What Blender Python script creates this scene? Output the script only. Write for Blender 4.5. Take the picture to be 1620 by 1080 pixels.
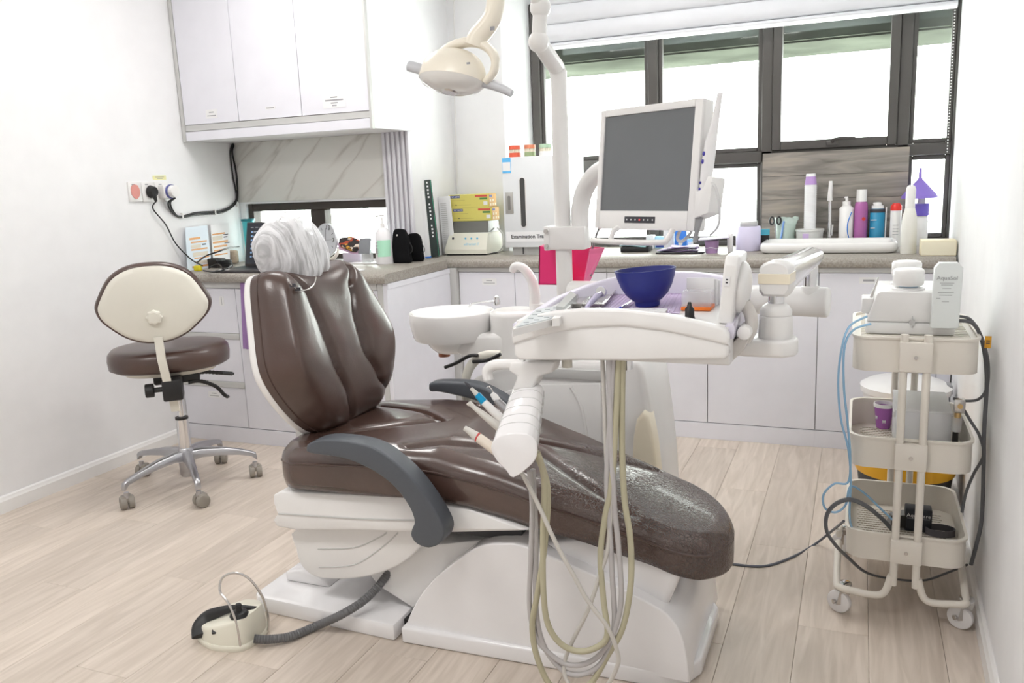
import bpy, bmesh, math, random
from mathutils import Vector, Matrix
random.seed(7)
sc = bpy.context.scene
for o in list(bpy.data.objects): bpy.data.objects.remove(o)
COL = sc.collection

# ------------------------------------------------------------------ camera
FPX, CXP, CYP, CAMH = 1325.0, 810.0, 540.0, 1.31
def _n(v): return Vector(v).normalized()
_Y = _n((1362-CXP, 262-CYP, FPX))
_X = -_n((-2450-CXP, 422-CYP, FPX)); _X = (_X-_Y*_X.dot(_Y)).normalized()
_Z = _X.cross(_Y)
if _Z.y > 0: _Z = -_Z
def at(px, py, x=None, y=None, z=None):
    """photo pixel -> point on the plane x=, y= or z="""
    d = Vector((px-CXP, py-CYP, FPX)); d = Vector((_X.dot(d), _Y.dot(d), _Z.dot(d)))
    if z is not None: t = (z-CAMH)/d.z
    elif y is not None: t = y/d.y
    else: t = x/d.x
    return Vector((0, 0, CAMH))+d*t
cam = bpy.data.cameras.new('camera'); cam.sensor_width = 36; cam.lens = FPX/1620*36; cam.clip_start = .02
co = bpy.data.objects.new('camera', cam); COL.objects.link(co)
right = Vector((_X.x, _Y.x, _Z.x)); down = Vector((_X.y, _Y.y, _Z.y)); fwd = Vector((_X.z, _Y.z, _Z.z))
m = Matrix.Identity(4)
for i in range(3): m[i][0] = right[i]; m[i][1] = -down[i]; m[i][2] = -fwd[i]
m[2][3] = CAMH
co.matrix_world = m
sc.camera = co
# ------------------------------------------------------------------ light
w = bpy.data.worlds.new('overcast_sky'); sc.world = w; w.use_nodes = True
bg = w.node_tree.nodes['Background']; bg.inputs[0].default_value = (1, .99, .97, 1); bg.inputs[1].default_value = 11.0
vs = sc.view_settings; vs.view_transform = 'Standard'; vs.look = 'None'; vs.gamma = 1; vs.use_curve_mapping = False
vs.exposure = 0.25
FILL_W = 9.5      # base watts of each added, unseen ceiling panel

# ------------------------------------------------------------------ materials
MATS = {}
def srgb(h):
    if isinstance(h, str):
        c = [int(h[i:i+2], 16)/255 for i in (0, 2, 4)]
        return tuple(v/12.92 if v < .04045 else ((v+.055)/1.055)**2.4 for v in c)
    return h
def mat(name, col=(.8, .8, .8), rough=.5, metal=0, bump=0, bscale=60, spec=.5, emit=0, alpha=1, var=0, vscale=8, trans=0, coat=0, sss=0):
    if name in MATS: return MATS[name]
    M = bpy.data.materials.new(name); M.use_nodes = True; nt = M.node_tree; b = nt.nodes['Principled BSDF']
    c = srgb(col); b.inputs['Base Color'].default_value = (*c, 1); b.inputs['Roughness'].default_value = rough
    b.inputs['Metallic'].default_value = metal; b.inputs['Specular IOR Level'].default_value = spec
    b.inputs['Transmission Weight'].default_value = trans; b.inputs['Coat Weight'].default_value = coat
    b.inputs['Alpha'].default_value = alpha
    if sss: b.inputs['Subsurface Weight'].default_value = sss; b.inputs['Subsurface Scale'].default_value = .02
    if emit: b.inputs['Emission Color'].default_value = (*c, 1); b.inputs['Emission Strength'].default_value = emit
    tc = nt.nodes.new('ShaderNodeTexCoord')
    nz = nt.nodes.new('ShaderNodeTexNoise'); nz.inputs['Scale'].default_value = vscale; nz.inputs['Detail'].default_value = 4
    nt.links.new(tc.outputs['Object'], nz.inputs['Vector'])
    mx = nt.nodes.new('ShaderNodeMixRGB'); mx.blend_type = 'MULTIPLY'; mx.inputs[0].default_value = 1
    rp = nt.nodes.new('ShaderNodeMapRange'); v = var or .03
    rp.inputs[1].default_value = .3; rp.inputs[2].default_value = .7; rp.inputs[3].default_value = 1-v; rp.inputs[4].default_value = 1+v*.3
    nt.links.new(nz.outputs[0], rp.inputs[0]); mx.inputs[1].default_value = (*c, 1)
    nt.links.new(rp.outputs[0], mx.inputs[2]); nt.links.new(mx.outputs[0], b.inputs['Base Color'])
    if bump:
        n2 = nt.nodes.new('ShaderNodeTexNoise'); n2.inputs['Scale'].default_value = bscale; n2.inputs['Detail'].default_value = 3
        nt.links.new(tc.outputs['Object'], n2.inputs['Vector'])
        bp = nt.nodes.new('ShaderNodeBump'); bp.inputs['Strength'].default_value = bump; bp.inputs['Distance'].default_value = .004
        nt.links.new(n2.outputs[0], bp.inputs['Height']); nt.links.new(bp.outputs[0], b.inputs['Normal'])
    MATS[name] = M
    return M
def nodes_of(M): return M.node_tree.nodes, M.node_tree.links, M.node_tree.nodes['Principled BSDF']

WALL = mat('white_wall_paint', (.86, .86, .87), .8, bump=.05, bscale=90)
LAM = mat('white_laminate', (.80, .80, .86), .35)
LAMG = mat('grey_edge_strip', (.58, .58, .57), .4)
WPL = mat('white_plastic', (.85, .84, .83), .28)
WGL = mat('glossy_white_plastic', (.86, .85, .86), .12, coat=.4)
CREAM = mat('cream_plastic', 'e4e1d6', .35)
CREAM2 = mat('warm_cream_plastic', 'f2e8d2', .3)
CART = mat('cream_white_powder_coat', 'ece6dc', .4)
BLK = mat('black_plastic', (.012, .012, .013), .45)
BLKS = mat('black_fabric', (.008, .008, .009), .95, bump=.3, bscale=300, spec=.1)
GREY = mat('slate_grey_plastic', (.085, .095, .11), .42, bump=.06, bscale=250)
DGREY = mat('dark_grey_rubber', (.06, .062, .066), .6)
HOSEG = mat('grey_hose', (.52, .50, .50), .45)
HOSEY = mat('yellowed_hose', (.50, .47, .33), .45)
HOSEW = mat('pale_hose', (.62, .60, .56), .45)
CHROME = mat('chrome', (.75, .75, .76), .12, metal=1)
ALU = mat('polished_aluminium', (.50, .50, .52), .3, metal=1)
STEEL = mat('stainless_steel', (.62, .60, .58), .25, metal=1)
PAPER = mat('white_paper', (.85, .85, .86), .8)
INK = mat('dark_ink', (.05, .05, .06), .7)
INKG = mat('grey_ink', (.36, .36, .38), .7)
# leather with grain, creases and worn, scratched patches that shine
def leather(name, worn=False):
    M = mat(name, (.078, .043, .034), .30 if not worn else .24, bump=.07, bscale=220, var=.25, vscale=6, spec=.7 if not worn else 1.0, coat=.12)
    N, L, b = nodes_of(M)
    if worn:
        tc = N.new('ShaderNodeTexCoord')
        vo = N.new('ShaderNodeTexVoronoi'); vo.feature = 'DISTANCE_TO_EDGE'; vo.inputs['Scale'].default_value = 100
        nz = N.new('ShaderNodeTexNoise'); nz.inputs['Scale'].default_value = 30; nz.inputs['Detail'].default_value = 5
        ad = N.new('ShaderNodeVectorMath'); ad.operation = 'ADD'
        sv = N.new('ShaderNodeVectorMath'); sv.operation = 'SCALE'; sv.inputs['Scale'].default_value = .03
        L.new(tc.outputs['Object'], nz.inputs['Vector']); L.new(nz.outputs['Color'], sv.inputs[0])
        L.new(tc.outputs['Object'], ad.inputs[0]); L.new(sv.outputs[0], ad.inputs[1]); L.new(ad.outputs[0], vo.inputs['Vector'])
        cr = N.new('ShaderNodeMapRange'); cr.inputs[1].default_value = 0; cr.inputs[2].default_value = .12; cr.inputs[3].default_value = 0; cr.inputs[4].default_value = 1
        L.new(vo.outputs['Distance'], cr.inputs[0])
        sx = N.new('ShaderNodeSeparateXYZ'); L.new(tc.outputs['Object'], sx.inputs[0])
        mk = N.new('ShaderNodeMapRange'); mk.inputs[1].default_value = .12; mk.inputs[2].default_value = .42; L.new(sx.outputs[0], mk.inputs[0])
        bp = N.new('ShaderNodeBump'); bp.inputs['Distance'].default_value = .0016; L.new(cr.outputs[0], bp.inputs['Height'])
        L.new(mk.outputs[0], bp.inputs['Strength'])
        old = b.inputs['Normal'].links[0].from_node; L.new(old.outputs[0], bp.inputs['Normal']); L.new(bp.outputs[0], b.inputs['Normal'])
    return M
LEATHER = leather('brown_leather'); LEATHW = leather('brown_leather_cracked', True)

# ------------------------------------------------------------------ geometry builder
def catmull(pts, sub=8, closed=False):
    P = [Vector(p) for p in pts]; n = len(P); out = []
    segs = n if closed else n-1
    for i in range(segs):
        if closed: p0, p1, p2, p3 = P[(i-1) % n], P[i], P[(i+1) % n], P[(i+2) % n]
        else: p0, p1, p2, p3 = P[max(i-1, 0)], P[i], P[i+1], P[min(i+2, n-1)]
        for k in range(sub):
            t = k/sub; t2 = t*t; t3 = t2*t
            out.append(.5*((2*p1)+(p2-p0)*t+(2*p0-5*p1+4*p2-p3)*t2+(3*p1-p0-3*p2+p3)*t3))
    if not closed: out.append(P[-1])
    return out
def interp(tab, x):
    if x <= tab[0][0]: return tab[0][1]
    for (a, b), (c, d) in zip(tab, tab[1:]):
        if x <= c:
            t = (x-a)/(c-a); t = t*t*(3-2*t); return b+(d-b)*t
    return tab[-1][1]
def lin(tab, x):
    if x <= tab[0][0]: return tab[0][1]
    for (a, b), (c, d) in zip(tab, tab[1:]):
        if x <= c: return b+(d-b)*(x-a)/(c-a)
    return tab[-1][1]
class B:
    def __init__(s): s.v = []; s.f = []
    def add(s, V, F, M=None):
        o = len(s.v)
        s.v += [tuple(M @ Vector(v)) if M else tuple(v) for v in V]
        s.f += [tuple(i+o for i in f) for f in F]; return s
    def bm(s, bm, M=None):
        bm.verts.index_update()
        s.add([v.co.copy() for v in bm.verts], [[v.index for v in f.verts] for f in bm.faces], M); bm.free(); return s
    def box(s, x0, x1, y0, y1, z0, z1, bev=0, seg=2, M=None):
        b = bmesh.new(); bmesh.ops.create_cube(b, size=1)
        for v in b.verts: v.co = ((x0+x1)/2+v.co.x*(x1-x0), (y0+y1)/2+v.co.y*(y1-y0), (z0+z1)/2+v.co.z*(z1-z0))
        if bev: bmesh.ops.bevel(b, geom=b.edges[:], offset=min(bev, .49*min(abs(x1-x0), abs(y1-y0), abs(z1-z0))), segments=seg, profile=.5, affect='EDGES')
        return s.bm(b, M)
    def prism(s, poly, d0, d1, plane='xz', bev=0, seg=2, M=None, only_caps=False):
        """poly: 2D outline; extruded between d0 and d1 along the third axis"""
        def mk(p, d): return {'xz': (p[0], d, p[1]), 'xy': (p[0], p[1], d), 'yz': (d, p[0], p[1])}[plane]
        b = bmesh.new()
        A = [b.verts.new(mk(p, d0)) for p in poly]; C = [b.verts.new(mk(p, d1)) for p in poly]
        n = len(poly); b.faces.new(A); b.faces.new(C[::-1])
        for i in range(n): b.faces.new((A[i], A[(i+1) % n], C[(i+1) % n], C[i]))
        bmesh.ops.recalc_face_normals(b, faces=b.faces[:])
        if bev:
            ed = b.edges[:]
            if only_caps:
                sA = set(A); sC = set(C)
                ed = [e for e in ed if (e.verts[0] in sA) == (e.verts[1] in sA)]
            bmesh.ops.bevel(b, geom=ed, offset=bev, segments=seg, profile=.5, affect='EDGES', clamp_overlap=True)
        return s.bm(b, M)
    def loft(s, secs, cap=True, closed=True, M=None):
        n = len(secs[0]); V = [p for q in secs for p in q]; F = []
        for i in range(len(secs)-1):
            for j in range(n if closed else n-1):
                a = i*n+j; b_ = i*n+(j+1) % n; F.append((a, b_, b_+n, a+n))
        if cap and closed: F.append(tuple(range(n))[::-1]); F.append(tuple((len(secs)-1)*n+j for j in range(n)))
        return s.add(V, F, M)
    def tube(s, pts, r, n=10, smooth=0, closed=False, flat=None, cap=True):
        P = catmull(pts, smooth, closed) if smooth else [Vector(p) for p in pts]
        k = len(P); rs = r if callable(r) else (lambda t: r)
        T = []
        for i in range(k):
            a = P[(i-1) % k] if closed else P[max(i-1, 0)]; c = P[(i+1) % k] if closed else P[min(i+1, k-1)]
            d = (c-a); T.append(d.normalized() if d.length > 1e-9 else Vector((0, 0, 1)))
        up = Vector((0, 0, 1)) if abs(T[0].z) < .9 else Vector((1, 0, 0))
        N = (up-T[0]*up.dot(T[0])).normalized(); secs = []
        for i in range(k):
            N = (N-T[i]*N.dot(T[i])).normalized(); Bn = T[i].cross(N); rr = rs(i/(k-1))
            if isinstance(rr, tuple): ra, rb = rr
            else: ra, rb = rr, rr*(flat or 1)
            secs.append([P[i]+N*(ra*math.cos(2*math.pi*j/n))+Bn*(rb*math.sin(2*math.pi*j/n)) for j in range(n)])
        if closed: secs.append(secs[0]); cap = False
        return s.loft(secs, cap)
    def cyl(s, p0, p1, r0, r1=None, n=24, bev=0):
        r1 = r0 if r1 is None else r1
        p0 = Vector(p0); p1 = Vector(p1); d = (p1-p0); Lh = d.length
        if bev: prof = [(0, 0), (max(r0-bev, 1e-4), 0), (r0-bev*.3, bev*.3), (r0, bev), (r1, Lh-bev), (r1-bev*.3, Lh-bev*.3), (max(r1-bev, 1e-4), Lh), (0, Lh)]
        else: prof = [(0, 0), (r0, 0), (r1, Lh), (0, Lh)]
        R = Vector((0, 0, 1)).rotation_difference(d.normalized()).to_matrix().to_4x4()
        return s.lathe((0, 0, 0), prof, n, Matrix.Translation(p0) @ R)
    def lathe(s, c, prof, n=32, M=None):
        c = Vector(c); V = []; F = []; ring = []
        for r, z in prof:
            if r < 1e-6: ring.append([len(V)]); V.append((c.x, c.y, c.z+z))
            else:
                ring.append(list(range(len(V), len(V)+n)))
                V += [(c.x+r*math.cos(2*math.pi*j/n), c.y+r*math.sin(2*math.pi*j/n), c.z+z) for j in range(n)]
        for A, C in zip(ring, ring[1:]):
            for j in range(n):
                k = (j+1) % n
                if len(A) == 1 and len(C) > 1: F.append((A[0], C[k], C[j]))
                elif len(C) == 1 and len(A) > 1: F.append((A[j], A[k], C[0]))
                elif len(A) > 1: F.append((A[j], A[k], C[k], C[j]))
        return s.add(V, F, M)
    def ell(s, c, r, n=24, m_=12, M=None):
        prof = [(math.sin(math.pi*i/m_), -math.cos(math.pi*i/m_)) for i in range(m_+1)]
        prof[0] = (0, -1); prof[-1] = (0, 1)
        if not hasattr(r, '__len__'): r = (r, r, r)
        T = Matrix.Translation(Vector(c)) @ Matrix.Diagonal((*r, 1))
        return s.lathe((0, 0, 0), prof, n, (M @ T) if M else T)
    def grid(s, fn, nu, nv, M=None):
        V = [fn(i/nu, j/nv) for i in range(nu+1) for j in range(nv+1)]
        F = [(i*(nv+1)+j, (i+1)*(nv+1)+j, (i+1)*(nv+1)+j+1, i*(nv+1)+j+1) for i in range(nu) for j in range(nv)]
        return s.add(V, F, M)
    def build(s, name, m, parent=None, M=None, sharp=38, fix=True, bevel=0):
        V = [M @ Vector(v) for v in s.v] if M else [Vector(v) for v in s.v]
        lo = Vector([min(v[i] for v in V) for i in range(3)]); hi = Vector([max(v[i] for v in V) for i in range(3)])
        c = (lo+hi)/2; c.z = lo.z
        me = bpy.data.meshes.new(name); me.from_pydata([v-c for v in V], [], s.f); me.update()
        if fix:
            b = bmesh.new(); b.from_mesh(me); bmesh.ops.remove_doubles(b, verts=b.verts[:], dist=1e-6)
            bmesh.ops.recalc_face_normals(b, faces=b.faces[:]); b.to_mesh(me); b.free()
        me.shade_smooth(); me.set_sharp_from_angle(angle=math.radians(sharp))
        me.materials.append(m)
        return link(name, me, c, parent)
WLOC = {}
def link(name, me, c, parent=None):
    o = bpy.data.objects.new(name, me); COL.objects.link(o)
    WLOC[o.name] = Vector(c)
    if parent: o.parent = parent; o.location = Vector(c)-WLOC[parent.name]
    else: o.location = c
    return o
def tag(o, label=None, cat=None, group=None, kind=None):
    if label: o['label'] = label
    if cat: o['category'] = cat
    if group: o['group'] = group
    if kind: o['kind'] = kind
    return o
def thing(name, label, cat, loc, group=None):
    o = link(name, None, Vector(loc)); o.empty_display_size = .05
    return tag(o, label, cat, group)
def struct(o): o['kind'] = 'structure'; return o
def sempty(name, loc=(0, 0, 0)): return struct(link(name, None, Vector(loc)))
def copy_tree(o, name=None, delta=(0, 0, 0), label=None, parent=None):
    c = o.copy(); COL.objects.link(c)
    if parent: c.parent = parent
    WLOC[c.name] = WLOC[o.name]+Vector(delta)
    if not parent: c.location = Vector(o.location)+Vector(delta)
    if label: c['label'] = label
    for ch in [q for q in o.children]: copy_tree(ch, delta=delta, parent=c)
    return c
def text(s, size, pos, xdir, ydir, m, parent, name='lettering', depth=.0004, align='CENTER', bold=0, shear=0):
    cu = bpy.data.curves.new('t', 'FONT'); cu.body = s; cu.size = size; cu.extrude = depth; cu.align_x = align; cu.align_y = 'CENTER'
    cu.offset = bold; cu.shear = shear; cu.resolution_u = 3
    o = bpy.data.objects.new('t', cu); COL.objects.link(o)
    dg = bpy.context.evaluated_depsgraph_get(); me = bpy.data.meshes.new_from_object(o.evaluated_get(dg))
    bpy.data.objects.remove(o); bpy.data.curves.remove(cu)
    x = Vector(xdir).normalized(); y = Vector(ydir); y = (y-x*y.dot(x)).normalized(); n = x.cross(y)
    b = B(); R = Matrix((x, y, n)).transposed()
    b.add([Vector(pos)+R @ v.co for v in me.vertices], [tuple(p.vertices) for p in me.polygons])
    bpy.data.meshes.remove(me)
    return b.build(name, m, parent, fix=False)
def sticker(pos, xdir, ydir, wd, ht, m, parent, name='label_sticker', lines=(), ink=None, th=.0008):
    """thin printed sticker; lines = [(u0,u1,v,h)] in 0..1"""
    x = Vector(xdir).normalized(); y = Vector(ydir); y = (y-x*y.dot(x)).normalized(); n = x.cross(y)
    R = Matrix((x, y, n)).transposed().to_4x4(); R.translation = Vector(pos)
    o = B().box(-wd/2, wd/2, -ht/2, ht/2, 0, th, M=R).build(name, m, parent)
    if lines:
        b = B()
        for u0, u1, v, h in lines: b.box((u0-.5)*wd, (u1-.5)*wd, (v-.5)*ht-h*ht/2, (v-.5)*ht+h*ht/2, th, th+.0003, M=R)
        b.build('printed_lines', ink or INKG, parent)
    return o
def frame(px, xd, yd):
    x = Vector(xd).normalized(); y = Vector(yd); y = (y-x*y.dot(x)).normalized(); n = x.cross(y)
    R = Matrix((x, y, n)).transposed().to_4x4(); R.translation = Vector(px); return R
def rotz(a): return Matrix.Rotation(a, 4, 'Z')
def TR(p): return Matrix.Translation(Vector(p))
X1 = Vector((1, 0, 0)); Y1 = Vector((0, 1, 0)); Z1 = Vector((0, 0, 1))
# ------------------------------------------------------------------ room shell
XL = -3.36; YB = 4.8; CEIL = 2.7; YF = -1.5
def xr(y): return .36+.0267*(y-2.4)
CT = .905                                  # worktop height
# floor of separate laminate planks
def plank_mat():
    M = mat('pale_oak_laminate', (.60, .505, .42), .38, bump=.05, bscale=40)
    N, L, b = nodes_of(M)
    tc = N.new('ShaderNodeTexCoord'); oi = N.new('ShaderNodeObjectInfo')
    mp = N.new('ShaderNodeMapping'); mp.inputs['Scale'].default_value = (14, 1.3, 1)
    cb = N.new('ShaderNodeCombineXYZ'); mu = N.new('ShaderNodeMath'); mu.operation = 'MULTIPLY'; mu.inputs[1].default_value = 37
    L.new(oi.outputs['Random'], mu.inputs[0]); L.new(mu.outputs[0], cb.inputs[0]); L.new(mu.outputs[0], cb.inputs[1])
    L.new(cb.outputs[0], mp.inputs['Location']); L.new(tc.outputs['Object'], mp.inputs['Vector'])
    n1 = N.new('ShaderNodeTexNoise'); n1.inputs['Scale'].default_value = 2.2; n1.inputs['Detail'].default_value = 7; n1.inputs['Distortion'].default_value = 1.2
    L.new(mp.outputs[0], n1.inputs['Vector'])
    cr = N.new('ShaderNodeValToRGB'); e = cr.color_ramp.elements
    e[0].position = .25; e[0].color = (.54, .46, .385, 1); e[1].position = .7; e[1].color = (.72, .63, .55, 1)
    L.new(n1.outputs[0], cr.inputs[0])
    hs = N.new('ShaderNodeHueSaturation'); L.new(cr.outputs[0], hs.inputs['Color'])
    mr = N.new('ShaderNodeMapRange'); mr.inputs[3].default_value = .93; mr.inputs[4].default_value = 1.05
    L.new(oi.outputs['Random'], mr.inputs[0]); L.new(mr.outputs[0], hs.inputs['Value'])
    L.new(hs.outputs[0], b.inputs['Base Color'])
    return M
PLANK = plank_mat()
floor = struct(B().box(-3.6, .8, YF-.1, 5.0, -.06, -.012).build('floor', mat('floor_underlay', (.30, .24, .19), .8)))
PW, PL = .19, 1.22
b = B().box(0, PW-.0007, 0, PL-.0007, -.012, 0, bev=.0008, seg=1)
me0 = b.build('plank', PLANK, floor).data
bpy.data.objects.remove(bpy.data.objects['plank'])
for i in range(22):
    x = -3.545+i*PW
    y = YF-.1-((i*.43) % 1)*PL
    while y < 4.0:
        p = link('plank', me0, (x+PW/2, y+PL/2, -.012), floor); y += PL
struct(B().box(-3.6, .8, YF-.1, 5.0, CEIL, CEIL+.1).build('ceiling', WALL))
struct(B().box(-3.52, XL, YF, 4.14, 0, CEIL).build('wall_left', WALL))
struct(B().prism([(xr(YF), YF), (xr(5.0), 5.0), (.6, 5.0), (.6, YF)], 0, CEIL, 'xy').build('wall_right', WALL))
struct(B().box(-3.5, .5, YF-.1, YF, 0, CEIL).build('wall_front', WALL))
# nearer rear wall (marble alcove) with its low window, return wall and the far window wall
XW0, XW1 = at(388, 322, y=4.0).x, at(613, 317, y=4.0).x        # low window sides
ZW1 = at(500, 319, y=4.0).z
b = B().box(-3.45, -2.22, 4.0, 4.14, ZW1, CEIL).box(-3.45, XW0, 4.0, 4.14, 0, ZW1).box(XW1, -2.22, 4.0, 4.14, 0, ZW1).box(XW0, XW1, 4.0, 4.14, 0, CT+.01)
struct(b.build('wall_alcove', WALL))
struct(B().box(-2.34, -2.22, 4.14, 4.7, 0, CEIL).build('wall_return', WALL))
ZH = 2.30
b = B().prism([(-2.34, 4.55), (-1.89, 4.55), (-1.80, 4.80), (-1.80, 4.95), (-2.34, 4.95)], 0, CEIL, 'xy')
b.box(-1.80, xr(4.9)+.05, 4.80, 4.95, ZH, CEIL).box(-1.80, xr(4.9)+.05, 4.80, 4.95, 0, CT)
struct(b.build('wall_back', WALL))
# marble splash panel
def marble():
    M = mat('white_marble', (.70, .69, .65), .2); N, L, bs = nodes_of(M)
    tc = N.new('ShaderNodeTexCoord'); m0_ = N.new('ShaderNodeMapping'); m0_.inputs['Rotation'].default_value = (0, .68, 0); m0_.inputs['Location'].default_value = (.3, 0, .17); L.new(tc.outputs['Object'], m0_.inputs['Vector'])
    mp = N.new('ShaderNodeMapping'); mp.inputs['Scale'].default_value = (.75, 1, 4.2)
    L.new(m0_.outputs[0], mp.inputs['Vector'])
    n1 = N.new('ShaderNodeTexNoise'); n1.inputs['Scale'].default_value = .95; n1.inputs['Detail'].default_value = 4; n1.inputs['Distortion'].default_value = .12
    L.new(mp.outputs[0], n1.inputs['Vector'])
    ab = N.new('ShaderNodeMath'); ab.operation = 'SUBTRACT'; ab.inputs[1].default_value = .5; L.new(n1.outputs[0], ab.inputs[0])
    a2 = N.new('ShaderNodeMath'); a2.operation = 'ABSOLUTE'; L.new(ab.outputs[0], a2.inputs[0])
    cr = N.new('ShaderNodeValToRGB'); e = cr.color_ramp.elements
    e[0].position = 0; e[0].color = (.58, .56, .52, 1); e[1].position = .03; e[1].color = (.74, .73, .69, 1)
    k = e.new(.012); k.color = (.68, .66, .62, 1)
    L.new(a2.outputs[0], cr.inputs[0]); L.new(cr.outputs[0], bs.inputs['Base Color'])
    return M
tag(B().box(XL+.002, XW1, 3.988, 4.0, ZW1+.012, 1.62, bev=.001).build('marble_panel', marble()), 'grey-veined white marble splash panel under the wall cabinets', 'wall panel')
# fluted pilaster: every rib a part
pil = thing('fluted_panel', 'white fluted panel standing at the end of the marble wall', 'wall panel', (-2.29, 3.98, CT))
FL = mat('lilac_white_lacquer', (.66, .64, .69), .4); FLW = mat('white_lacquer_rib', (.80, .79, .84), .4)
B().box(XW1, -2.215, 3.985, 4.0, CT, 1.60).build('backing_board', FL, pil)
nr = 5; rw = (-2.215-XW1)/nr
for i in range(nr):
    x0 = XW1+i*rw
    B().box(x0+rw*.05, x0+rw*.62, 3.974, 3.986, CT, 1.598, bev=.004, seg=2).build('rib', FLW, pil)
B().box(-2.215, -2.2, 3.972, 3.999, CT, 1.598, bev=.002).build('side_board', FLW, pil)
# baseboards
ZBB = at(0, 785.4, x=XL).z
def bboard(poly_fn, name):
    b = B(); prof = [(0, 0), (.016, 0), (.016, ZBB*.72), (.012, ZBB*.8), (.010, ZBB*.93), (.004, ZBB), (0, ZBB)]
    secs = poly_fn(prof); b.loft(secs); return struct(b.build(name, WPL, sharp=25))
bboard(lambda pr: [[(XL+d, y, z) for d, z in pr] for y in (YF, 3.39)], 'baseboard_left')
bboard(lambda pr: [[(xr(y)-d, y, z) for d, z in pr] for y in (YF, 4.06)], 'baseboard_right')
# ------------------------------------------------------------------ windows
FR = mat('dark_bronze_window_frame', (.085, .078, .073), .5, bump=.08, bscale=40)
FR2 = mat('dark_brown_window_frame', (.040, .030, .024), .5, bump=.1, bscale=40)
def glass_mat():
    M = bpy.data.materials.new('window_glass'); M.use_nodes = True; nt = M.node_tree; nt.nodes.clear()
    o = nt.nodes.new('ShaderNodeOutputMaterial'); t = nt.nodes.new('ShaderNodeBsdfTransparent'); g = nt.nodes.new('ShaderNodeBsdfGlossy')
    t.inputs[0].default_value = (.93, .97, .95, 1); g.inputs['Roughness'].default_value = .03
    mx = nt.nodes.new('ShaderNodeMixShader'); mx.inputs[0].default_value = .05
    nt.links.new(t.outputs[0], mx.inputs[1]); nt.links.new(g.outputs[0], mx.inputs[2]); nt.links.new(mx.outputs[0], o.inputs[0]); return M
GLASS = glass_mat()
wn = sempty('window_1', (-.7, YB, CT))
xs = lambda p, q=150: at(p, q, y=YB).x
zs = lambda q, p=1200: at(p, q, y=YB).z
XA, XE = -1.80, xr(4.85)
m1a, m1b = xs(1022), xs(1047); m2a, m2b = xs(1202), xs(1240); m3a, m3b = xs(1412), xs(1443)
zr1, zr0 = zs(234), zs(263)      # transom rail
ym = YB+.03
def member(x0, x1, z0, z1, y0=YB-.03, y1=YB+.05, name='mullion', m=FR): return B().box(x0, x1, y0, y1, z0, z1, bev=.004, seg=1).build(name, m, wn)
member(XA, XA+.05, CT, ZH, name='jamb'); member(XE-.014, XE+.03, CT, ZH, name='jamb')
member(XA+.05, XE-.04, ZH-.05, ZH, name='head_rail'); member(XA+.05, XE-.014, CT, CT+.03, name='sill_rail')
m1m = (m1a+m1b)/2
member(XA+.05, m1m, (zr0+zr1)/2-.03, (zr0+zr1)/2+.03, name='transom'); member(m1m, XE-.014, (zr0+zr1)/2-.03, (zr0+zr1)/2+.03, name='transom')
m1m = (m1a+m1b)/2; m2m = (m2a+m2b)/2-.02; m3m = (m3a+m3b)/2+.01
for a in (m1m, m2m, m3m):
    member(a-.028, a+.028, CT, ZH)
zt = (zr0+zr1)/2
bays = [XA+.05, m1m, m2m, m3m, XE-.014]
for k, (a, c) in enumerate(zip(bays, bays[1:])):
    for (z0, z1) in ((CT+.03, zt-.03), (zt+.03, ZH-.05)):
        aa = a+(.028 if k else 0); cc = c-(.028 if k < 3 else 0)
        t = .045 if (k == 2 and z0 > 1.2) else .022
        s = B()
        s.box(aa, aa+t, YB-.045 if t > .04 else YB-.01, YB+.03, z0, z1, bev=.003, seg=1).box(cc-t, cc, YB-.045 if t > .04 else YB-.01, YB+.03, z0, z1, bev=.003, seg=1)
        s.box(aa+t, cc-t, YB-.045 if t > .04 else YB-.01, YB+.03, z0, z0+t, bev=.003, seg=1).box(aa+t, cc-t, YB-.045 if t > .04 else YB-.01, YB+.03, z1-t, z1, bev=.003, seg=1)
        sash = s.build('sash', FR, wn)
        B().box(aa+t, cc-t, YB+.004, YB+.009, z0+t, z1-t).build('pane', GLASS, sash)
        if t > .04:
            xm = (aa+cc)/2+.0
            hd = B().box(xm-.03, xm+.03, YB-.06, YB-.045, z0+.012, z0+.034, bev=.004).tube([(xm, YB-.06, z0+.03), (xm+.005, YB-.09, z0+.04), (xm+.05, YB-.095, z0+.044), (xm+.11, YB-.095, z0+.04)], .008, 8, smooth=4)
            hd.build('window_handle', FR, sash)
# low window of the alcove
w2 = sempty('window_2', ((XW0+XW1)/2, 4.05, CT))
xm0, xm1 = at(497, 340, y=4.04).x, at(514, 340, y=4.04).x; z1 = ZW1
for (a, c, z0, zz, nm) in ((XW0, XW0+.035, CT+.01, z1, 'jamb'), (XW1-.02, XW1, CT+.01, z1, 'jamb'), (XW0+.035, XW1-.02, z1-.045, z1, 'head_rail'), (XW0+.035, XW1-.02, CT+.01, CT+.04, 'sill_rail'), (xm0-.012, xm1+.012, CT+.04, z1-.045, 'mullion')):
    B().box(a, c, 4.02, 4.09, z0, zz, bev=.004, seg=1).build(nm, FR2, w2)
for a, c in ((XW0+.035, xm0-.012), (xm1+.012, XW1-.02)):
    B().box(a, c, 4.05, 4.055, CT+.04, z1-.045).build('pane', GLASS, w2)
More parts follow.
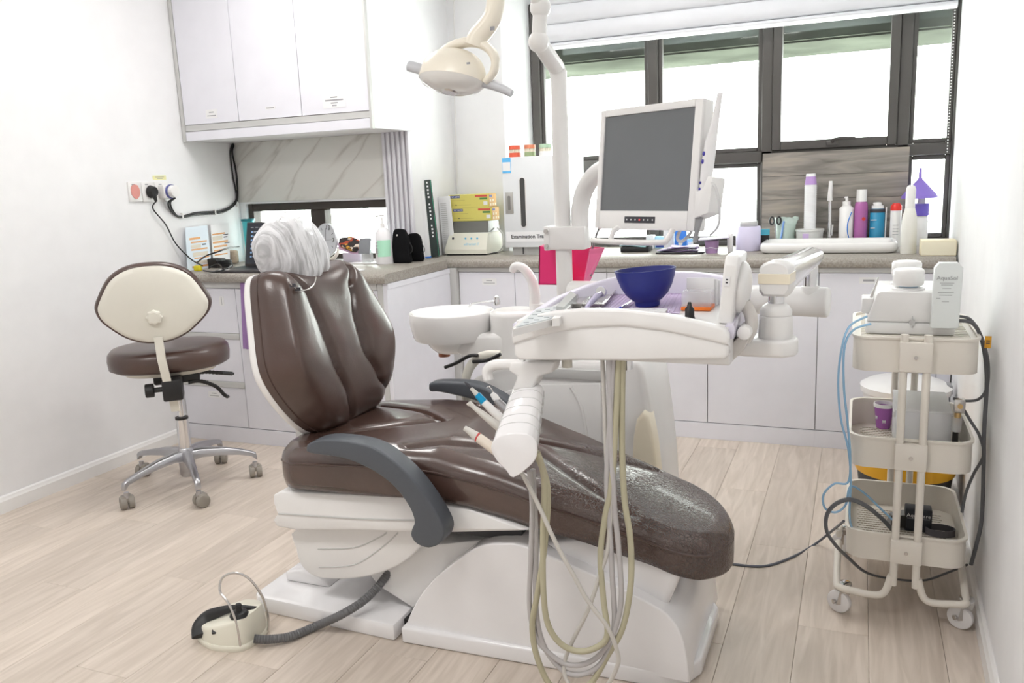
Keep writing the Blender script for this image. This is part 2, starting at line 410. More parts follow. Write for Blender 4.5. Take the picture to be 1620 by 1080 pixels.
# outside: overhang shaped short and low so more sky light gets in, thin drain pipe
CONC = mat('weathered_concrete', (.072, .080, .064), .9, spec=.0, var=.5, vscale=2.2, bump=.4, bscale=8)
zb_ = at(1240, 92, y=YB).z; ysof = 5.62; zsof = CAMH+(zb_-CAMH)/YB*ysof
struct(tag(B().box(-2.6, 1.2, 5.0, ysof, zsof, zsof+.06).box(-2.6, 1.2, 4.97, 5.0, zsof+.01, 2.68).build('sunshade_ledge', CONC), 'weathered grey-green sunshade ledge outside the window', None))
pb = thing('cable_loop', 'thin pale cables drooping under the sunshade ledge outside the window', 'cable', at(1300, 40, y=5.3))
for pts in ([(1255, 36), (1275, 52), (1310, 58), (1345, 48), (1370, 30)], [(1270, 34), (1300, 44), (1330, 53), (1360, 45), (1385, 28)]):
    B().tube([at(p, q, y=5.2) for p, q in pts], .003, 6, smooth=6).build('cable_strand', mat('pale_cable', (.65, .64, .55), .6), pb)
pp = at(580, 350, y=4.6)
tag(B().cyl((pp.x, 4.6, 0), (pp.x, 4.6, 2.5), .018).build('drain_pipe', mat('pale_teal_paint', (.35, .55, .52), .5)), 'pale teal pipe standing outside the low window', 'pipe')
# roller blind with folds
bl = thing('roller_blind', 'white folded fabric blind pulled up above the wide window', 'blind', (-.7, 4.68, 2.0))
zb = at(1200, 44, y=4.66).z
XBL = at(866, 60, y=4.66).x
FABW = mat('white_blind_fabric', (.80, .81, .85), .7, sss=.0)
for k, (za, zc) in enumerate(((0, .035), (.035, .13), (.13, .23), (.23, .36), (.36, .52))):
    yf = 4.66-.012*k
    prof = [(yf+.03, zb+za), (yf, zb+za+.004), (yf-.018, zb+za+(zc-za)*.45), (yf-.004, zb+zc-.004), (yf+.03, zb+zc)]
    prof = [(p.x, p.y) for p in catmull([Vector((a, c, 0)) for a, c in prof], 5)]
    B().loft([[(x, a, c) for a, c in prof] for x in (XBL, XE-.03)]).build('bottom_bar' if k == 0 else 'fold', FABW, bl)
cb = B(); xc = XE-.035
for i in range(48): cb.ell((xc, 4.72, 1.36+i*.014), .0035, 6, 4)
cb.build('bead_chain', WPL, bl)
# dark wood panel covering the lower panes
def woodp():
    M = mat('grey_brown_rustic_wood', (.2, .17, .145), .6); N, L, bs = nodes_of(M)
    tc = N.new('ShaderNodeTexCoord'); mp = N.new('ShaderNodeMapping'); mp.inputs['Scale'].default_value = (1.0, 1, 7)
    L.new(tc.outputs['Object'], mp.inputs['Vector'])
    n1 = N.new('ShaderNodeTexNoise'); n1.inputs['Scale'].default_value = 3.2; n1.inputs['Detail'].default_value = 8; n1.inputs['Distortion'].default_value = .8
    L.new(mp.outputs[0], n1.inputs['Vector'])
    cr = N.new('ShaderNodeValToRGB'); e = cr.color_ramp.elements
    e[0].position = .3; e[0].color = (.15, .135, .122, 1); e[1].position = .75; e[1].color = (.46, .385, .32, 1)
    k = e.new(.5); k.color = (.28, .255, .23, 1)
    L.new(n1.outputs[0], cr.inputs[0]); L.new(cr.outputs[0], bs.inputs['Base Color']); return M
WD = woodp()
wp = thing('wood_panel', 'grey-brown rustic plank panel covering the panes behind the sink', 'wall panel', (-.13, 4.74, CT))
xa, xb_ = at(1206, 300, y=4.74).x, at(1436, 300, y=4.74).x; zt_ = at(1206, 243, y=4.74).z
B().box(xa+.002, xb_-.002, 4.7525, 4.758, CT, zt_-.002).build('backing_board', FR, wp)  # added behind the planks to stop light showing through their gaps
for i in range(4):
    z0 = CT+(zt_-CT)*i/4; z1_ = CT+(zt_-CT)*(i+1)/4
    B().box(xa, xb_, 4.735, 4.752, z0+.0006, z1_-.0006, bev=.0012, seg=1).build('plank', WD, wp)
# added ceiling panels, out of view, as room fill; front pair stronger
pan = mat('led_panel_diffuser', (1, .98, .95), .5, emit=2)
for i, (x, y) in enumerate(((-2.3, .5), (-.9, .5), (-2.3, 2.9), (-.8, 3.4))):
    t = thing('ceiling_light', ['square white ceiling light panel nearest the left wall, towards the front', 'square white ceiling light panel nearest the right wall, towards the front', 'square white ceiling light panel over the brown stool side of the room', 'square white ceiling light panel over the sink counter side'][i], 'ceiling light', (x, y, CEIL-.03), 'ceiling light panels')
    B().box(x-.31, x+.31, y-.31, y+.31, CEIL-.02, CEIL, bev=.004).build('frame', WPL, t)
    B().box(x-.29, x+.29, y-.29, y+.29, CEIL-.024, CEIL-.02).build('diffuser', pan, t)
    ld = bpy.data.lights.new('panel_light', 'AREA'); ld.size = .58; ld.energy = FILL_W*(1.5 if y < 2 else 1.25); ld.color = (1, .98, .96)
    lo = bpy.data.objects.new('panel_light', ld); COL.objects.link(lo); lo.parent = t; lo.location = (0, 0, 0)
# ------------------------------------------------------------------ worktops
def stone():
    M = mat('grey_speckled_worktop', (.34, .31, .275), .35); N, L, bs = nodes_of(M)
    tc = N.new('ShaderNodeTexCoord'); n1 = N.new('ShaderNodeTexNoise'); n1.inputs['Scale'].default_value = 140; n1.inputs['Detail'].default_value = 3
    L.new(tc.outputs['Object'], n1.inputs['Vector']); cr = N.new('ShaderNodeValToRGB'); e = cr.color_ramp.elements
    e[0].position = .35; e[0].color = (.27, .245, .215, 1); e[1].position = .65; e[1].color = (.40, .37, .33, 1)
    L.new(n1.outputs[0], cr.inputs[0]); L.new(cr.outputs[0], bs.inputs['Base Color']); return M
STONE = stone()
def nose(y0, y1, x0, x1, name):     # post-formed front edge
    pr = [(y1, CT-.045), (y0+.004, CT-.045), (y0, CT-.041), (y0, CT-.02), (y0+.003, CT-.008), (y0+.012, CT), (y1, CT)]
    return B().loft([[(x, a, c) for a, c in pr] for x in (x0, x1)]).build(name, STONE, sharp=50)
XP = -2.035                      # end of the left worktop
tag(nose(3.365, 4.02, XL+.001, XP, 'worktop'), 'grey speckled worktop of the left counter below the marble panel', 'worktop')
wt2 = nose(4.055, 4.548, -2.215, xr(4.1)-.012, 'worktop')
w2v = B().box(-1.795, xr(4.55)-.012, 4.547, 4.798, CT-.045, CT)
me_ = wt2.data; bmx = bmesh.new(); bmx.from_mesh(me_); o0 = Vector(wt2.location)
vv_ = [bmx.verts.new(Vector(v)-o0) for v in w2v.v]
for f in w2v.f: bmx.faces.new([vv_[i] for i in f])
bmx.to_mesh(me_); bmx.free()
tag(wt2, 'grey speckled worktop running under the wide window', 'worktop')
EDGE = mat('white_edge_cap', (.8, .8, .78), .4)
# ------------------------------------------------------------------ base cabinets
def handle_strip(b, x0, x1, y, z0, z1): b.box(x0, x1, y-.004, y+.01, z0, z1, bev=.002, seg=1)
def cab(name, label, x0, x1, y, doors, depth=.55, parts=None):
    t = thing(name, label, 'cabinet', ((x0+x1)/2, y+depth/2, 0))
    B().box(x0, x1, y+.02, y+depth, .0, CT-.045).build('body', mat('cabinet_carcass', (.10, .10, .10), .7), t)
    B().box(x0, x1, y-.002, y+.02, 0, .082, bev=.001, seg=1).build('plinth', LAM, t)
    for d in doors:
        a, c, z0, z1, kind = d[:5]
        o = B().box(a+.0015, c-.0015, y, y+.019, z0+.0015, z1-.0015, bev=.001, seg=1).build(kind, LAM, t)
        if len(d) > 5:
            for (u, v, ww, hh, ln) in d[5]:
                sticker((a+(c-a)*u, y-.0005, z0+(z1-z0)*v), X1, Z1, ww, hh, PAPER, o, lines=ln)
    return t
yb = 4.08; DX = [-2.0, -1.673, -1.169, -.665, -.161, .343]
zt = .835
two = [(.3, .7, .68, .12), (.12, .88, .3, .1)]
c1 = cab('base_cabinet', 'white base cabinet behind the spittoon with a label on its door', DX[0], DX[2], yb, [(DX[0], DX[1], .084, zt, 'door', [(.55, .93, .085, .035, two)]), (DX[1], DX[2], .084, zt, 'door')])
c2 = cab('base_cabinet', 'white two-door base cabinet behind the instrument tray arm', DX[2], DX[4], yb, [(DX[2], DX[3], .084, zt, 'door'), (DX[3], DX[4], .084, zt, 'door')])
c3 = cab('base_cabinet', 'white base cabinet behind the trolley beside the right wall', DX[4], xr(4.1)-.006, yb, [(DX[4], DX[5], .084, zt, 'door', [(.42, .955, .08, .03, [(.2, .8, .5, .3)])])])
for t, a, c in ((c1, DX[0], DX[2]), (c2, DX[2], DX[4]), (c3, DX[4], xr(4.1)-.006)):
    B().box(a, c, yb-.006, yb+.018, .836, CT-.046, bev=.002, seg=1).build('grip_rail', LAMG, t)
B().box(-2.06, DX[0]-.002, 4.0505, yb+.015, 0, CT-.046).build('corner_filler', LAMG, c1)
B().box(DX[5]+.001, xr(4.1)-.006, yb+.001, yb+.019, .084, zt).build('wall_filler', LAM, c3)
yl = 3.395
xd = at(383, 570, y=yl).x; zd = [at(350, q, y=yl).z for q in (456, 527, 536, 603, 612)]
XS = XP-.04
c4 = cab('drawer_cabinet', 'white drawer and door cabinet under the left counter behind the brown stool', XL+.001, XP-.005, yl,
         [(XL+.004, xd, zd[1], zd[0], 'drawer', [(.78, .72, .03, .05, [(.45, .55, .5, .8)])]), (XL+.004, xd, zd[3], zd[2], 'drawer'), (XL+.004, xd, .084, zd[4], 'drawer', [(.50, .80, .08, .035, two)]), (xd, XS-.02, .084, zd[0], 'door')], depth=.60)
b = B(); handle_strip(b, XL+.004, XS-.02, yl, zd[0]+.001, CT-.046); b.build('grip_rail', LAMG, c4)
for z0, z1 in ((zd[2], zd[1]), (zd[4], zd[3])):
    b = B(); handle_strip(b, XL+.004, xd, yl, z0, z1); b.build('grip_rail', LAMG, c4)
B().box(XS-.018, XS+.012, yl-.006, yl+.02, 0, CT-.047, bev=.002, seg=1).build('corner_post', LAMG, c4)
B().box(XS+.012, XP-.004, yl-.004, 4.05, 0, CT-.047, bev=.001, seg=1).build('end_panel', LAM, c4)
B().box(XP-.005, XP-.001, yl+.0, 4.05, CT-.075, CT-.047, bev=.001, seg=1).build('end_rail', LAM, c4)
# ------------------------------------------------------------------ wall cabinet
yu = 3.6
z0u = at(440, 213, y=yu).z; zd0 = at(436, 187, y=yu).z; zr = at(440, 197, y=yu).z
wc = thing('wall_cabinet', 'white three-door wall cabinet above the marble panel', 'cabinet', (-2.77, 3.8, z0u))
XU = at(590, 203, y=yu).x
B().box(XL+.003, XU, yu+.02, 3.985, z0u, CEIL-.002).build('body', mat('cabinet_white_carcass', (.80, .80, .82), .5), wc)
xs4 = [XL+.025, at(378, 190, y=yu).x, at(478, 184, y=yu).x, XU-.012]
labs = [[(.52, .04, .075, .045, two)], [(.52, .045, .06, .014, [(.1, .9, .5, .35)])], [(.5, .05, .13, .06, [(.35, .65, .82, .1), (.1, .9, .6, .12), (.35, .65, .38, .1), (.4, .6, .18, .1)])]]
for k in range(3):
    o = B().box(xs4[k]+.0015, xs4[k+1]-.0015, yu, yu+.019, zd0+.001, CEIL-.01, bev=.001, seg=1).build('door', LAM, wc)
    for (u, v, ww, hh, ln) in labs[k]:
        sticker((xs4[k]+(xs4[k+1]-xs4[k])*u, yu-.0006, zd0+.9*v+.012), X1, Z1, ww, hh, PAPER, o, lines=ln)
B().box(XL+.025, XU-.012, yu+.003, yu+.02, zr, zd0-.001).build('grip_rail', LAMG, wc)
B().box(XL+.025, XU-.012, yu-.001, yu+.02, z0u, zr-.003, bev=.001, seg=1).build('fascia', LAM, wc)
B().box(XL+.003, XL+.024, yu-.004, yu+.02, z0u-.004, CEIL-.01, bev=.001, seg=1).build('edge_strip', LAMG, wc)
B().box(XU-.012, XU, yu-.004, yu+.02, z0u-.004, CEIL-.01, bev=.001, seg=1).build('edge_strip', LAMG, wc)
tag(B().tube([at(718, 0, y=4.545), at(719, 150, y=4.545), at(724, 310, y=4.545)], .004, 6).build('cable_trunking', WPL), 'thin white cable cover running down the wall corner above the glove boxes', 'cable')
# ------------------------------------------------------------------ dental chair
YC = 2.18
ch = thing('dental_chair', 'brown leather dental chair with white base and upright backrest', 'dental chair', (-.95, YC, 0))
def pw(pts, y): return [(at(p, q, y=y).x, at(p, q, y=y).z) for p, q in pts]
# floor plate on the left and its cross gap
b = B().prism([(-1.745, 1.965), (-1.72, 1.945), (-1.215, 1.925), (-1.215, 2.43), (-1.72, 2.43), (-1.745, 2.41)], .0, .052, 'xy', bev=.008, seg=2)
b.build('floor_plate', WGL, ch)
b = B().prism([(-1.70, .05), (-1.70, .085), (-1.64, .10), (-1.57, .095), (-1.53, .05)], 2.06, 2.34, 'xz', bev=.012, seg=3); b.build('plate_hump', WGL, ch)
B().box(-1.225, -1.16, 1.985, 2.40, .001, .04).build('gap_strip', BLK, ch)
# base cover
yn, yf = 1.945, 2.415
prof = [(-1.187, .03), (-1.18, .06), (-1.145, .128), (-1.09, .20), (-1.015, .268), (-.96, .312), (-.914, .335), (-.86, .345), (-.80, .345), (-.62, .295), (-.46, .235), (-.405, .20), (-.375, .14), (-.36, .03)]
prof = [(v.x, v.y) for v in catmull([Vector((a, c, 0)) for a, c in prof], 3)]
B().prism(prof, yn, yf, 'xz', bev=.022, seg=4, only_caps=True).build('base_cover', WGL, ch, sharp=50)
b = B().prism([(-1.192, 1.925), (-.44, 1.945), (-.375, 1.975), (-.345, 2.04), (-.343, 2.32), (-.375, 2.385), (-.44, 2.43), (-1.192, 2.435)], 0, .05, 'xy', bev=.008, seg=3)
b.build('base_skirt', WGL, ch)
# foot-end housing below the leg rest
B().prism(pw([(860, 856), (930, 905), (1000, 945), (1046, 964), (1058, 957), (1078, 905), (1060, 870), (960, 845)], 2.0), 1.985, 2.375, 'xz', bev=.02, seg=3, only_caps=True).build('leg_rest_housing', WGL, ch, sharp=50)
# lift arm and rounded side cover
B().prism(pw([(585, 905), (660, 862), (775, 850), (760, 880), (700, 935), (655, 960), (600, 925)], 2.03), 2.02, 2.34, 'xz', bev=.01, only_caps=True).build('lift_arm', WPL, ch)
B().box(-1.12, -.83, 2.0, 2.36, .33, .43).build('under_seat_frame', DGREY, ch)
sc_ = pw([(470, 836), (468, 868), (474, 890), (486, 905), (505, 914), (545, 916), (585, 911), (625, 897), (655, 876), (675, 850), (682, 838), (600, 830)], 1.965)
sc_ = [(v.x, v.y) for v in catmull([Vector((a, c, 0)) for a, c in sc_], 3, True)]
side = B().prism(sc_, 1.965, 2.395, 'xz', bev=.012, seg=3, only_caps=True).build('side_cover', WPL, ch, sharp=50)
for pts in ([(503, 868), (560, 866), (600, 850), (612, 842)], [(505, 897), (560, 893), (605, 865), (630, 842)]):
    B().tube([at(p, q, y=1.965) for p, q in pts], .0022, 6, smooth=5).build('relief_line', LAMG, side)
# seat shell in white
sh = pw([(434, 782), (445, 776), (640, 784), (740, 803), (838, 838), (820, 839), (690, 842), (560, 838), (470, 838), (440, 832), (433, 822), (440, 812), (434, 795)], 1.93)
shell = B().prism(sh, 1.925, 2.435, 'xz', bev=.008, seg=2, only_caps=True).build('seat_shell', WPL, ch, sharp=45)
B().tube([at(p, q, y=1.924) for p, q in ((440, 812), (560, 820), (660, 823))], .0025, 6, smooth=4).build('relief_line', LAMG, shell)
# seat cushion -------------------------------------------------
ZBt = [(-1.58, .44), (-1.3, .445), (-1.1, .455), (-.95, .445), (-.78, .402), (-.6, .358), (-.444, .315), (-.35, .275), (-.28, .262)]
ZTt = [(-1.60, .575), (-1.45, .595), (-1.25, .610), (-1.05, .607), (-.9, .575), (-.75, .530), (-.6, .482), (-.45, .432), (-.35, .398), (-.28, .372)]
HWt = [(-1.60, .27), (-1.5, .285), (-1.2, .285), (-1.0, .272), (-.8, .252), (-.6, .228), (-.45, .212), (-.28, .20)]
XS0, XS1 = -1.595, -.285
def seat_pt(u, v):
    x = XS0+(XS1-XS0)*u; hw = interp(HWt, x)
    r0, r1 = .10, .16                      # plan corner radii
    e = 1
    d0 = x-XS0; d1 = XS1-x
    inset = 0
    if d0 < r0: inset = r0*(1-math.sqrt(max(0, 1-(1-d0/r0)**2)))
    if d1 < r1: inset = r1*1.2*(1-math.sqrt(max(0, 1-(1-d1/r1)**2)))
    hw = max(hw-inset, .004)
    zb, zt = lin(ZBt, x), lin(ZTt, x)
    return x, hw, zb, zt, min(d0, d1)
SEAM = []
for tab in ([(-.90, .0), (-.84, .03), (-.72, .09), (-.56, .155), (-.50, .20), (-.47, .235)], [(-1.46, .165), (-1.28, .09), (-1.15, .0)], [(-1.14, .235), (-1.03, .165), (-.94, .115), (-.88, .02)]):
    for sg in (-1, 1):
        q = catmull([Vector((a, c*sg, 0)) for a, c in tab], 3)
        SEAM += [(u.x, u.y, v.x, v.y) for u, v in zip(q, q[1:])]
def seams(x, yy):
    best = 1.0
    for x0, y0, x1, y1 in SEAM:
        if x < min(x0, x1)-.03 or x > max(x0, x1)+.03: continue
        dx, dy = x1-x0, y1-y0; t = ((x-x0)*dx+(yy-y0)*dy)/(dx*dx+dy*dy+1e-9); t = min(1, max(0, t))
        d = math.hypot(x-x0-dx*t, yy-y0-dy*t)
        if d < best: best = d
    return math.exp(-(best/.006)**2)*.012+math.exp(-(best/.024)**2)*.009
nu = 170; NTOP = 84
secs = []
for i in range(nu+1):
    t = i/nu; u = .5-.5*math.cos(math.pi*t); u = .4*u+.6*t
    x, hw, zb, zt, d = seat_pt(u, 0)
    h = zt-zb
    k = min(1, math.sqrt(max(0, 1-(1-min(d, .06)/.06)**2)))
    zt2 = zb+h*(.66+.34*k)
    rc = min(.05, hw*.6)
    zs = zb+h*.60
    sec = [(x, YC-hw*.9+hw*1.8*a_/6, zb) for a_ in range(7)]
    sec += [(x, YC+hw*.97, zb+h*.05), (x, YC+hw, zb+h*.22), (x, YC+hw*1.004, zb+h*.42), (x, YC+hw*.998, zs)]
    for a_ in range(1, 7):
        an_ = math.pi/2*a_/7; sec.append((x, YC+hw-rc+rc*math.cos(an_), zs+(zt2-.012-zs)*math.sin(an_)))
    for a_ in range(NTOP+1):
        yy = (hw-rc)*(1-2*a_/NTOP)
        f = 1-(yy/max(hw, 1e-4))**2
        sec.append((x, YC+yy, zt2-.012+.014*f*k-seams(x, yy)*k))
    for a_ in range(6, 0, -1):
        an_ = math.pi/2*a_/7; sec.append((x, YC-hw+rc-rc*math.cos(an_), zs+(zt2-.012-zs)*math.sin(an_)))
    sec += [(x, YC-hw*.998, zs), (x, YC-hw*1.004, zb+h*.42), (x, YC-hw, zb+h*.22), (x, YC-hw*.97, zb+h*.05)]
    secs.append(sec)
seat = B().loft(secs).build('seat_cushion', LEATHW, ch, sharp=70)
pp = []
for i in range(41):
    x = XS0+.03+(XS1-XS0-.07)*i/40; xx, hw, zb, zt, d = seat_pt((x-XS0)/(XS1-XS0), 0)
    pp.append((x, YC-hw*.998-.001, zb+(zt-zb)*.60))
B().tube(pp, .0035, 6).build('piping', LEATHER, seat)
pp2 = [(x, 2*YC-y, z) for x, y, z in pp]
B().tube(pp2, .0035, 6).build('piping', LEATHER, seat)
# backrest -----------------------------------------------------
B0 = Vector((-1.505, YC, .578)); UB = Vector((-.262, 0, .965)).normalized(); NB = Vector((UB.z, 0, -UB.x))
out = [(0, -.012), (.10, -.008), (.165, .01), (.215, .05), (.26, .11), (.292, .175), (.303, .225), (.296, .275), (.275, .34), (.252, .41), (.232, .465), (.21, .497), (.175, .508), (.11, .498), (.04, .488)]
full = out+[(-a, c) for a, c in out[::-1] if a > 0]
full = [(v.x*.955, v.y) for v in catmull([Vector((a, c, 0)) for a, c in full], 5, True)]
cen = (0, .24)
def back_pt(r, th):
    n = len(full); f = th*n; i = int(f) % n; t = f-int(f)
    a = full[i]; c = full[(i+1) % n]
    return cen[0]+r*(a[0]+(c[0]-a[0])*t-cen[0]), cen[1]+r*(a[1]+(c[1]-a[1])*t-cen[1])
gl = [(-.02, -.035), (.08, -.055), (.2, -.085), (.3, -.095), (.4, -.105), (.51, -.125)]
gr = [(-.02, .20), (.04, .17), (.1, .125), (.2, .092), (.3, .095), (.4, .12), (.47, .165), (.52, .20)]
def bdepth(vv, h, r):
    d = .088*(1-r**5)**.5+.018
    d += .055*(abs(vv)/.3)**2*min(1, (1-r)*8+.2)            # wings come forward
    g = 0
    for tab in (gl, gr):
        c = interp(tab, h); q = (vv-c)
        g += math.exp(-(q/.011)**2)*.022+math.exp(-(q/.04)**2)*.010
    d -= g*min(1, (1-r)*9)
    return d
nr_, nt_ = 34, len(full)*2
V = []; F = []
V.append(B0+UB*cen[1]+NB*bdepth(0, cen[1], 0))
for i in range(1, nr_+1):
    r = 1-(1-i/nr_)**1.6
    for j in range(nt_):
        vv, h = back_pt(r, j/nt_)
        V.append(B0+UB*h+Y1*vv+NB*bdepth(vv, h, r))
for j in range(nt_): F.append((0, 1+j, 1+(j+1) % nt_))
for i in range(nr_-1):
    for j in range(nt_):
        a = 1+i*nt_+j; c = 1+i*nt_+(j+1) % nt_; F.append((a, a+nt_, c+nt_, c))
base = 1+(nr_-1)*nt_
o2 = len(V)
for j in range(nt_):
    vv, h = back_pt(1.0, j/nt_); V.append(B0+UB*h+Y1*vv-NB*.028)
for j in range(nt_): F.append((base+j, o2+j, o2+(j+1) % nt_, base+(j+1) % nt_))
F.append(tuple(o2+j for j in range(nt_))[::-1])
back = B().add(V, F).build('backrest_cushion', LEATHER, ch, sharp=75)
def ring(r, off): return [B0+UB*back_pt(r, j/120)[1]+Y1*back_pt(r, j/120)[0]+NB*off for j in range(120)]
B().loft([ring(.88, -.05), ring(.97, -.046), ring(1.008, -.034), ring(1.012, -.022), ring(1.004, -.014)]).build('backrest_shell', WPL, ch, sharp=50)
B().tube([p+NB*.0 for p in ring(1.002, .012)], .0032, 6, closed=True).build('piping', LEATHER, back)
# hinge bracket between seat and back
B().box(-1.60, -1.50, 2.05, 2.31, .52, .60, bev=.008).build('hinge_cover', LAMG, ch)
# headrest pad on its stem
HC = Vector((-1.618, YC-.012, 1.112))
hr = B().ell((0, 0, 0), (.05, .105, .085), 28, 16, M=TR(HC) @ Matrix.Rotation(-.3, 4, 'Y')).build('headrest_pad', LEATHER, ch)
B().box(-1.715, -1.68, YC-.03, YC+.03, .92, 1.10, bev=.006).build('headrest_stem', CHROME, ch)
# armrests
an = [(495, 703), (499, 696), (520, 690), (560, 692), (600, 702), (630, 722), (660, 750), (688, 787), (706, 818), (711, 836), (704, 852), (686, 859), (668, 853), (659, 841), (660, 830), (664, 817), (655, 793), (634, 765), (608, 744), (580, 729), (548, 718), (500, 711)]
an = pw(an, 1.85)
an = [(v.x, v.y) for v in catmull([Vector((a, c, 0)) for a, c in an], 3, True)]
arm = B().prism(an, 1.818, 1.882, 'xz', bev=.014, seg=4, only_caps=True).build('armrest', GREY, ch, sharp=60)
pad = pw([(505, 694), (560, 692), (600, 704), (614, 716), (600, 720), (560, 708), (508, 702)], 1.85)
B().prism([(v.x, v.y+.002) for v in catmull([Vector((a, c, 0)) for a, c in pad], 3, True)], 1.826, 1.874, 'xz', bev=.004, only_caps=True).build('arm_pad', GREY, arm)
B().cyl((at(685, 838, y=1.88).x, 1.88, at(685, 838, y=1.88).z), (at(685, 838, y=1.88).x, 1.97, at(685, 838, y=1.88).z), .022).build('arm_pivot', DGREY, arm)
af = pw([(681, 610), (686, 603), (720, 602), (755, 606), (790, 622), (830, 650), (858, 690), (845, 700), (815, 668), (785, 646), (748, 630), (700, 619), (684, 618)], 2.49)
af = [(v.x, v.y) for v in catmull([Vector((a, c, 0)) for a, c in af], 3, True)]
B().prism(af, 2.472, 2.53, 'xz', bev=.012, seg=3, only_caps=True).build('armrest', GREY, ch, sharp=60)
# disposable headrest cover ------------------------------------
def net_mat():
    M = mat('white_non_woven_net', (.80, .80, .82), .8, alpha=.93); N, L, bs = nodes_of(M)
    tc = N.new('ShaderNodeTexCoord'); mp = N.new('ShaderNodeMapping'); mp.inputs['Rotation'].default_value = (.5, 0, 0); mp.inputs['Scale'].default_value = (1, 9, 1.2)
    n1 = N.new('ShaderNodeTexNoise'); n1.inputs['Scale'].default_value = 9; n1.inputs['Detail'].default_value = 5; n1.inputs['Distortion'].default_value = .6
    L.new(tc.outputs['Object'], mp.inputs['Vector']); L.new(mp.outputs[0], n1.inputs['Vector'])
    bp = N.new('ShaderNodeBump'); bp.inputs['Strength'].default_value = .5; bp.inputs['Distance'].default_value = .010
    L.new(n1.outputs[0], bp.inputs['Height']); L.new(bp.outputs[0], bs.inputs['Normal'])
    mr = N.new('ShaderNodeMapRange'); mr.inputs[1].default_value = .35; mr.inputs[2].default_value = .6; mr.inputs[3].default_value = .5; mr.inputs[4].default_value = .97
    L.new(n1.outputs[0], mr.inputs[0]); L.new(mr.outputs[0], bs.inputs['Alpha']); return M
from mathutils import noise as mn
HM = TR(HC+Vector((-.02, -.005, .010))) @ Matrix.Rotation(.52, 4, 'X') @ Matrix.Rotation(-.32, 4, 'Y')
V = []; F = []; NU, NV = 40, 64
for i in range(NU+1):
    ph = math.pi*i/NU
    for j in range(NV):
        th = 2*math.pi*j/NV
        d = Vector((math.sin(ph)*math.cos(th), math.sin(ph)*math.sin(th), math.cos(ph)))
        k = 1+.05*mn.noise(d*2.3+Vector((3, 1, 7)))+.022*mn.noise(Vector((d.x*3, d.y*16, d.z*2)))
        if d.z < -.35: k *= 1-.12*(-.35-d.z)*(1+.8*math.sin(th*11))
        sq = lambda c, p: math.copysign(abs(c)**p, c)
        V.append(HM @ Vector((.078*sq(d.x, .85)*k, .124*sq(d.y, .85)*k, .116*sq(d.z, .85)*k*(1.0 if d.z > 0 else 1.22))))
for i in range(NU):
    for j in range(NV): F.append((i*NV+j, i*NV+(j+1) % NV, (i+1)*NV+(j+1) % NV, (i+1)*NV+j))
hc = B().add(V, F).build('headrest_cover', net_mat(), sharp=180)
tag(hc, 'crinkled white disposable net cover pulled over the headrest', 'headrest cover')
bc = thing('bib_chain', 'thin metal bib chain with clips hanging below the headrest cover', 'chain', at(478, 452, y=2.14))
yq = lambda p, q, d=.0: at(p, q, x=-1.505+d-.0)
def onback(p, q):       # point on the cushion front seen at a pixel
    P0 = B0+NB*.118
    d = at(p, q, y=1.0)-Vector((0, 0, CAMH)); t = (P0-Vector((0, 0, CAMH))).dot(NB)/d.dot(NB)
    return Vector((0, 0, CAMH))+d*t
B().tube([onback(*p) for p in ((500, 437), (497, 449), (488, 457), (477, 459), (466, 455), (458, 446))], .0022, 6, smooth=6).build('chain', STEEL, bc)
for p in ((463, 451), (471, 457)): B().box(-.008, .008, -.004, .004, -.005, .005, bev=.001, M=TR(onback(*p))).build('clip', INK, bc)
# ------------------------------------------------------------------ spittoon unit with its column
YU = 2.62
un = thing('spittoon_unit', 'white spittoon unit with round rinse bowl and tall column behind the dental chair', 'dental unit', (-1.0, 2.8, 0))
def dn(poly, z=0.0):
    """close an outline given as pixels down to height z"""
    return poly
o_ = pw([(727, 640), (733, 618), (748, 600), (785, 582), (840, 572), (1008, 572), (1018, 585), (1026, 630), (1034, 690), (1040, 745)], YU)
o_ = o_+[(o_[-1][0]+.02, .0), (o_[0][0]+.0, .0)]
B().prism(o_, YU, 2.96, 'xz', bev=.02, seg=3, only_caps=True).build('body', WPL, un, sharp=45)
pn = pw([(752, 690), (762, 650), (790, 622), (840, 606), (952, 604), (952, 690)], YU)
pn = [(pn[0][0], .12)]+pn+[(pn[-1][0], .12)]
B().prism(pn, YU-.012, YU+.01, 'xz', bev=.006, seg=2, only_caps=True).build('front_panel', WPL, un, sharp=45)
B().tube([at(p, q, y=YU-.013) for p, q in ((903, 612), (918, 640), (927, 680), (930, 720))], .006, 8, smooth=4).build('relief_curve', WPL, un)
B().box(at(850, 586, y=YU).x, at(958, 586, y=YU).x, YU-.016, YU+.005, at(900, 598, y=YU).z, at(900, 582, y=YU).z, bev=.005).build('upper_strip', LAMG, un)
ft = pw([(1003, 690), (1008, 662), (1018, 650), (1028, 658), (1036, 700), (1041, 745)], YU-.02)
ft = ft+[(ft[-1][0]+.02, 0), (ft[0][0]-.03, 0)]
B().prism(ft, YU-.035, YU+.05, 'xz', bev=.012, seg=3, only_caps=True).build('cable_foot', CREAM2, un, sharp=50)
# column
PX, PY = at(889, 300, y=2.6).x, 2.66
PX = at(889, 300, y=PY).x
B().cyl((PX, PY, .5), (PX, PY, at(888, 180, y=PY).z), .0275, n=28).build('column_lower', WPL, un)
B().cyl((PX, PY, at(888, 180, y=PY).z), (PX, PY, at(888, 112, y=PY).z), .0265, n=28).cyl((PX, PY, at(888, 183, y=PY).z), (PX, PY, at(888, 181, y=PY).z), .0282, n=28).build('column_upper', WPL, un)
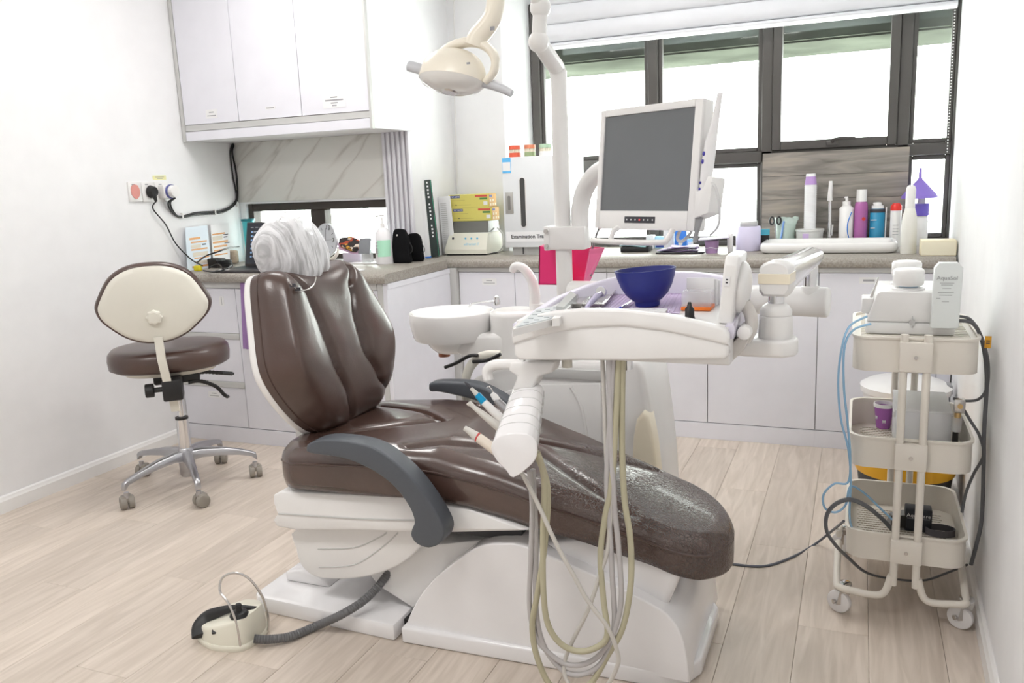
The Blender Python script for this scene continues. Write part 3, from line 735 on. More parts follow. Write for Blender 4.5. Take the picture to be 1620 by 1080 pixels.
# rinse bowl
c = at(715, 490, y=2.76); rz = at(715, 480, y=2.9).z
ZT = at(655, 492, y=2.76).z
rb = (at(776, 492, y=2.76).x-at(655, 492, y=2.76).x)/2; cx_ = (at(776, 492, y=2.76).x+at(655, 492, y=2.76).x)/2
zA = at(700, 528, y=2.63).z
bw = B().lathe((cx_, 2.76, 0), [(0, ZT-.05), (rb*.5, ZT-.045), (rb*.86, ZT-.012), (rb*.93, ZT+.002), (rb*.98, ZT+.004), (rb, ZT), (rb*.99, ZT-.04), (rb*.93, ZT-.085), (rb*.88, ZT-.098), (rb*.62, ZT-.102), (rb*.56, ZT-.125), (rb*.40, ZT-.148), (rb*.12, ZT-.155), (0, ZT-.155)], 48)
bw.build('rinse_bowl', mat('white_ceramic', (.84, .83, .82), .15), un, sharp=50)
B().cyl((cx_-.03, 2.74, ZT-.165), (cx_-.03, 2.74, ZT-.15), .022).build('drain', mat('copper_drain', (.3, .12, .07), .4, metal=.6), un)
c2 = at(812, 500, y=2.76); 
B().lathe((c2.x, 2.78, 0), [(0, ZT+.012), (.075, ZT+.012), (.088, ZT+.006), (.092, ZT-.006), (.092, ZT-.14), (.085, ZT-.155), (.06, ZT-.16), (.06, .5), (0, .5)], 40).build('water_block', WPL, un, sharp=50)
B().prism([(cx_+.02, ZT-.12), (cx_+.06, ZT-.155), (c2.x, ZT-.16), (c2.x, ZT-.06), (cx_+.10, ZT-.07)], 2.69, 2.85, 'xz', bev=.02, seg=3).build('bowl_bracket', WPL, un, sharp=50)
fy = 2.80
fa = B().tube([at(p, q, y=fy) for p, q in ((846, 486), (846, 465), (842, 445), (832, 428), (822, 421), (813, 422), (811, 430))], lambda t: .021-.009*t, 14, smooth=5)
fa.build('faucet', WPL, un)
B().cyl(at(850, 489, y=fy), at(850, 480, y=fy), .026).build('faucet_base', WPL, un)
k = at(786, 482, y=2.74); B().lathe(k, [(0, .0), (.012, 0), (.013, .012), (.009, .02), (.009, .028), (.004, .034), (0, .035)], 16).build('cup_filler_knob', CHROME, un)
B().tube([at(p, q, y=2.74) for p, q in ((783, 476), (765, 477), (748, 480), (742, 486))], .0035, 8, smooth=4).build('rinse_spout', CHROME, un)
# suction holder arc with black nozzles
B().tube([at(p, q, y=2.58) for p, q in ((792, 562), (770, 562), (752, 570), (740, 588), (736, 612), (740, 640))], lambda t: .017, 12, smooth=6, flat=.7).build('suction_holder', CREAM, un)
for pts in (((704, 581), (722, 574), (742, 563), (756, 562)), ((748, 572), (770, 570), (792, 560))):
    B().tube([at(p, q, y=2.56) for p, q in pts], .0062, 10, smooth=4).build('suction_nozzle', BLK, un)
# ------------------------------------------------------------------ swing arm and instrument tray
tu = thing('instrument_table', 'white swing-arm instrument table with arched front over the leg rest', 'instrument table', at(980, 560, y=1.95))
YT0 = 1.80
top = [(808, 530), (810, 518), (822, 507), (845, 499), (875, 493), (920, 489), (990, 490), (1050, 497), (1110, 510), (1145, 519), (1153, 530)]
sea = [(1153, 547), (1110, 537), (1050, 524), (985, 516), (920, 519), (860, 530), (810, 545)]
bot = [(812, 537), (860, 523), (920, 512), (985, 509), (1050, 517), (1110, 530), (1151, 540), (1153, 562), (1146, 569), (985, 571), (820, 570), (813, 562)]
B().prism(pw(top+sea, YT0), YT0, YT0+.03, 'xz', bev=.007, seg=3, only_caps=True).build('front_rim', WPL, tu, sharp=50)
lower = pw(bot, YT0+.006)
B().prism(lower, YT0+.006, YT0+.05, 'xz', bev=.008, seg=3, only_caps=True).build('front_face', WPL, tu, sharp=50)
rec = pw([(850, 562), (880, 553), (920, 548), (985, 546), (1050, 549), (1090, 556), (1110, 563)], YT0)
XT0, XT1 = at(810, 540, y=YT0).x, at(1152, 540, y=YT0).x
ZS = .982
yL = at(880, 470, x=XT0).y
plan = [(XT0, YT0+.03), (XT1, YT0+.03), (XT1+.005, 2.05), (XT1-.01, 2.16), (XT1-.09, 2.27), (XT1-.20, 2.31), (XT0+.17, 2.29), (XT0+.07, 2.22), (XT0, yL)]
plan2 = [(XT0, YT0+.03), (XT1, YT0+.03)]+[(v.x, v.y) for v in catmull([Vector((a, c, 0)) for a, c in plan[2:]], 5)]
B().prism(plan2, at(985, 571, y=YT0+.03).z, ZS, 'xy', bev=.004, seg=2).build('tray_body', WPL, tu, sharp=50)
rim = plan2[1:]+[plan2[0]]
zr_ = lambda x, y: lin([(1.8, at(1145, 519, y=1.8).z), (2.05, 1.008), (2.31, at(1020, 429, y=2.31).z)], y) if x > -.5 else lin([(1.8, at(812, 516, y=1.8).z), (yL, at(880, 470, y=yL).z), (2.31, at(1020, 429, y=2.31).z)], y)
secs = []
for i, (x, y) in enumerate(rim):
    a = Vector(rim[max(i-1, 0)]); c = Vector(rim[min(i+1, len(rim)-1)]); t = (c-a).normalized(); n = Vector((t.y, -t.x))
    z = zr_(x, y)
    p = Vector((x, y))
    secs.append([(*(p+n*o), h) for o, h in ((.006, ZS-.03), (.009, z-.006), (.006, z), (-.008, z), (-.013, z-.006), (-.011, ZS-.03))])
B().loft(secs).build('back_rim', mat('lilac_white_plastic', (.76, .73, .84), .3), tu, sharp=60)
# control panel on the left
q4 = [at(816, 517, z=1.0), at(872, 503, z=.998), at(891, 482, z=.998), at(849, 489, z=1.0)]
def slab(pts, th, name, m, parent):
    b = B(); n = len(pts); t = [Vector(p) for p in pts]; lo = [p-Vector((0, 0, th)) for p in t]
    b.add(t+lo, [tuple(range(n)), tuple(range(n, 2*n))[::-1]]+[(i, i+n, (i+1) % n+n, (i+1) % n) for i in range(n)]); return b.build(name, m, parent)
cen_ = sum(q4, Vector())/4
slab([cen_+(p-cen_)*1.10-Vector((0, 0, .002)) for p in q4], .016, 'console', WPL, tu)
cpn = slab(q4, .004, 'control_panel', mat('grey_blue_keypad', (.55, .58, .60), .3), tu)
def bil(u, v): return (q4[0]*(1-u)+q4[1]*u)*(1-v)+(q4[3]*(1-u)+q4[2]*u)*v
for i in range(3):
    for j in range(4):
        p = bil(.2+.3*i, .15+.22*j); B().box(-.006, .006, -.004, .004, -.001, .0008, M=TR(p) @ rotz(.3)).build('button', mat('keypad_grey', (.33, .36, .38), .4), cpn)
slab([at(873, 504, z=1.0), at(885, 503, z=1.0), at(904, 482, z=1.0), at(893, 481, z=1.0)], .018, 'console_ridge', WPL, tu)
# film viewer paddle on its curved arm at the right
fv0 = at(1142, 512, y=1.84); fv1 = at(1146, 404, y=1.84); xv = (fv0.x+fv1.x)/2
VM = TR((xv, 1.84, (fv0.z+fv1.z)/2)) @ Matrix.Rotation(.10, 4, 'Y')
hh = (fv1.z-fv0.z)/2
B().prism([(0, -hh), (0, hh-.02), (.015, hh), (.14, hh), (.155, hh-.02), (.155, -hh+.015), (.14, -hh)], -.004, .026, 'yz', bev=.005, seg=2, M=VM).build('film_viewer', WPL, tu, sharp=50)
sticker(VM @ Vector((.006, -.0005, .02)), VM.to_3x3() @ X1, Z1, .012, .022, PAPER, tu, name='switch_plate', lines=[(.3, .7, .65, .14), (.3, .7, .35, .14)], ink=INK)
B().ell((.03, .07, .0), (.022, .06, .058), 24, 14, M=VM).build('viewer_back', WPL, tu)
B().tube([at(p, q, y=yy) for p, q, yy in ((1178, 478, 1.90), (1188, 500, 1.90), (1188, 520, 1.90), (1178, 538, 1.90))], .014, 14, smooth=6).build('viewer_arm', mat('warm_grey_plastic', (.66, .63, .60), .35), tu)
B().prism(pw([(1149, 552), (1170, 530), (1185, 535), (1178, 552), (1152, 577)], 1.88), 1.87, 1.925, 'xz', bev=.004).build('viewer_bracket', mat('warm_grey_plastic'), tu)
pv = at(1177, 527, y=1.86); B().cyl((pv.x, 1.858, pv.z), (pv.x, 1.93, pv.z), .0155, bev=.003).build('pivot_knob', WPL, tu)
# post and balance arm
YP = 2.0
pc = at(1227, 520, y=YP)
pz = lambda q: at(1227, q, y=YP).z
B().prism([(XT1-.03, YP-.05), (pc.x+.02, YP-.055), (pc.x+.048, YP-.03), (pc.x+.052, YP), (pc.x+.045, YP+.035), (pc.x+.01, YP+.055), (XT1-.03, YP+.05)], pz(559), pz(533), 'xy', bev=.008, seg=3).build('arm_base', WPL, tu, sharp=45)
B().cyl((pc.x, YP, pz(535)), (pc.x, YP, pz(497)), .039, .037, 32, bev=.004).build('post', WPL, tu, sharp=45)
B().lathe((pc.x, YP, 0), [(0, pz(497)), (.036, pz(497)), (.036, pz(491)), (.03, pz(484)), (.02, pz(479)), (0, pz(479))], 32).build('post_dome', WPL, tu)
B().cyl((pc.x, YP, pz(481)), (pc.x, YP, pz(464)), .018).build('post_pin', CHROME, tu)
A0 = Vector((pc.x, YP-.02, pz(440))); A1 = at(1283, 413, y=2.52)
ad = (A1-A0); sx = Vector((ad.y, -ad.x, 0)).normalized()
def dsec(c, wd, z0, z1, rr):
    pts = [(-wd, z0+.012), (-wd+.008, z0), (wd-.008, z0), (wd, z0+.012)]
    for i in range(9):
        a = math.pi*i/8; pts.append((wd*math.cos(a), z1-wd*.62+wd*.62*math.sin(a)))
    return [c+sx*a+Z1*h for a, h in pts]
hN = pz(410)-A0.z; lN = pz(466)-A0.z
def cut(sec, za, zb): return sec
t0 = ad.normalized()
B().loft([dsec(A0-t0*.02, .030, lN+.006, hN-.006, 0), dsec(A0-t0*.012, .034, lN, hN, 0), dsec(A0+t0*.05, .034, lN, hN, 0)]).build('arm_head', WPL, tu, sharp=40)
B().prism([(-.0352, -.0222), (.0352, -.0222), (.0352, .056), (-.0352, .056)], pz(446)-A0.z, pz(430)-A0.z, 'xy', bev=.001, seg=1, M=frame(A0, sx, Vector((t0.x, t0.y, 0)))).build('cream_band', CREAM2, tu)
B().loft([dsec(A0+t0*.048, .032, lN+.004, hN-.003, 0), dsec(A1-t0*.01, .032, lN+.03, hN-.003, 0), dsec(A1+t0*.03, .030, lN+.034, hN-.006, 0)]).build('balance_arm', WGL, tu, sharp=40)
pj = A1
zc = at(1283, 478, y=2.52).z
B().cyl((pj.x, pj.y, zc), (pj.x, pj.y, at(1285, 452, y=2.52).z), .027, .025, 24, bev=.003).build('elbow_post', WPL, tu)
B().cyl((pj.x, pj.y, at(1285, 452, y=2.52).z), (pj.x, pj.y, A1.z+lN+.035), .02).build('elbow_pin', CHROME, tu)
B().cyl((at(1311, 480, y=2.52).x, 2.52, zc), (PX+.02, PY-.0, zc+.0), .043, .040, 32, bev=.006).build('horizontal_arm', WPL, tu, sharp=45)
# below the tray: grip tube, knobs, holder bracket
B().tube([at(p, q, y=1.86) for p, q in ((830, 577), (800, 576), (780, 578), (771, 587), (773, 600))], .0135, 14, smooth=6).build('grip_tube', WPL, tu)
B().prism(pw([(815, 568), (885, 568), (880, 585), (860, 590), (850, 610), (818, 612), (826, 590), (812, 582)], 1.88), 1.845, 1.90, 'xz', bev=.006).build('holder_bracket', WPL, tu, sharp=45)
kb = at(897, 573, y=1.9); B().cyl((kb.x, 1.9, kb.z-.012), (kb.x, 1.9, ZS-.06), .013).build('knob', CREAM, tu)
kb = at(992, 572, y=1.9); B().cyl((kb.x, 1.9, kb.z-.018), (kb.x, 1.9, ZS-.06), .013).build('chrome_knob', CHROME, tu)
# instrument holder
YN, YFh = 1.66, 1.87
o_n = pw([(777, 712), (780, 698), (792, 689), (815, 685), (836, 688), (848, 700), (849, 722), (838, 738), (812, 756), (800, 744), (786, 730)], YN)
o_n = [(v.x, v.y) for v in catmull([Vector((a, c, 0)) for a, c in o_n], 3, True)]
cn = (at(814, 718, y=YN).x, at(814, 718, y=YN).z); cf = (at(836, 628, y=YFh).x, at(836, 628, y=YFh).z)
def hsec(t, grow=1.0):
    k = (1-.22*t)*grow; cx = cn[0]+(cf[0]-cn[0])*t; cz = cn[1]+(cf[1]-cn[1])*t
    return [(cx+(a-cn[0])*k, YN+(YFh-YN)*t, cz+(c-cn[1])*k) for a, c in o_n]
hold = B().loft([hsec(.0, .94), hsec(.012), hsec(.99), hsec(1, .95)]).build('instrument_holder', WGL, tu, sharp=40)
for t in (.2, .36, .52, .68, .84): B().tube([Vector(p) for p in hsec(t, 1.0)], .0012, 5, closed=True).build('holder_joint', LAMG, hold)
# ------------------------------------------------------------------ handpieces with their hoses
def hosepath(pts, y0=1.72, y1=1.83):
    n = len(pts); return [at(p, q, y=y0+(y1-y0)*(i/(n-1))) for i, (p, q) in enumerate(pts)]
H = {
 1: [(826, 748), (850, 795), (880, 860), (905, 905), (930, 950), (960, 990), (975, 1025), (977, 1052), (955, 1088), (915, 1095), (895, 1072), (893, 1048), (905, 1015), (930, 965), (948, 912), (960, 875), (964, 840), (968, 800), (960, 735), (956, 640), (953, 568)],
 2: [(838, 745), (842, 800), (840, 880), (838, 960), (850, 1010), (880, 1042), (908, 1052), (938, 1044), (962, 1018), (976, 985), (983, 940), (978, 860), (972, 800), (967, 700), (963, 568)],
 3: [(843, 742), (848, 850), (848, 960), (860, 1020), (888, 1058), (915, 1067), (945, 1055), (965, 1022), (972, 980), (968, 900), (964, 820), (960, 760), (966, 650), (970, 568)],
 4: [(850, 715), (861, 760), (859, 850), (860, 940), (868, 990), (890, 1020), (920, 1030), (950, 1020), (961, 1000), (955, 950), (950, 880), (957, 820), (968, 760), (975, 650), (978, 568)],
 5: [(846, 712), (866, 770), (862, 860), (850, 940), (842, 990), (850, 1040), (872, 1085), (905, 1096), (935, 1080), (962, 1035), (986, 990), (998, 920), (997, 850), (988, 790), (984, 700), (985, 568)]}
def hose(k, m, r, parent, y0=1.72, y1=1.83): return B().tube(hosepath(H[k], y0, y1), r, 10, smooth=7).build('hose', m, parent)
def rod(parent, spec, y):
    """spec: list of (part, material, [(px,py,r)...])"""
    for nm, m, pts in spec:
        P = [at(p, q, y=y) for p, q, r in pts]; rs = [r for _, _, r in pts]; n = len(P)
        B().tube(P, lambda t, rs=rs, n=n: rs[min(int(round(t*(n-1))), n-1)], 14).build(nm, m, parent)
hp = thing('dental_handpiece', 'white scaler handpiece with a bright blue band resting in the holder', 'handpiece', at(770, 635, y=1.83), 'handpieces in the instrument holder')
rod(hp, [('tip', INK, [(735, 604, .0015), (740, 608, .004), (745, 614, .004)]), ('nose', HOSEW, [(745, 614, .004), (752, 621, .006), (756, 626, .007)]), ('blue_band', mat('cyan_blue_plastic', (.0, .32, .60), .35), [(755, 624, .0085), (766, 636, .0095)]), ('body', WPL, [(765, 635, .009), (780, 650, .0105), (800, 668, .011)])], 1.83)
hose(1, HOSEW, .0052, hp, 1.70, 1.84)
hp = thing('dental_handpiece', 'metal three-way syringe with a hooked tip at the back of the holder', 'handpiece', at(790, 632, y=1.86), 'handpieces in the instrument holder')
rod(hp, [('tip', STEEL, [(770, 613, .0018), (774, 611, .0018), (778, 616, .002), (780, 624, .002)]), ('head', WPL, [(778, 622, .006), (783, 628, .009), (788, 634, .008)]), ('body', ALU, [(785, 632, .009), (796, 644, .011), (810, 660, .011)])], 1.86)
hose(2, HOSEG, .0066, hp, 1.74, 1.83)
hp = thing('dental_handpiece', 'slim pale grey turbine handpiece in the middle of the holder', 'handpiece', at(770, 655, y=1.78), 'handpieces in the instrument holder')
rod(hp, [('head', HOSEW, [(740, 640, .004), (743, 638, .0065), (749, 643, .0055)]), ('body', HOSEW, [(747, 642, .005), (765, 656, .0085), (790, 676, .011)])], 1.78)
hose(3, HOSEG, .0066, hp, 1.75, 1.835)
hp = thing('dental_handpiece', 'cream micromotor handpiece with grey nose and red ring nearest the camera', 'handpiece', at(765, 700, y=1.70), 'handpieces in the instrument holder')
rod(hp, [('nose', HOSEW, [(735, 677, .006), (740, 680, .007), (755, 691, .0115)]), ('red_ring', mat('red_plastic', (.55, .03, .03), .4), [(755, 691, .0118), (757, 692, .0118)]), ('body', mat('pale_peach_plastic', (.80, .72, .62), .4), [(756.5, 692, .0115), (790, 716, .0125)])], 1.70)
hose(4, HOSEY, .0075, hp, 1.71, 1.84)
t = thing('instrument_hose', 'yellowed suction hose hanging outermost in the loop below the tray', 'hose', at(905, 1060, y=1.78))
hose(5, HOSEY, .0075, t, 1.72, 1.845)
# ------------------------------------------------------------------ monitor on the column
mo = thing('monitor', 'white square monitor with dark screen clamped to the white column', 'monitor', (-.557, 2.352, 1.13))
ya, ti, ro = -.53, .108, .009
r_ = Vector((math.cos(ya), math.sin(ya), 0)); n_ = Z1.cross(r_); u_ = Z1*math.cos(ti)+n_*math.sin(ti)
MM = frame((-.557, 2.352, 1.345), r_, u_)
MS = .169; MH = .135
B().box(-MS-.018, MS+.026, -MH-.052, MH+.02, -.045, -.004, bev=.008, seg=3, M=MM).build('casing', WPL, mo, sharp=45)
bz = B()
bz.box(-MS-.018, -MS, -MH-.052, MH+.02, -.006, .004, bev=.003, M=MM).box(MS, MS+.026, -MH-.052, MH+.02, -.006, .004, bev=.003, M=MM)
bz.box(-MS, MS, MH, MH+.02, -.006, .004, bev=.002, M=MM).box(-MS, MS, -MH-.052, -MH, -.006, .004, bev=.002, M=MM)
bz.build('bezel', WPL, mo)
B().box(-MS, MS, -MH, MH, -.006, -.001, M=MM).build('screen', mat('dark_lcd_screen', (.16, .17, .18), .3, spec=.4), mo)
bp_ = B().box(-.062, .055, -MH-.034, -MH-.016, .003, .006, bev=.001, M=MM).build('button_strip', INK, mo)
for i in range(7):
    B().box(-.052+.0165*i-.002, -.052+.0165*i+.002, -MH-.027, -MH-.023, .006, .0065, M=MM).build('button', mat('red_led', (1, .05, .05), .4, emit=1.5) if i == 3 else PAPER, bp_)
B().tube([MM @ Vector(p) for p in ((-.165, -MH-.088, .03), (-.06, -MH-.09, .03), (.10, -MH-.086, .03), (.122, -MH-.078, .025), (.128, -MH-.05, .01))], .008, 12, smooth=6).build('bar_handle', mat('warm_white_bar', (.80, .78, .76), .35), mo)
B().tube([MM @ Vector(p) for p in ((-.09, -MH-.09, .03), (-.09, -MH-.06, .02), (-.09, -MH-.045, -.005))], .008, 10).build('bar_post', WPL, mo)
zc0 = at(900, 394, y=PY).z; zc1 = at(900, 357, y=PY).z
B().box(PX-.055, PX+.085, PY-.036, PY+.04, zc0, zc1, bev=.006, seg=2).build('clamp', WPL, mo)
B().box(PX-.056, PX-.036, PY-.038, PY+.038, zc0-.001, zc1+.001, bev=.003).build('clamp_jaw', WPL, mo)
for z in (zc0+.014, zc1-.014): B().cyl((PX-.046, PY-.048, z), (PX-.046, PY-.036, z), .007, n=12).build('bolt', STEEL, mo)
B().tube([(PX+.06, PY, zc1-.005), (PX+.062, PY-.002, zc1+.05), (PX+.085, PY-.02, zc1+.115), (PX+.14, PY-.07, zc1+.165), (PX+.22, PY-.14, zc1+.185), MM @ Vector((-.02, .0, -.04))], .029, 20, smooth=8).build('arm', WPL, mo)
# intraoral camera clipped to the right side of the monitor
ic = thing('intraoral_camera', 'white intraoral camera with violet buttons clipped beside the monitor', 'camera', MM @ Vector((.215, -.11, -.02)))
cu = MM @ Vector((.222, -.08, -.02))
B().prism([(.197, -.155), (.245, -.14), (.252, -.05), (.235, -.045), (.222, -.075), (.205, -.085), (.197, -.075)], -.04, .012, 'xy', bev=.004, M=MM).build('holder', WPL, ic)
prof = [(.207, -.10, .014), (.211, -.03, .0165), (.217, .04, .0155), (.225, .085, .0105), (.232, .135, .008), (.236, .165, .007)]
P = [MM @ Vector((a, c, -.012)) for a, c, r in prof]; rs = [r for *_, r in prof]
B().tube(P, lambda t: rs[min(int(round(t*5)), 5)], 16).build('wand', WGL, ic)
VIO = mat('violet_button', (.06, .05, .38), .4)
for a, c, s in ((.213, .012, .006), (.211, -.008, .006), (.208, -.062, .004), (.207, -.078, .004), (.206, -.094, .004)):
    B().ell((a-.003, c, .004), (s*.7, s, .003), 12, 8, M=MM).build('button', VIO, ic)
B().tube([MM @ Vector(p) for p in ((.205, -.15, -.005), (.202, -.175, -.002), (.198, -.215, 0))], lambda t: .009-.003*t, 10).build('strain_relief', mat('mid_grey_plastic', (.3, .3, .31), .5), ic)
cp = [at(p, q, y=2.30) for p, q in ((1107, 331), (1103, 350), (1092, 369), (1083, 379), (1076, 382), (1072, 375), (1071, 352))]
cp[0] = MM @ Vector((.198, -.213, 0)); cp[-1] = MM @ Vector((.126, -.17, -.03))
B().tube(cp, .0045, 10, smooth=6).build('cord', mat('pale_grey_cord', (.68, .68, .68), .5), ic)
B().tube([MM @ Vector(p) for p in ((.243, -.062, .008), (.262, -.075, .012), (.27, -.12, .0), (.255, -.17, -.02), (.215, -.195, -.04))], .0035, 8, smooth=6).build('cord', mat('pale_grey_cord'), ic)
# ------------------------------------------------------------------ operating lamp
YLm = 2.2
la = thing('operating_lamp', 'cream dental operating lamp with looped yoke and grey side handles', 'dental lamp', at(720, 150, y=YLm))
LC = at(716, 122, y=YLm)
LM = TR(LC) @ Matrix.Rotation(.12, 4, 'Y') @ Matrix.Rotation(-.28, 4, 'X')
LH = mat('lamp_cream_plastic', 'f0e9da', .3)
hp_ = []
for k in range(13):
    a = math.pi/2*k/12; hp_.append((.098*math.cos(a)**.8 if k < 12 else 0, .080*math.sin(a)-.004))
B().lathe((0, 0, 0), [(0, -.012), (.088, -.012), (.098, -.012)]+hp_, 40, M=LM @ Matrix.Diagonal((1, .8, 1, 1))).build('lamp_head', LH, la, sharp=60)
B().lathe((0, 0, 0), [(0, -.044), (.05, -.040), (.085, -.026), (.098, -.011), (.09, -.008), (0, -.008)], 40, M=LM @ Matrix.Diagonal((1, .8, 1, 1))).build('lens', mat('lamp_lens_glass', (.84, .83, .80), .08, spec=.8), la, sharp=60)
B().lathe((0, 0, 0), [(0, -.0465), (.02, -.046), (.024, -.042), (0, -.042)], 20, M=LM).build('bulb_shield', STEEL, la)
lp = [(672, 118), (690, 96), (712, 76), (738, 67), (762, 70), (778, 82), (784, 98), (780, 116), (768, 130)]
B().tube([at(p, q, y=YLm) for p, q in lp], lambda t: (.016-.006*t, .024-.008*t), 14, smooth=6).build('yoke', LH, la)
HG = mat('pale_grey_handle', (.58, .59, .62), .3)
B().tube([at(p, q, y=YLm-.03) for p, q in ((647, 104), (650, 105), (657, 107), (672, 112), (690, 121), (694, 123))], lambda t: .012 if t < .05 else .0155 if t < .6 else .011, 14, smooth=4).build('handle', HG, la)
B().tube([at(p, q, y=YLm+.01) for p, q in ((762, 129), (775, 133), (792, 139), (806, 146), (810, 148))], lambda t: .0155-.006*t, 14, smooth=4).build('handle', HG, la)
B().tube([at(p, q, y=YLm) for p, q in ((752, 72), (757, 58), (770, 42), (780, 25), (784, 2), (783, -30))], lambda t: .030-.007*t, 16, smooth=6).build('neck', LH, la)
sticker(at(779, 45, y=YLm-.022), X1, Vector((.35, 0, 1)), .013, .010, mat('grey_tag', (.3, .3, .32), .5), la, name='tag_plate')
sticker(at(741, 100, y=YLm-.085), X1, Z1, .010, .005, mat('grey_tag'), la, name='tag_plate')
# lamp arm from the column: angled tube, ball joints, boom above the frame
e0 = Vector((PX, PY, at(888, 112, y=PY).z)); e1 = at(852, 66, y=2.50)
z_top = at(784, -120, y=YLm).z
B().tube([e0-Z1*.05, e0-Z1*.02, e0+Vector((-.004, -.008, .01)), e0+(e1-e0)*.3, e1], .0265, 20, smooth=5).build('column_elbow', WPL, la)
B().ell(e1, .032, 24, 14).build('ball_joint', WPL, la)
e2 = at(855, 12, y=2.50)
B().cyl(e1, e2, .022, n=20).build('arm_link', WPL, la)
B().ell(e2, .032, 24, 14).build('ball_joint', WPL, la)
e3 = Vector((at(784, -120, y=YLm).x-.05, YLm+.05, min(z_top+.1, 2.5)))
B().tube([e2, (e2+e3)/2+Z1*.03, e3], .02, 14, smooth=5).build('boom', WPL, la)
B().tube([e3, e3+Vector((.05, -.05, -.03)), at(784, -60, y=YLm), at(783, -25, y=YLm)], .019, 14, smooth=5).build('drop_arm', LH, la)
# ------------------------------------------------------------------ operator stool
SC = Vector((-2.79, 2.79, 0))
st = thing('operator_stool', 'brown leather operator stool with cream back shell and chrome five-star base', 'stool', SC)
fw = Vector((-.66, .75, 0)).normalized(); rt = Vector((fw.y, -fw.x, 0))
def sz(q, p=285): return at(p, q, y=SC.y).z
SM = Matrix((rt, fw, Z1)).transposed().to_4x4(); SM.translation = SC      # local: x right, y forward, z up
seat_c = Vector((-.03, .0, 0))
zt_, zb2 = sz(538), sz(590)
def superell(a, b, n, N=48): return [(math.copysign(abs(math.cos(2*math.pi*k/N))**n, math.cos(2*math.pi*k/N))*a, math.copysign(abs(math.sin(2*math.pi*k/N))**n, math.sin(2*math.pi*k/N))*b) for k in range(N)]
def pad(levels, cx, cy, n=.85):
    return [[(cx+x, cy+y, z) for x, y in superell(a, b, n)] for a, b, z in levels]
SWH, SDH = .255, .215; hS = .095
zst = sz(546); 
lv = [(SWH*.90, SDH*.88, zst-hS), (SWH*.985, SDH*.98, zst-hS+.012), (SWH, SDH, zst-hS*.5), (SWH*.985, SDH*.98, zst-.022), (SWH*.93, SDH*.92, zst-.006), (SWH*.8, SDH*.8, zst+.001), (SWH*.5, SDH*.5, zst+.004), (SWH*.1, SDH*.1, zst+.004)]
B().loft(pad(lv, -.02, .03)).build('seat', LEATHER, st, M=SM, sharp=60)
lv = [(SWH*.55, SDH*.5, zst-hS-.028), (SWH*.74, SDH*.70, zst-hS-.022), (SWH*.80, SDH*.80, zst-hS+.004)]
B().loft(pad(lv, -.02, .03)).build('seat_shell', CREAM, st, M=SM, sharp=60)
# backrest: outline of the cream shell as seen, swept into a gently curved plate
bo = [(0, -.142), (.06, -.136), (.12, -.112), (.172, -.072), (.208, -.035), (.222, .0), (.220, .028), (.204, .062), (.184, .098), (.158, .134), (.118, .163), (.065, .182), (0, .187)]
bo = bo+[(-x, z) for x, z in bo[::-1][1:-1]]
bo = [(v.x, v.y) for v in catmull([Vector((a, c, 0)) for a, c in bo], 3, True)]
zbk = at(265, 490, y=2.62).z
BC = Vector((-.045, -.195, zbk))
def bsec(k, off, dz=0): return [(BC.x+x*k, BC.y+off+.55*(x*k)**2*1.0, BC.z+z*k+dz-.0) for x, z in bo]
def fan(b, k0, k1, off, n=8, dome=0):
    secs = [bsec(k0*(i/n)+1e-3, off-dome*(1-(i/n)**2)) for i in range(n+1)]
    return b.loft(secs, cap=True)
b = B().loft([bsec(.02, -.006), bsec(.5, -.005), bsec(.85, 0), bsec(.95, .006), bsec(.975, .018), bsec(.96, .024)], cap=True); b.build('back_shell', CREAM, st, M=SM, sharp=50)
b = B().loft([bsec(.965, .012), bsec(1.005, .014), bsec(1.028, .03, .004), bsec(1.01, .055, .004), bsec(.9, .068), bsec(.5, .072), bsec(.02, .072)]); b.build('back_cushion', LEATHER, st, M=SM, sharp=60)
kc = Vector((BC.x, BC.y-.004, BC.z-.03))
kn = []
for k in range(48):
    a = 2*math.pi*k/48; r = .030+.0025*math.cos(8*a); kn.append((kc.x+r*math.cos(a), kc.z+r*math.sin(a)))
B().prism(kn, kc.y-.026, kc.y, 'xz', bev=.004, seg=2, only_caps=True).build('knob', CREAM, st, M=SM, sharp=50)
B().cyl((kc.x, kc.y-.029, kc.z), (kc.x, kc.y-.024, kc.z), .022).build('knob_cap', CREAM, st, M=SM)
zb0 = at(284, 648, y=2.68).z
B().loft([[(x0-.017, y-.006, z), (x0+.017, y-.006, z), (x0+.017, y+.006, z), (x0-.017, y+.006, z)] for x0, y, z in ((BC.x+.004, -.205, BC.z-.115), (BC.x+.006, -.207, BC.z-.14), (BC.x+.008, -.212, zst-.02), (BC.x+.018, -.208, zst-hS-.02), (BC.x+.03, -.175, zst-hS-.09), (BC.x+.035, -.165, zb0))]).build('back_bar', CREAM, st, M=SM)
B().box(BC.x-.005, BC.x+.075, -.215, -.09, zst-hS-.11, zst-hS-.02, bev=.008).build('clamp', BLK, st, M=SM)
B().cyl((BC.x-.075, -.16, zst-hS-.065), (BC.x-.04, -.16, zst-hS-.065), .030, n=10, bev=.004).cyl((BC.x-.04, -.16, zst-hS-.065), (BC.x, -.16, zst-hS-.065), .011).build('clamp_knob', BLK, st, M=SM)
B().box(-.09, .10, -.10, .10, zst-hS-.06, zst-hS-.02, bev=.01).build('mechanism', BLK, st, M=SM)
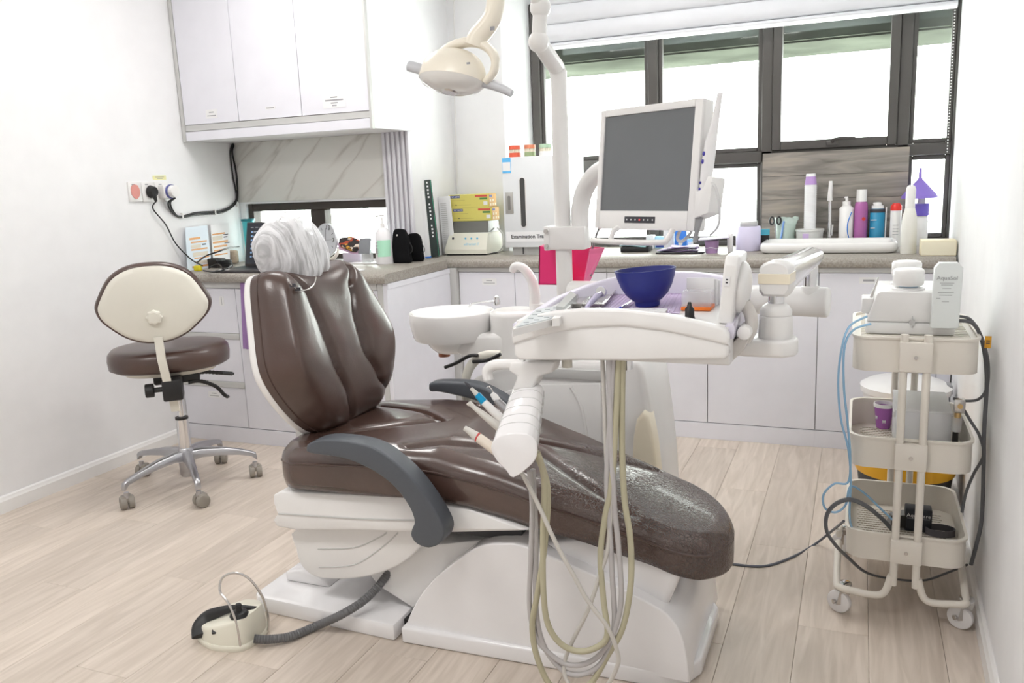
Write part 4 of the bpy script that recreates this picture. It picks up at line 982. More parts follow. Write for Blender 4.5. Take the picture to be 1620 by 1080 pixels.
for pts in (((.07, -.05, -.035), (.12, -.03, -.035), (.17, .0, -.05), (.235, .02, -.066)), ((.05, -.10, -.06), (.10, -.09, -.062), (.16, -.06, -.10), (.19, -.04, -.145), (.205, -.03, -.16))):
    P = catmull([Vector((x, y, zst-hS+z)) for x, y, z in pts], 12)
    lvr = B().tube(P, lambda t: .0085+(.0012*math.cos(t*160) if t < .7 else 0), 10).build('lever', BLK, st, M=SM)
    B().tube([P[-9]+Z1*.001, P[-4]+Z1*.002, P[-1]+(P[-1]-P[-2])*1.5], lambda t: (.006, .012), 10).build('lever_paddle', DGREY, lvr, M=SM)
# gas lift and base
zg0, zg1, zg2 = sz(742), sz(660), sz(640)
B().cyl((0, 0, zg1), (0, 0, zst-hS-.05), .014, n=20).build('gas_rod', CHROME, st, M=SM)
B().cyl((0, 0, .09), (0, 0, zg1-.005), .027, n=28).build('gas_cylinder', CHROME, st, M=SM)
B().cyl((0, 0, zg1-.006), (0, 0, zg1+.004), .028, n=28).build('collar', BLK, st, M=SM)
zh = sz(706)
B().lathe((0, 0, 0), [(0, .052), (.028, .052), (.034, .06), (.036, zh-.01), (.03, zh), (0, zh)], 24).build('hub', ALU, st, M=SM)
CP = [at(203, 805, z=0), at(317, 802, z=0), at(401, 755, z=0), at(350, 733, z=0), at(222, 752, z=0)]
GRW = mat('warm_grey_caster', (.30, .275, .24), .5)
for i, p in enumerate(CP):
    d = (p-SC); L_ = d.length; d.normalize(); L_ = .5*L_+.5*.31; s = Vector((-d.y, d.x, 0))
    def ls(r, z, wd, ht): return [SC+d*r+s*a+Z1*h for a, h in ((-wd, z-ht), (wd, z-ht), (wd, z-ht*.2), (wd*.6, z), (-wd*.6, z), (-wd, z-ht*.2))]
    zz = zh-.012
    leg = B().loft([ls(.02, zz, .02, .05), ls(.07, zz+.002, .019, .042), ls(.15, zz-.008, .017, .034), ls(.23, zz-.026, .014, .026), ls(L_-.012, zz-.045, .012, .022), ls(L_+.006, zz-.055, .012, .03), ls(L_+.01, zz-.075, .011, .014)]).build('leg', ALU, st, sharp=50)
    cpos = SC+d*(L_-.002); ang = [1.0, -.35, .75, .55, .2][i]
    B().cyl(cpos+Z1*.05, cpos+Z1*.075, .011).build('stem', ALU, leg)
    ax = Vector((math.cos(ang), math.sin(ang), 0)); tr = Vector((-ax.y, ax.x, 0))
    wc_ = cpos+Z1*.029+tr*.008
    B().cyl(wc_-ax*.028, wc_-ax*.004, .029, n=24, bev=.005).cyl(wc_+ax*.004, wc_+ax*.028, .029, n=24, bev=.005).build('caster_wheel', GRW, leg)
    B().box(-.022, .022, -.018, .022, .0, .031, bev=.006, M=TR(wc_-tr*.0) @ rotz(ang)).build('caster_hood', GRW, leg)
# ------------------------------------------------------------------ foot control
fcen = at(365, 1020, z=0)
fp = thing('foot_control', 'cream foot control pedal with black dial and wire carrying loop', 'foot pedal', (fcen.x, fcen.y, 0))
PCR = mat('pedal_cream', 'e6e3d4', .35)
n_f = at(313, 1008, z=.01); pr0 = at(385, 1030, z=0); pr1 = at(420, 1000, z=0)
pl = [at(311, 1003, z=0), at(316, 1018, z=0), at(335, 1029, z=0), at(360, 1032, z=0), at(382, 1031, z=0), at(402, 1022, z=0), at(422, 1005, z=0), at(424, 990, z=0), at(400, 972, z=0), at(365, 972, z=0), at(335, 980, z=0)]
pl = [Vector((p.x, p.y)) for p in pl]; pl = [Vector((v.x, v.y)) for v in catmull([Vector((a.x, a.y, 0)) for a in pl], 3, True)]
pcn = sum(pl, Vector((0, 0)))/len(pl)
def psec(k, z, tilt=0): return [(pcn.x+(p.x-pcn.x)*k, pcn.y+(p.y-pcn.y)*k, z+(tilt*(p.x-pcn.x)*k)) for p in pl]
B().loft([psec(.98, 0), psec(1, .006), psec(1, .014), psec(.97, .018)]).build('base_plate', PCR, fp, sharp=50)
B().loft([psec(.95, .016), psec(.94, .035, .14), psec(.90, .060, .28), psec(.87, .067, .31), psec(.82, .070, .31), psec(.5, .071, .31), psec(.1, .071, .31)]).build('body', PCR, fp, sharp=50)
dk = at(379, 974, z=.09)+Z1*.012
B().lathe(dk, [(0, -.02), (.024, -.02), (.028, -.008), (.022, .002), (.01, .006), (.008, .018), (.010, .020), (.008, .026), (0, .027)], 24).build('dial', BLK, fp)
bl_ = [at(p, q, z=zz) for p, q, zz in ((320, 1005, .03), (318, 990, .045), (328, 976, .062), (345, 968, .078), (370, 962, .088), (405, 962, .094))]
B().tube(bl_, lambda t: (.010, .030*(1-.8*t)), 12, smooth=4).build('pedal_lever', BLK, fp)
B().box(-.012, .012, -.010, .010, -.004, .004, bev=.002, M=TR(at(342, 997, z=.058)) @ rotz(.6) @ Matrix.Rotation(.5, 4, 'X')).build('button', BLK, fp)
w0 = at(381, 1028, z=.004); w1 = at(424, 996, z=.012)
yl_ = lambda t: w0.y+(w1.y-w0.y)*t
hp0 = [w0, at(374, 985, y=yl_(.05)), at(362, 955, y=yl_(.1)), at(348, 935, y=yl_(.25)), at(352, 914, y=yl_(.4)), at(372, 906, y=yl_(.55)), at(395, 916, y=yl_(.7)), at(415, 944, y=yl_(.85)), at(424, 975, y=yl_(.95)), w1]
B().tube(hp0, .0038, 8, smooth=7).build('wire_loop', STEEL, fp)
hs = [at(402, 1010, z=.03), at(425, 1011, z=.022), at(460, 1006, z=.016), at(500, 990, z=.016), at(540, 972, y=1.90), at(575, 950, y=1.955), at(600, 925, y=2.0), at(622, 895, y=2.04)]
hs[4].z = max(hs[4].z, .055+.014); hs[5].z = max(hs[5].z, .07)
P = catmull(hs, 26)
B().tube(P, lambda t: .0125+.0011*math.cos(t*700), 12).build('corrugated_hose', mat('grey_corrugated_hose', (.15, .15, .155), .5), fp)
# ------------------------------------------------------------------ trolley
TY0, TY1 = 2.49, 2.93
tx = lambda p, q, y=TY0: at(p, q, y=y).x
tz = lambda q, p=1450, y=TY0: at(p, q, y=y).z
TX0 = at(1349, 560, y=TY0).x; TX1 = min(at(1552, 560, y=TY0).x, xr(2.5)-.025)
tr_ = thing('trolley', 'cream white three-tier metal trolley on casters beside the right wall', 'trolley', ((TX0+TX1)/2, 2.7, 0))
def rrect(x0, x1, y0, y1, r, n=6):
    P = []
    for cx, cy, a0 in ((x1-r, y1-r, 0), (x0+r, y1-r, 90), (x0+r, y0+r, 180), (x1-r, y0+r, 270)):
        for k in range(n+1): a = math.radians(a0+90*k/n); P.append((cx+r*math.cos(a), cy+r*math.sin(a)))
    return P
tiers = [(tz(590), tz(536), 'top'), (tz(745), tz(697), 'mid'), (tz(893), tz(850), 'low')]
TIER = {}
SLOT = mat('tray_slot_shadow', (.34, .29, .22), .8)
for z0, z1, nm in tiers:
    def rr(k, z): return [(x, y, z) for x, y in rrect(TX0+k, TX1-k, TY0+k, TY1-k, .05)]
    if nm == 'top':
        tyb = rr
    b = B().loft([rr(0, z0), rr(0, z1-.004), rr(-.004, z1-.003), rr(-.004, z1+.003), rr(.004, z1+.003), rr(.003, z1-.006), rr(.003, z0+.004)], cap=True)
    tr = b.build('tray', CART, tr_, sharp=50)
    TIER[nm] = z0+.005
    if nm == 'top':
        # the top tier carries a shallow ribbed insert level with the rim
        ins = B().loft([rr(.004, z1-.012), rr(.004, z1-.004)]).build('insert_plate', CART, tr)
        for i in range(16):
            yy = TY0+.03+i*.025; B().box(TX0+.02, TX1-.02, yy, yy+.008, z1-.005, z1-.002).build('insert_rib', CART, ins)
        TIER[nm] = z1-.002
    else:
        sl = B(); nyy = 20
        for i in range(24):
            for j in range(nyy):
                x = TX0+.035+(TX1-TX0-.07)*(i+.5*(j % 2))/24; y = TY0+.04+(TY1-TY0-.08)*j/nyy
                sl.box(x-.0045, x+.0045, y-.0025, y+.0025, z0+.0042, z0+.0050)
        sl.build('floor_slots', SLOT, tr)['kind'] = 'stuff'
# uprights: two tube loops front and back
xa_, xb2 = tx(1428, 600), tx(1465, 600)
rT = .0105
ztop = tz(528); zlow = at(1430, 905, y=TY0).z; zft = at(1380, 935, y=TY0).z
for yy, sgn in ((TY0-.012, 1), (TY1+.012, -1)):
    up = B()
    up.tube([(xa_, yy, ztop), (xa_, yy, zlow+.02), (xa_-.006, yy, zlow-.01), (xa_-.03, yy, zft+.0), (TX0+.02, yy, zft), (TX0-.012, yy+.004*sgn, zft+.004), (TX0-.022, yy+.03*sgn, zft+.01), (TX0-.022, yy+.20*sgn, zft+.06)], rT, 12, smooth=6)
    up.tube([(xb2, yy, ztop), (xb2, yy, zlow+.02), (xb2+.006, yy, zlow-.01), (xb2+.03, yy, zft), (TX1-.03, yy, zft), (TX1+.0, yy+.004*sgn, zft+.004), (TX1+.004, yy+.03*sgn, zft+.01), (TX1+.004, yy+.20*sgn, zft+.06)], rT, 12, smooth=6)
    up.build('tube_frame', CART, tr_, sharp=60)
    for z0, z1, nm in tiers:
        pt = B().box(xa_-.012, xb2+.012, yy-.013, yy+.013, z0+.006, z1-.006, bev=.004).build('clamp_plate', CART, tr_)
        if sgn > 0: B().cyl(((xa_+xb2)/2, yy-.016, (z0+z1)/2), ((xa_+xb2)/2, yy-.013, (z0+z1)/2), .005, n=12).build('screw', STEEL, pt)
WHW = mat('white_caster_wheel', (.85, .83, .83), .35)
for (x, y) in ((at(1327, 967, z=0).x, at(1327, 967, z=0).y), (at(1518, 993, z=0).x, at(1518, 993, z=0).y), (at(1342, 862, z=0).x-.02, TY1), (TX1-.03, TY1)):
    ca = link('caster', None, (x, y, 0), tr_)
    fx = x+.025 if x < .15 else x+.012
    fx = min(fx, xr(y)-.03)
    B().cyl((x-.010, y, .035), (x+.010, y, .035), .035, n=28, bev=.006).build('wheel', WHW, ca, M=TR((x, y, 0)) @ rotz(1.15) @ TR((-x, -y, 0)))
    B().prism([(-.012, .03), (.012, .03), (.03, .075), (.03, .085), (.0, .085)], -.014, -.0115, 'xz', M=TR((x, y, 0)) @ rotz(.3)).prism([(-.012, .03), (.012, .03), (.03, .075), (.03, .085), (.0, .085)], .0115, .014, 'xz', M=TR((x, y, 0)) @ rotz(.3)).build('fork', STEEL, ca)
    B().cyl((x+.014, y+.004, .083), (x+.014, y+.004, .095), .02, n=20, bev=.003).cyl((x+.014, y+.004, .09), (x+.014, y+.004, zft+.005), .006).build('swivel', CHROME, ca)
    B().cyl((x-.018, y-.010, .035), (x-.011, y-.006, .035), .007, n=12).build('axle', STEEL, ca)
# ------------------------------------------------------------------ on the trolley
zt0 = TIER['top']
dv = thing('air_abrasion_unit', 'white desktop air polishing machine on the top of the trolley', 'dental machine', ((TX0+TX1)/2, 2.66, zt0))
yd = 2.56
bx0, bx1 = at(1369, 520, y=yd).x, at(1511, 520, y=yd).x
dz = lambda q, p=1440: at(p, q, y=yd).z
zbse = zt0; z_a = dz(511); z_b = dz(462)
B().prism([(bx0, zbse), (bx0, z_a), (bx1, z_a), (bx1, zbse)], yd, yd+.26, 'xz', bev=.006, seg=2).build('base', WPL, dv)
B().prism([(bx0+.002, z_a+.001), (bx0+.028, z_b-.004), (bx0+.036, z_b), (bx1-.004, z_b), (bx1, z_a+.001)], yd+.004, yd+.255, 'xz', bev=.008, seg=3).build('housing', WPL, dv, sharp=50)
B().box(bx0+.075, bx0+.13, yd+.002, yd+.02, z_a-.01, z_a-.002).build('seam', LAMG, dv)
lt = at(1443, 510, y=yd); B().cyl((lt.x, yd-.006, lt.z), (lt.x, yd+.005, lt.z), .008, n=16).box(lt.x-.001, lt.x+.001, yd-.008, yd, lt.z-.015, lt.z+.018).build('latch', LAMG, dv)
for k, (px, py0, py1, yy) in enumerate(((1437, 450, 424, 2.62), (1434, 436, 412, 2.74))):
    cc = at(px, py0, y=yy); top_ = at(px, py1, y=yy).z; r = .030
    jar = B().lathe((cc.x, yy, 0), [(0, z_b-.001), (.044, z_b-.001), (.044, z_b+.005), (.030, z_b+.007), (.028, z_b+.008), (0, z_b+.008)], 32).build('jar_collar', WPL, dv)
    B().cyl((cc.x, yy, z_b+.006), (cc.x, yy, cc.z), .026).build('powder_chamber', mat('blue_tint_plastic', (.25, .45, .65), .2), jar)
    B().lathe((cc.x, yy, 0), [(0, cc.z-.002), (.036, cc.z-.002), (.041, cc.z+.004), (.041, top_-.008), (.037, top_-.002), (.028, top_), (0, top_)], 32).build('jar_cap', WPL, jar, sharp=50)
hpa = at(1377, 480, y=yd+.06)
B().tube([at(1374, 495, y=yd+.05), at(1378, 470, y=yd+.05), at(1386, 450, y=yd+.05), at(1390, 438, y=yd+.05)], lambda t: .006-.0045*t, 10).build('nozzle_handpiece', STEEL, dv)
B().box(bx0-.012, bx0+.02, yd+.03, yd+.12, dz(500), dz(475), bev=.005).build('side_dock', WPL, dv)
bt = thing('solution_bottle', 'translucent white flat bottle printed AquaSol at the right of the machine', 'bottle', (at(1495, 500, y=2.54).x, 2.55, zt0+.02))
yb2 = 2.535
q0, q1 = at(1472, 505, y=yb2), at(1517, 505, y=yb2); zt2 = at(1495, 415, y=yb2).z
AQ = mat('frosted_bottle_plastic', (.80, .84, .83), .35, var=.03)
bt_ = B().prism([(q0.x, zt0+.03), (q0.x+.004, zt0+.026), (q1.x-.004, zt0+.026), (q1.x, zt0+.03), (q1.x+.003, zt2-.014), (q1.x-.01, zt2), (q0.x+.014, zt2), (q0.x+.003, zt2-.014)], yb2-.01, yb2+.0225, 'xz', bev=.004, seg=2, only_caps=True).build('bottle_body', AQ, bt, sharp=45)
text('AquaSol', .0155, ((q0.x+q1.x)/2, yb2-.0112, at(1495, 439, y=yb2).z), X1, Z1, mat('grey_print', (.42, .43, .44), .6), bt_)
bb = B()
for q, a, c in ((447, .25, .75), (450, .3, .7), (455, .35, .65), (462, .2, .75), (466, .25, .7), (471, .15, .3), (476, .35, .6)):
    z = at(1495, q, y=yb2).z; bb.box(q0.x+(q1.x-q0.x)*a, q0.x+(q1.x-q0.x)*c, yb2-.0108, yb2-.0098, z-.0009, z+.0009)
bb.build('fine_print', mat('grey_print'), bt_)
# middle tier
zm = TIER['mid']
cup = thing('paper_cup', 'purple paper cup with white tooth prints on the middle tier', 'cup', at(1395, 680, z=zm))
cpos = at(1397, 676, z=zm); yc_ = cpos.y
ct = at(1395, 637, y=yc_).z; r0 = .021; r1 = .029
PUR = mat('purple_print_paper', (.46, .16, .52), .5)
B().lathe((cpos.x, yc_, 0), [(0, zm+.001), (r0, zm+.001), (r1*.985, zm+(ct-zm)*.86), (r1*.93, zm+(ct-zm)*.86), (r0*.92, zm+.004), (0, zm+.004)], 36).build('cup_wall', PUR, cup, sharp=50)
B().lathe((cpos.x, yc_, 0), [(r1*.99, zm+(ct-zm)*.86), (r1*1.08, zm+(ct-zm)*.86), (r1*1.09, ct-.003), (r1*1.05, ct), (r1*.98, ct), (r1*.97, zm+(ct-zm)*.86)], 36).build('cup_rim', WPL, cup, sharp=50)
def tooth(b, cxp, zc, s, ang):
    poly = [(-.8, .9), (-.35, .75), (0, .85), (.35, .75), (.8, .9), (1, .4), (.8, -.2), (.7, -1), (.4, -1), (.2, -.3), (-.2, -.3), (-.4, -1), (-.7, -1), (-.8, -.2), (-1, .4)]
    R = rotz(ang)
    r = r0+(r1-r0)*((zc-zm)/(ct-zm))/.86
    pts = [(x*s, z*s) for x, z in poly]
    b.prism(pts, -.0007, .0003, 'xz', M=TR((cpos.x, yc_, zc)) @ R @ TR((0, -r, 0)))
b = B(); tooth(b, 0, zm+(ct-zm)*.32, .0055, .05); tooth(b, 0, zm+(ct-zm)*.45, .0058, -1.0); b.build('tooth_print', PAPER, cup)
wb = at(1420, 685, z=zm)
wbx0, wbx1 = at(1418, 640, y=2.62).x, at(1508, 640, y=2.62).x
b = thing('white_carton', 'plain white box standing on the middle trolley tier beside the purple cup', 'box', ((wbx0+wbx1)/2, 2.7, zm))
zbx = at(1465, 650, y=2.62).z
B().box(wbx0, wbx1, 2.62, 2.86, zm+.0005, zbx-.004, bev=.003).build('carton', mat('white_carton_board', (.80, .80, .82), .5), b)
B().box(wbx0-.001, wbx1+.001, 2.618, 2.862, zbx-.006, zbx, bev=.002).build('carton_lid', PAPER, b)
B().box(wbx0-.006, wbx0+.0, 2.64, 2.68, zbx-.03, zbx-.012, bev=.002).build('side_tab', WPL, b)
fr = thing('air_filter_regulator', 'small air filter regulator with metal head and black drain on the middle tier', 'air filter', at(1517, 690, y=2.60))
rx = at(1518, 640, y=2.60); zz = lambda q: at(1518, q, y=2.60).z
B().box(rx.x-.014, rx.x+.014, 2.585, 2.613, zz(652), zz(630), bev=.004).build('regulator_head', STEEL, fr)
B().cyl((rx.x, 2.585, zz(640)), (rx.x, 2.577, zz(640)), .007, n=14).build('gauge_port', mat('brass', (.6, .42, .2), .3, metal=1), fr)
B().cyl((rx.x-.003, 2.6, zz(668)), (rx.x-.003, 2.6, zz(651)), .009, n=16).build('stem', mat('brass'), fr)
B().cyl((rx.x-.005, 2.6, zz(682)), (rx.x-.004, 2.6, zz(660)), .013, .015, 20).build('filter_bowl', mat('clear_grey_plastic', (.7, .7, .7), .1, alpha=.55), fr)
B().cyl((rx.x-.006, 2.6, zm+.0), (rx.x-.006, 2.6, zz(682)), .008, n=14).build('drain_knob', BLK, fr)
# lower tier
zl = TIER['low']
ac = thing('black_wand_box', 'black box with AquaCare lettering standing in the bottom tier', 'box', at(1452, 850, z=zl))
ab = at(1455, 842, z=zl); ya_ = ab.y
a0, a1 = at(1431, 835, y=ya_), at(1474, 835, y=ya_); zat = at(1452, 806, y=ya_).z
B().box(a0.x, a1.x, ya_, ya_+.05, zl+.0005, zat, bev=.004).build('case', mat('blue_black_plastic', (.018, .022, .03), .5), ac)
text('AquaCare', .0165, ((a0.x+a1.x)/2, ya_-.0006, zl+(zat-zl)*.72), X1, Z1, PAPER, ac)
B().box(a0.x+.006, a1.x-.006, ya_-.0006, ya_+.001, zl+(zat-zl)*.58, zl+(zat-zl)*.60).build('underline', INKG, ac)
pdb = at(1420, 840, z=zl)
pd = thing('small_pedal', 'grey wedge pedal with black edge lying in the bottom tier', 'foot pedal', (pdb.x, pdb.y, zl))
B().prism([(0, 0), (.05, .0), (.055, .05), (.012, .04)], 0, .05, 'xz', bev=.003, M=TR((pdb.x-.02, pdb.y, zl+.0005)) @ rotz(.3)).build('wedge', mat('mid_grey_metal', (.35, .35, .36), .4, metal=.5), pd)
B().box(-.0, .06, -.004, .0, .01, .05, bev=.001, M=TR((pdb.x-.02, pdb.y, zl)) @ rotz(.3)).build('edge_guard', BLK, pd)
ci = at(1487, 845, z=zl); ring_ = []
rg = B(); 
for k in range(33):
    a = 2*math.pi*k/32; ring_.append((ci.x+.042*math.cos(a), ci.y+.03*math.sin(a)))
secs = [[(x*1.0, y, zl+.001), (x, y, zl+.022), (ci.x+(x-ci.x)*.93, ci.y+(y-ci.y)*.93, zl+.022), (ci.x+(x-ci.x)*.93, ci.y+(y-ci.y)*.93, zl+.001)] for x, y in ring_[:-1]]
rg.loft(secs+[secs[0]], cap=False); tag(rg.build('coiled_strap', mat('grey_strap', (.12, .115, .13), .7)), 'coiled dark grey strap lying in the bottom tier of the trolley', 'strap')
# cables and air tubes
bt_m = mat('clear_blue_tubing', (.35, .62, .88), .25, alpha=.8)
tb = thing('air_tubing', 'pale blue air tubes looping down the left side of the trolley', 'tubing', at(1330, 640, y=2.55))
for pts in ([(1372, 500), (1345, 515), (1333, 545), (1326, 600), (1330, 660), (1342, 710), (1346, 760), (1344, 815), (1352, 838), (1385, 848), (1410, 845)], [(1378, 512), (1350, 522), (1336, 550), (1335, 610), (1341, 670), (1345, 720), (1342, 762), (1320, 765), (1303, 782), (1305, 803), (1322, 810), (1338, 798), (1345, 770), (1365, 778), (1395, 806), (1412, 822)]):
    yy = [2.52+.06*(i < 2)+(.0 if i < len(pts)-3 else .03) for i in range(len(pts))]
    P = [at(p, q, y=y_) for (p, q), y_ in zip(pts, [2.475 if 2 <= i < len(pts)-3 else 2.53 for i in range(len(pts))])]
    B().tube(P, .0032, 8, smooth=7).build('tube', bt_m, tb)
gc = thing('power_cables', 'dark grey cables hanging down beside the wall at the right of the trolley', 'cable', at(1555, 700, y=2.6))
for pts, r in (([(1515, 500), (1535, 505), (1552, 530), (1563, 570), (1562, 610), (1550, 630), (1530, 634), (1508, 630)], .004), ([(1512, 507), (1540, 512), (1555, 545), (1561, 600), (1557, 680), (1556, 740), (1553, 820), (1545, 860), (1536, 893)], .0055), ([(1520, 640), (1535, 665), (1550, 690), (1556, 720), (1540, 750), (1528, 780), (1522, 810)], .0042)):
    B().tube([at(p, q, y=2.60 if q > 520 else 2.56) for p, q in pts], r, 8, smooth=7).build('cable', mat('grey_cable', (.13, .135, .145), .5), gc)
sticker(at(1563, 541, y=2.59), X1, Vector((.15, 0, 1)), .016, .034, mat('orange_warning_tag', (.85, .42, .03), .5), gc, name='warning_tag', lines=[(.2, .8, .6, .08), (.2, .8, .4, .08)], ink=INK)
fs = thing('pedal_cable', 'flat grey cable looping from the bottom tier round the trolley foot', 'cable', at(1320, 860, y=2.5))
B().tube([at(p, q, y=y_) for p, q, y_ in ((1412, 838, 2.56), (1395, 820, 2.52), (1370, 800, 2.47), (1345, 790, 2.465), (1322, 797, 2.465), (1308, 815, 2.465), (1308, 840, 2.465), (1322, 862, 2.47), (1340, 880, 2.56), (1370, 905, 2.62), (1410, 915, 2.68), (1460, 918, 2.70), (1500, 905, 2.72), (1530, 893, 2.70))], lambda t: (.0065, .0035), 8, smooth=6).build('flat_cable', mat('grey_cable'), fs)
fl = [at(1335, 824, y=2.6), at(1318, 838, z=.1), at(1290, 860, z=.004), at(1255, 880, z=.004), at(1210, 895, z=.004), at(1160, 892, z=.004), at(1120, 884, z=.004), (-.45, 2.75, .004), (-.62, 2.78, .004)]
tag(B().tube(fl, .0042, 8, smooth=8).build('floor_cable', mat('slate_cable', (.12, .13, .16), .5)), 'thin dark cable lying across the floor behind the chair foot', 'cable')
# bins behind the trolley
bn = thing('pedal_bin', 'orange lidded waste bin on the floor behind the trolley', 'bin', (at(1420, 740, y=3.25).x, 3.3, 0))
yb_ = 3.35
xc = at(1430, 750, y=yb_).x; rB = .17
zb = at(1430, 762, y=yb_-.15).z
B().lathe((xc, yb_, 0), [(0, 0), (rB*.85, 0), (rB*.98, zb), (0, zb)], 40).build('body', DGREY, bn, sharp=50)
zz2 = at(1430, 705, y=yb_).z
B().lathe((xc, yb_, 0), [(rB*.95, zb-.002), (rB*1.02, zb), (rB*1.1, zb+.05), (rB*1.08, zz2), (rB*.9, zz2+.02), (0, zz2+.03)], 40).build('liner_rim', mat('orange_yellow_plastic', (.86, .45, .015), .4), bn, sharp=50)
b2 = thing('white_bin', 'white round bin with grey lid behind the middle tier of the trolley', 'bin', (at(1440, 620, y=3.8).x, 3.8, 0))
yb_ = 3.78; xc = at(1432, 620, y=yb_).x; zt3 = at(1440, 600, y=yb_).z
B().lathe((xc, yb_, 0), [(0, 0), (.14, 0), (.165, zt3-.05), (0, zt3-.05)], 40).build('body', WPL, b2, sharp=50)
B().lathe((xc, yb_, 0), [(.164, zt3-.055), (.175, zt3-.05), (.177, zt3-.025), (.15, zt3-.008), (.08, zt3), (0, zt3)], 40).build('lid', WPL, b2, sharp=50)
hx = at(1494, 610, y=yb_); B().box(hx.x-.03, hx.x+.03, yb_-.03, yb_+.03, zt3-.055, zt3-.01, bev=.008).build('lid_hinge', mat('mid_grey_plastic'), b2)
# ------------------------------------------------------------------ things on the instrument table
ZT_ = ZS+.0005
tag(slab([at(930, 489, z=ZT_+.002), at(1075, 495, z=ZT_+.002), at(1092, 452, z=ZT_+.002), at(985, 452, z=ZT_+.002)], .0015, 'tray_mat', mat('lilac_silicone', (.62, .50, .72), .6), None), 'ribbed lilac mat lining the instrument table', 'mat')
tm = bpy.data.objects['tray_mat']; WLOC['tray_mat'] = Vector(tm.location)
m0, m1_, m2_, m3_ = at(930, 489, z=ZT_+.002), at(1075, 495, z=ZT_+.002), at(1092, 452, z=ZT_+.002), at(985, 452, z=ZT_+.002)
for i in range(22):
    u = .02+.96*i/21; a = m0*(1-u)+m1_*u; c = m3_*(1-u)+m2_*u
    B().tube([a+(c-a)*.03, c-(c-a)*.03], .0013, 5).build('rib', mat('lilac_silicone'), tm)
my0, my1 = at(900, 489, z=ZT_), at(925, 463, z=ZT_)
mt = thing('metal_tray', 'shallow stainless steel tray at the left of the instrument table', 'tray', at(935, 478, z=ZT_))
c4 = [at(899, 489, z=ZT_), at(956, 490, z=ZT_), at(976, 464, z=ZT_), at(924, 463, z=ZT_)]
cc = sum(c4, Vector())/4
def ring4(k, z): return [cc+(p-cc)*k+Z1*z for p in c4]
B().loft([ring4(.94, .0035), ring4(1.0, .014), ring4(1.03, .014), ring4(1.03, .0155), ring4(.99, .0155), ring4(.93, .005)]).build('tray_pan', STEEL, mt, sharp=30)
mi = thing('dental_mirror', 'dental mouth mirror with lilac handle lying on the metal tray', 'dental mirror', at(940, 480, z=ZT_+.006))
hd_ = at(951, 461, z=ZT_+.035); h0 = at(927, 487, z=ZT_+.012)
B().tube([h0, h0+(hd_-h0)*.35, h0+(hd_-h0)*.7, hd_-Z1*.004], lambda t: .004+.0045*math.sin(t*2.6), 10).build('handle', mat('lilac_plastic', (.52, .48, .66), .35), mi)
mf = frame(hd_+Vector((0, -.004, 0)), X1, Vector((.25, .25, 1)))
B().cyl((0, 0, -.004), (0, 0, .0015), .0155, n=24, bev=.001).build('mirror_back', mat('lilac_plastic'), mi, M=mf)
B().cyl((0, 0, .0014), (0, 0, .0022), .0135, n=24).build('mirror_face', mat('mirror_silver', (.85, .85, .86), .05, metal=1), mi, M=mf)
tw = thing('tweezers', 'steel college tweezers lying in the metal tray', 'tweezers', at(925, 485, z=ZT_+.006))
for d in (-.005, .005): B().tube([at(921, 486, z=ZT_+.008)+X1*d*.2, at(926, 478, z=ZT_+.014)+X1*d, at(932, 470, z=ZT_+.018)+X1*d*.3], .0022, 8, smooth=4).build('tweezer_arm', CHROME, tw)
pr_ = thing('probe', 'slim steel probe lying along the right edge of the metal tray', 'probe', at(955, 480, z=ZT_+.008))
B().tube([at(948, 488, z=ZT_+.008), at(966, 466, z=ZT_+.009)], .003, 8).build('shaft', CHROME, pr_)
sb_ = thing('silver_case', 'flat grey metal case lying across the left rim of the instrument table', 'case', at(893, 475, z=1.0))
slab([at(880, 484, z=1.008), at(892, 486, z=1.008), at(912, 466, z=1.010), at(903, 460, z=1.010)], .02, 'case_body', mat('brushed_grey_metal', (.55, .56, .55), .35, metal=.5), sb_)
bw_ = at(1021, 486, z=ZT_+.003)
RBW = mat('blue_rubber', (.010, .018, .20), .42, var=.1)
zrim = at(1021, 427, y=bw_.y).z-bw_.z
bwl = B().lathe((0, 0, 0), [(0, 0), (.029, 0), (.031, .004), (.031, .012), (.040, zrim*.20), (.053, zrim*.34), (.064, zrim*.55), (.0715, zrim*.78), (.0755, zrim-.004), (.0765, zrim), (.0740, zrim), (.069, zrim*.78), (.061, zrim*.55), (.049, zrim*.34), (.02, .02), (0, .018)], 48, M=TR(bw_+Y1*.025) @ Matrix.Rotation(-.06, 4, 'Y'))
tag(bwl.build('mixing_bowl', RBW, sharp=50), 'dark blue rubber mixing bowl standing on the instrument table', 'bowl')
pn_ = thing('ball_burnisher', 'steel instrument with blue ends beside the mixing bowl', 'dental instrument', at(990, 483, z=ZT_+.005))
B().tube([at(983, 487, z=ZT_+.007), at(1000, 476, z=ZT_+.009)], .0035, 10).build('shaft', CHROME, pn_)
B().ell(at(982, 487.5, z=ZT_+.007), .0048, 12, 8).build('blue_end', mat('deep_blue_plastic', (.02, .04, .4), .4), pn_)
tag(B().box(-.045, .045, -.02, .02, 0, .006, bev=.002, M=TR(at(1025, 493, z=ZT_+.003)) @ rotz(.05)).build('mixing_pad', PAPER), 'small white mixing pad in front of the blue bowl', 'pad')
yb3 = at(1100, 492, z=ZT_).y
bk = thing('bur_block', 'clear bur block with orange base holding steel burs on the instrument table', 'bur block', at(1100, 492, z=ZT_))
x0, x1 = at(1077, 492, y=yb3).x, at(1124, 492, y=yb3).x; zt_ = at(1100, 462, y=yb3).z; zo = at(1100, 486, y=yb3).z
CLR = mat('clear_acrylic', (.85, .87, .92), .08, alpha=.35)
B().box(x0, x1, yb3, yb3+.07, ZT_+.0005, zo, bev=.002).build('orange_base', mat('orange_plastic', (.85, .20, .02), .4), bk)
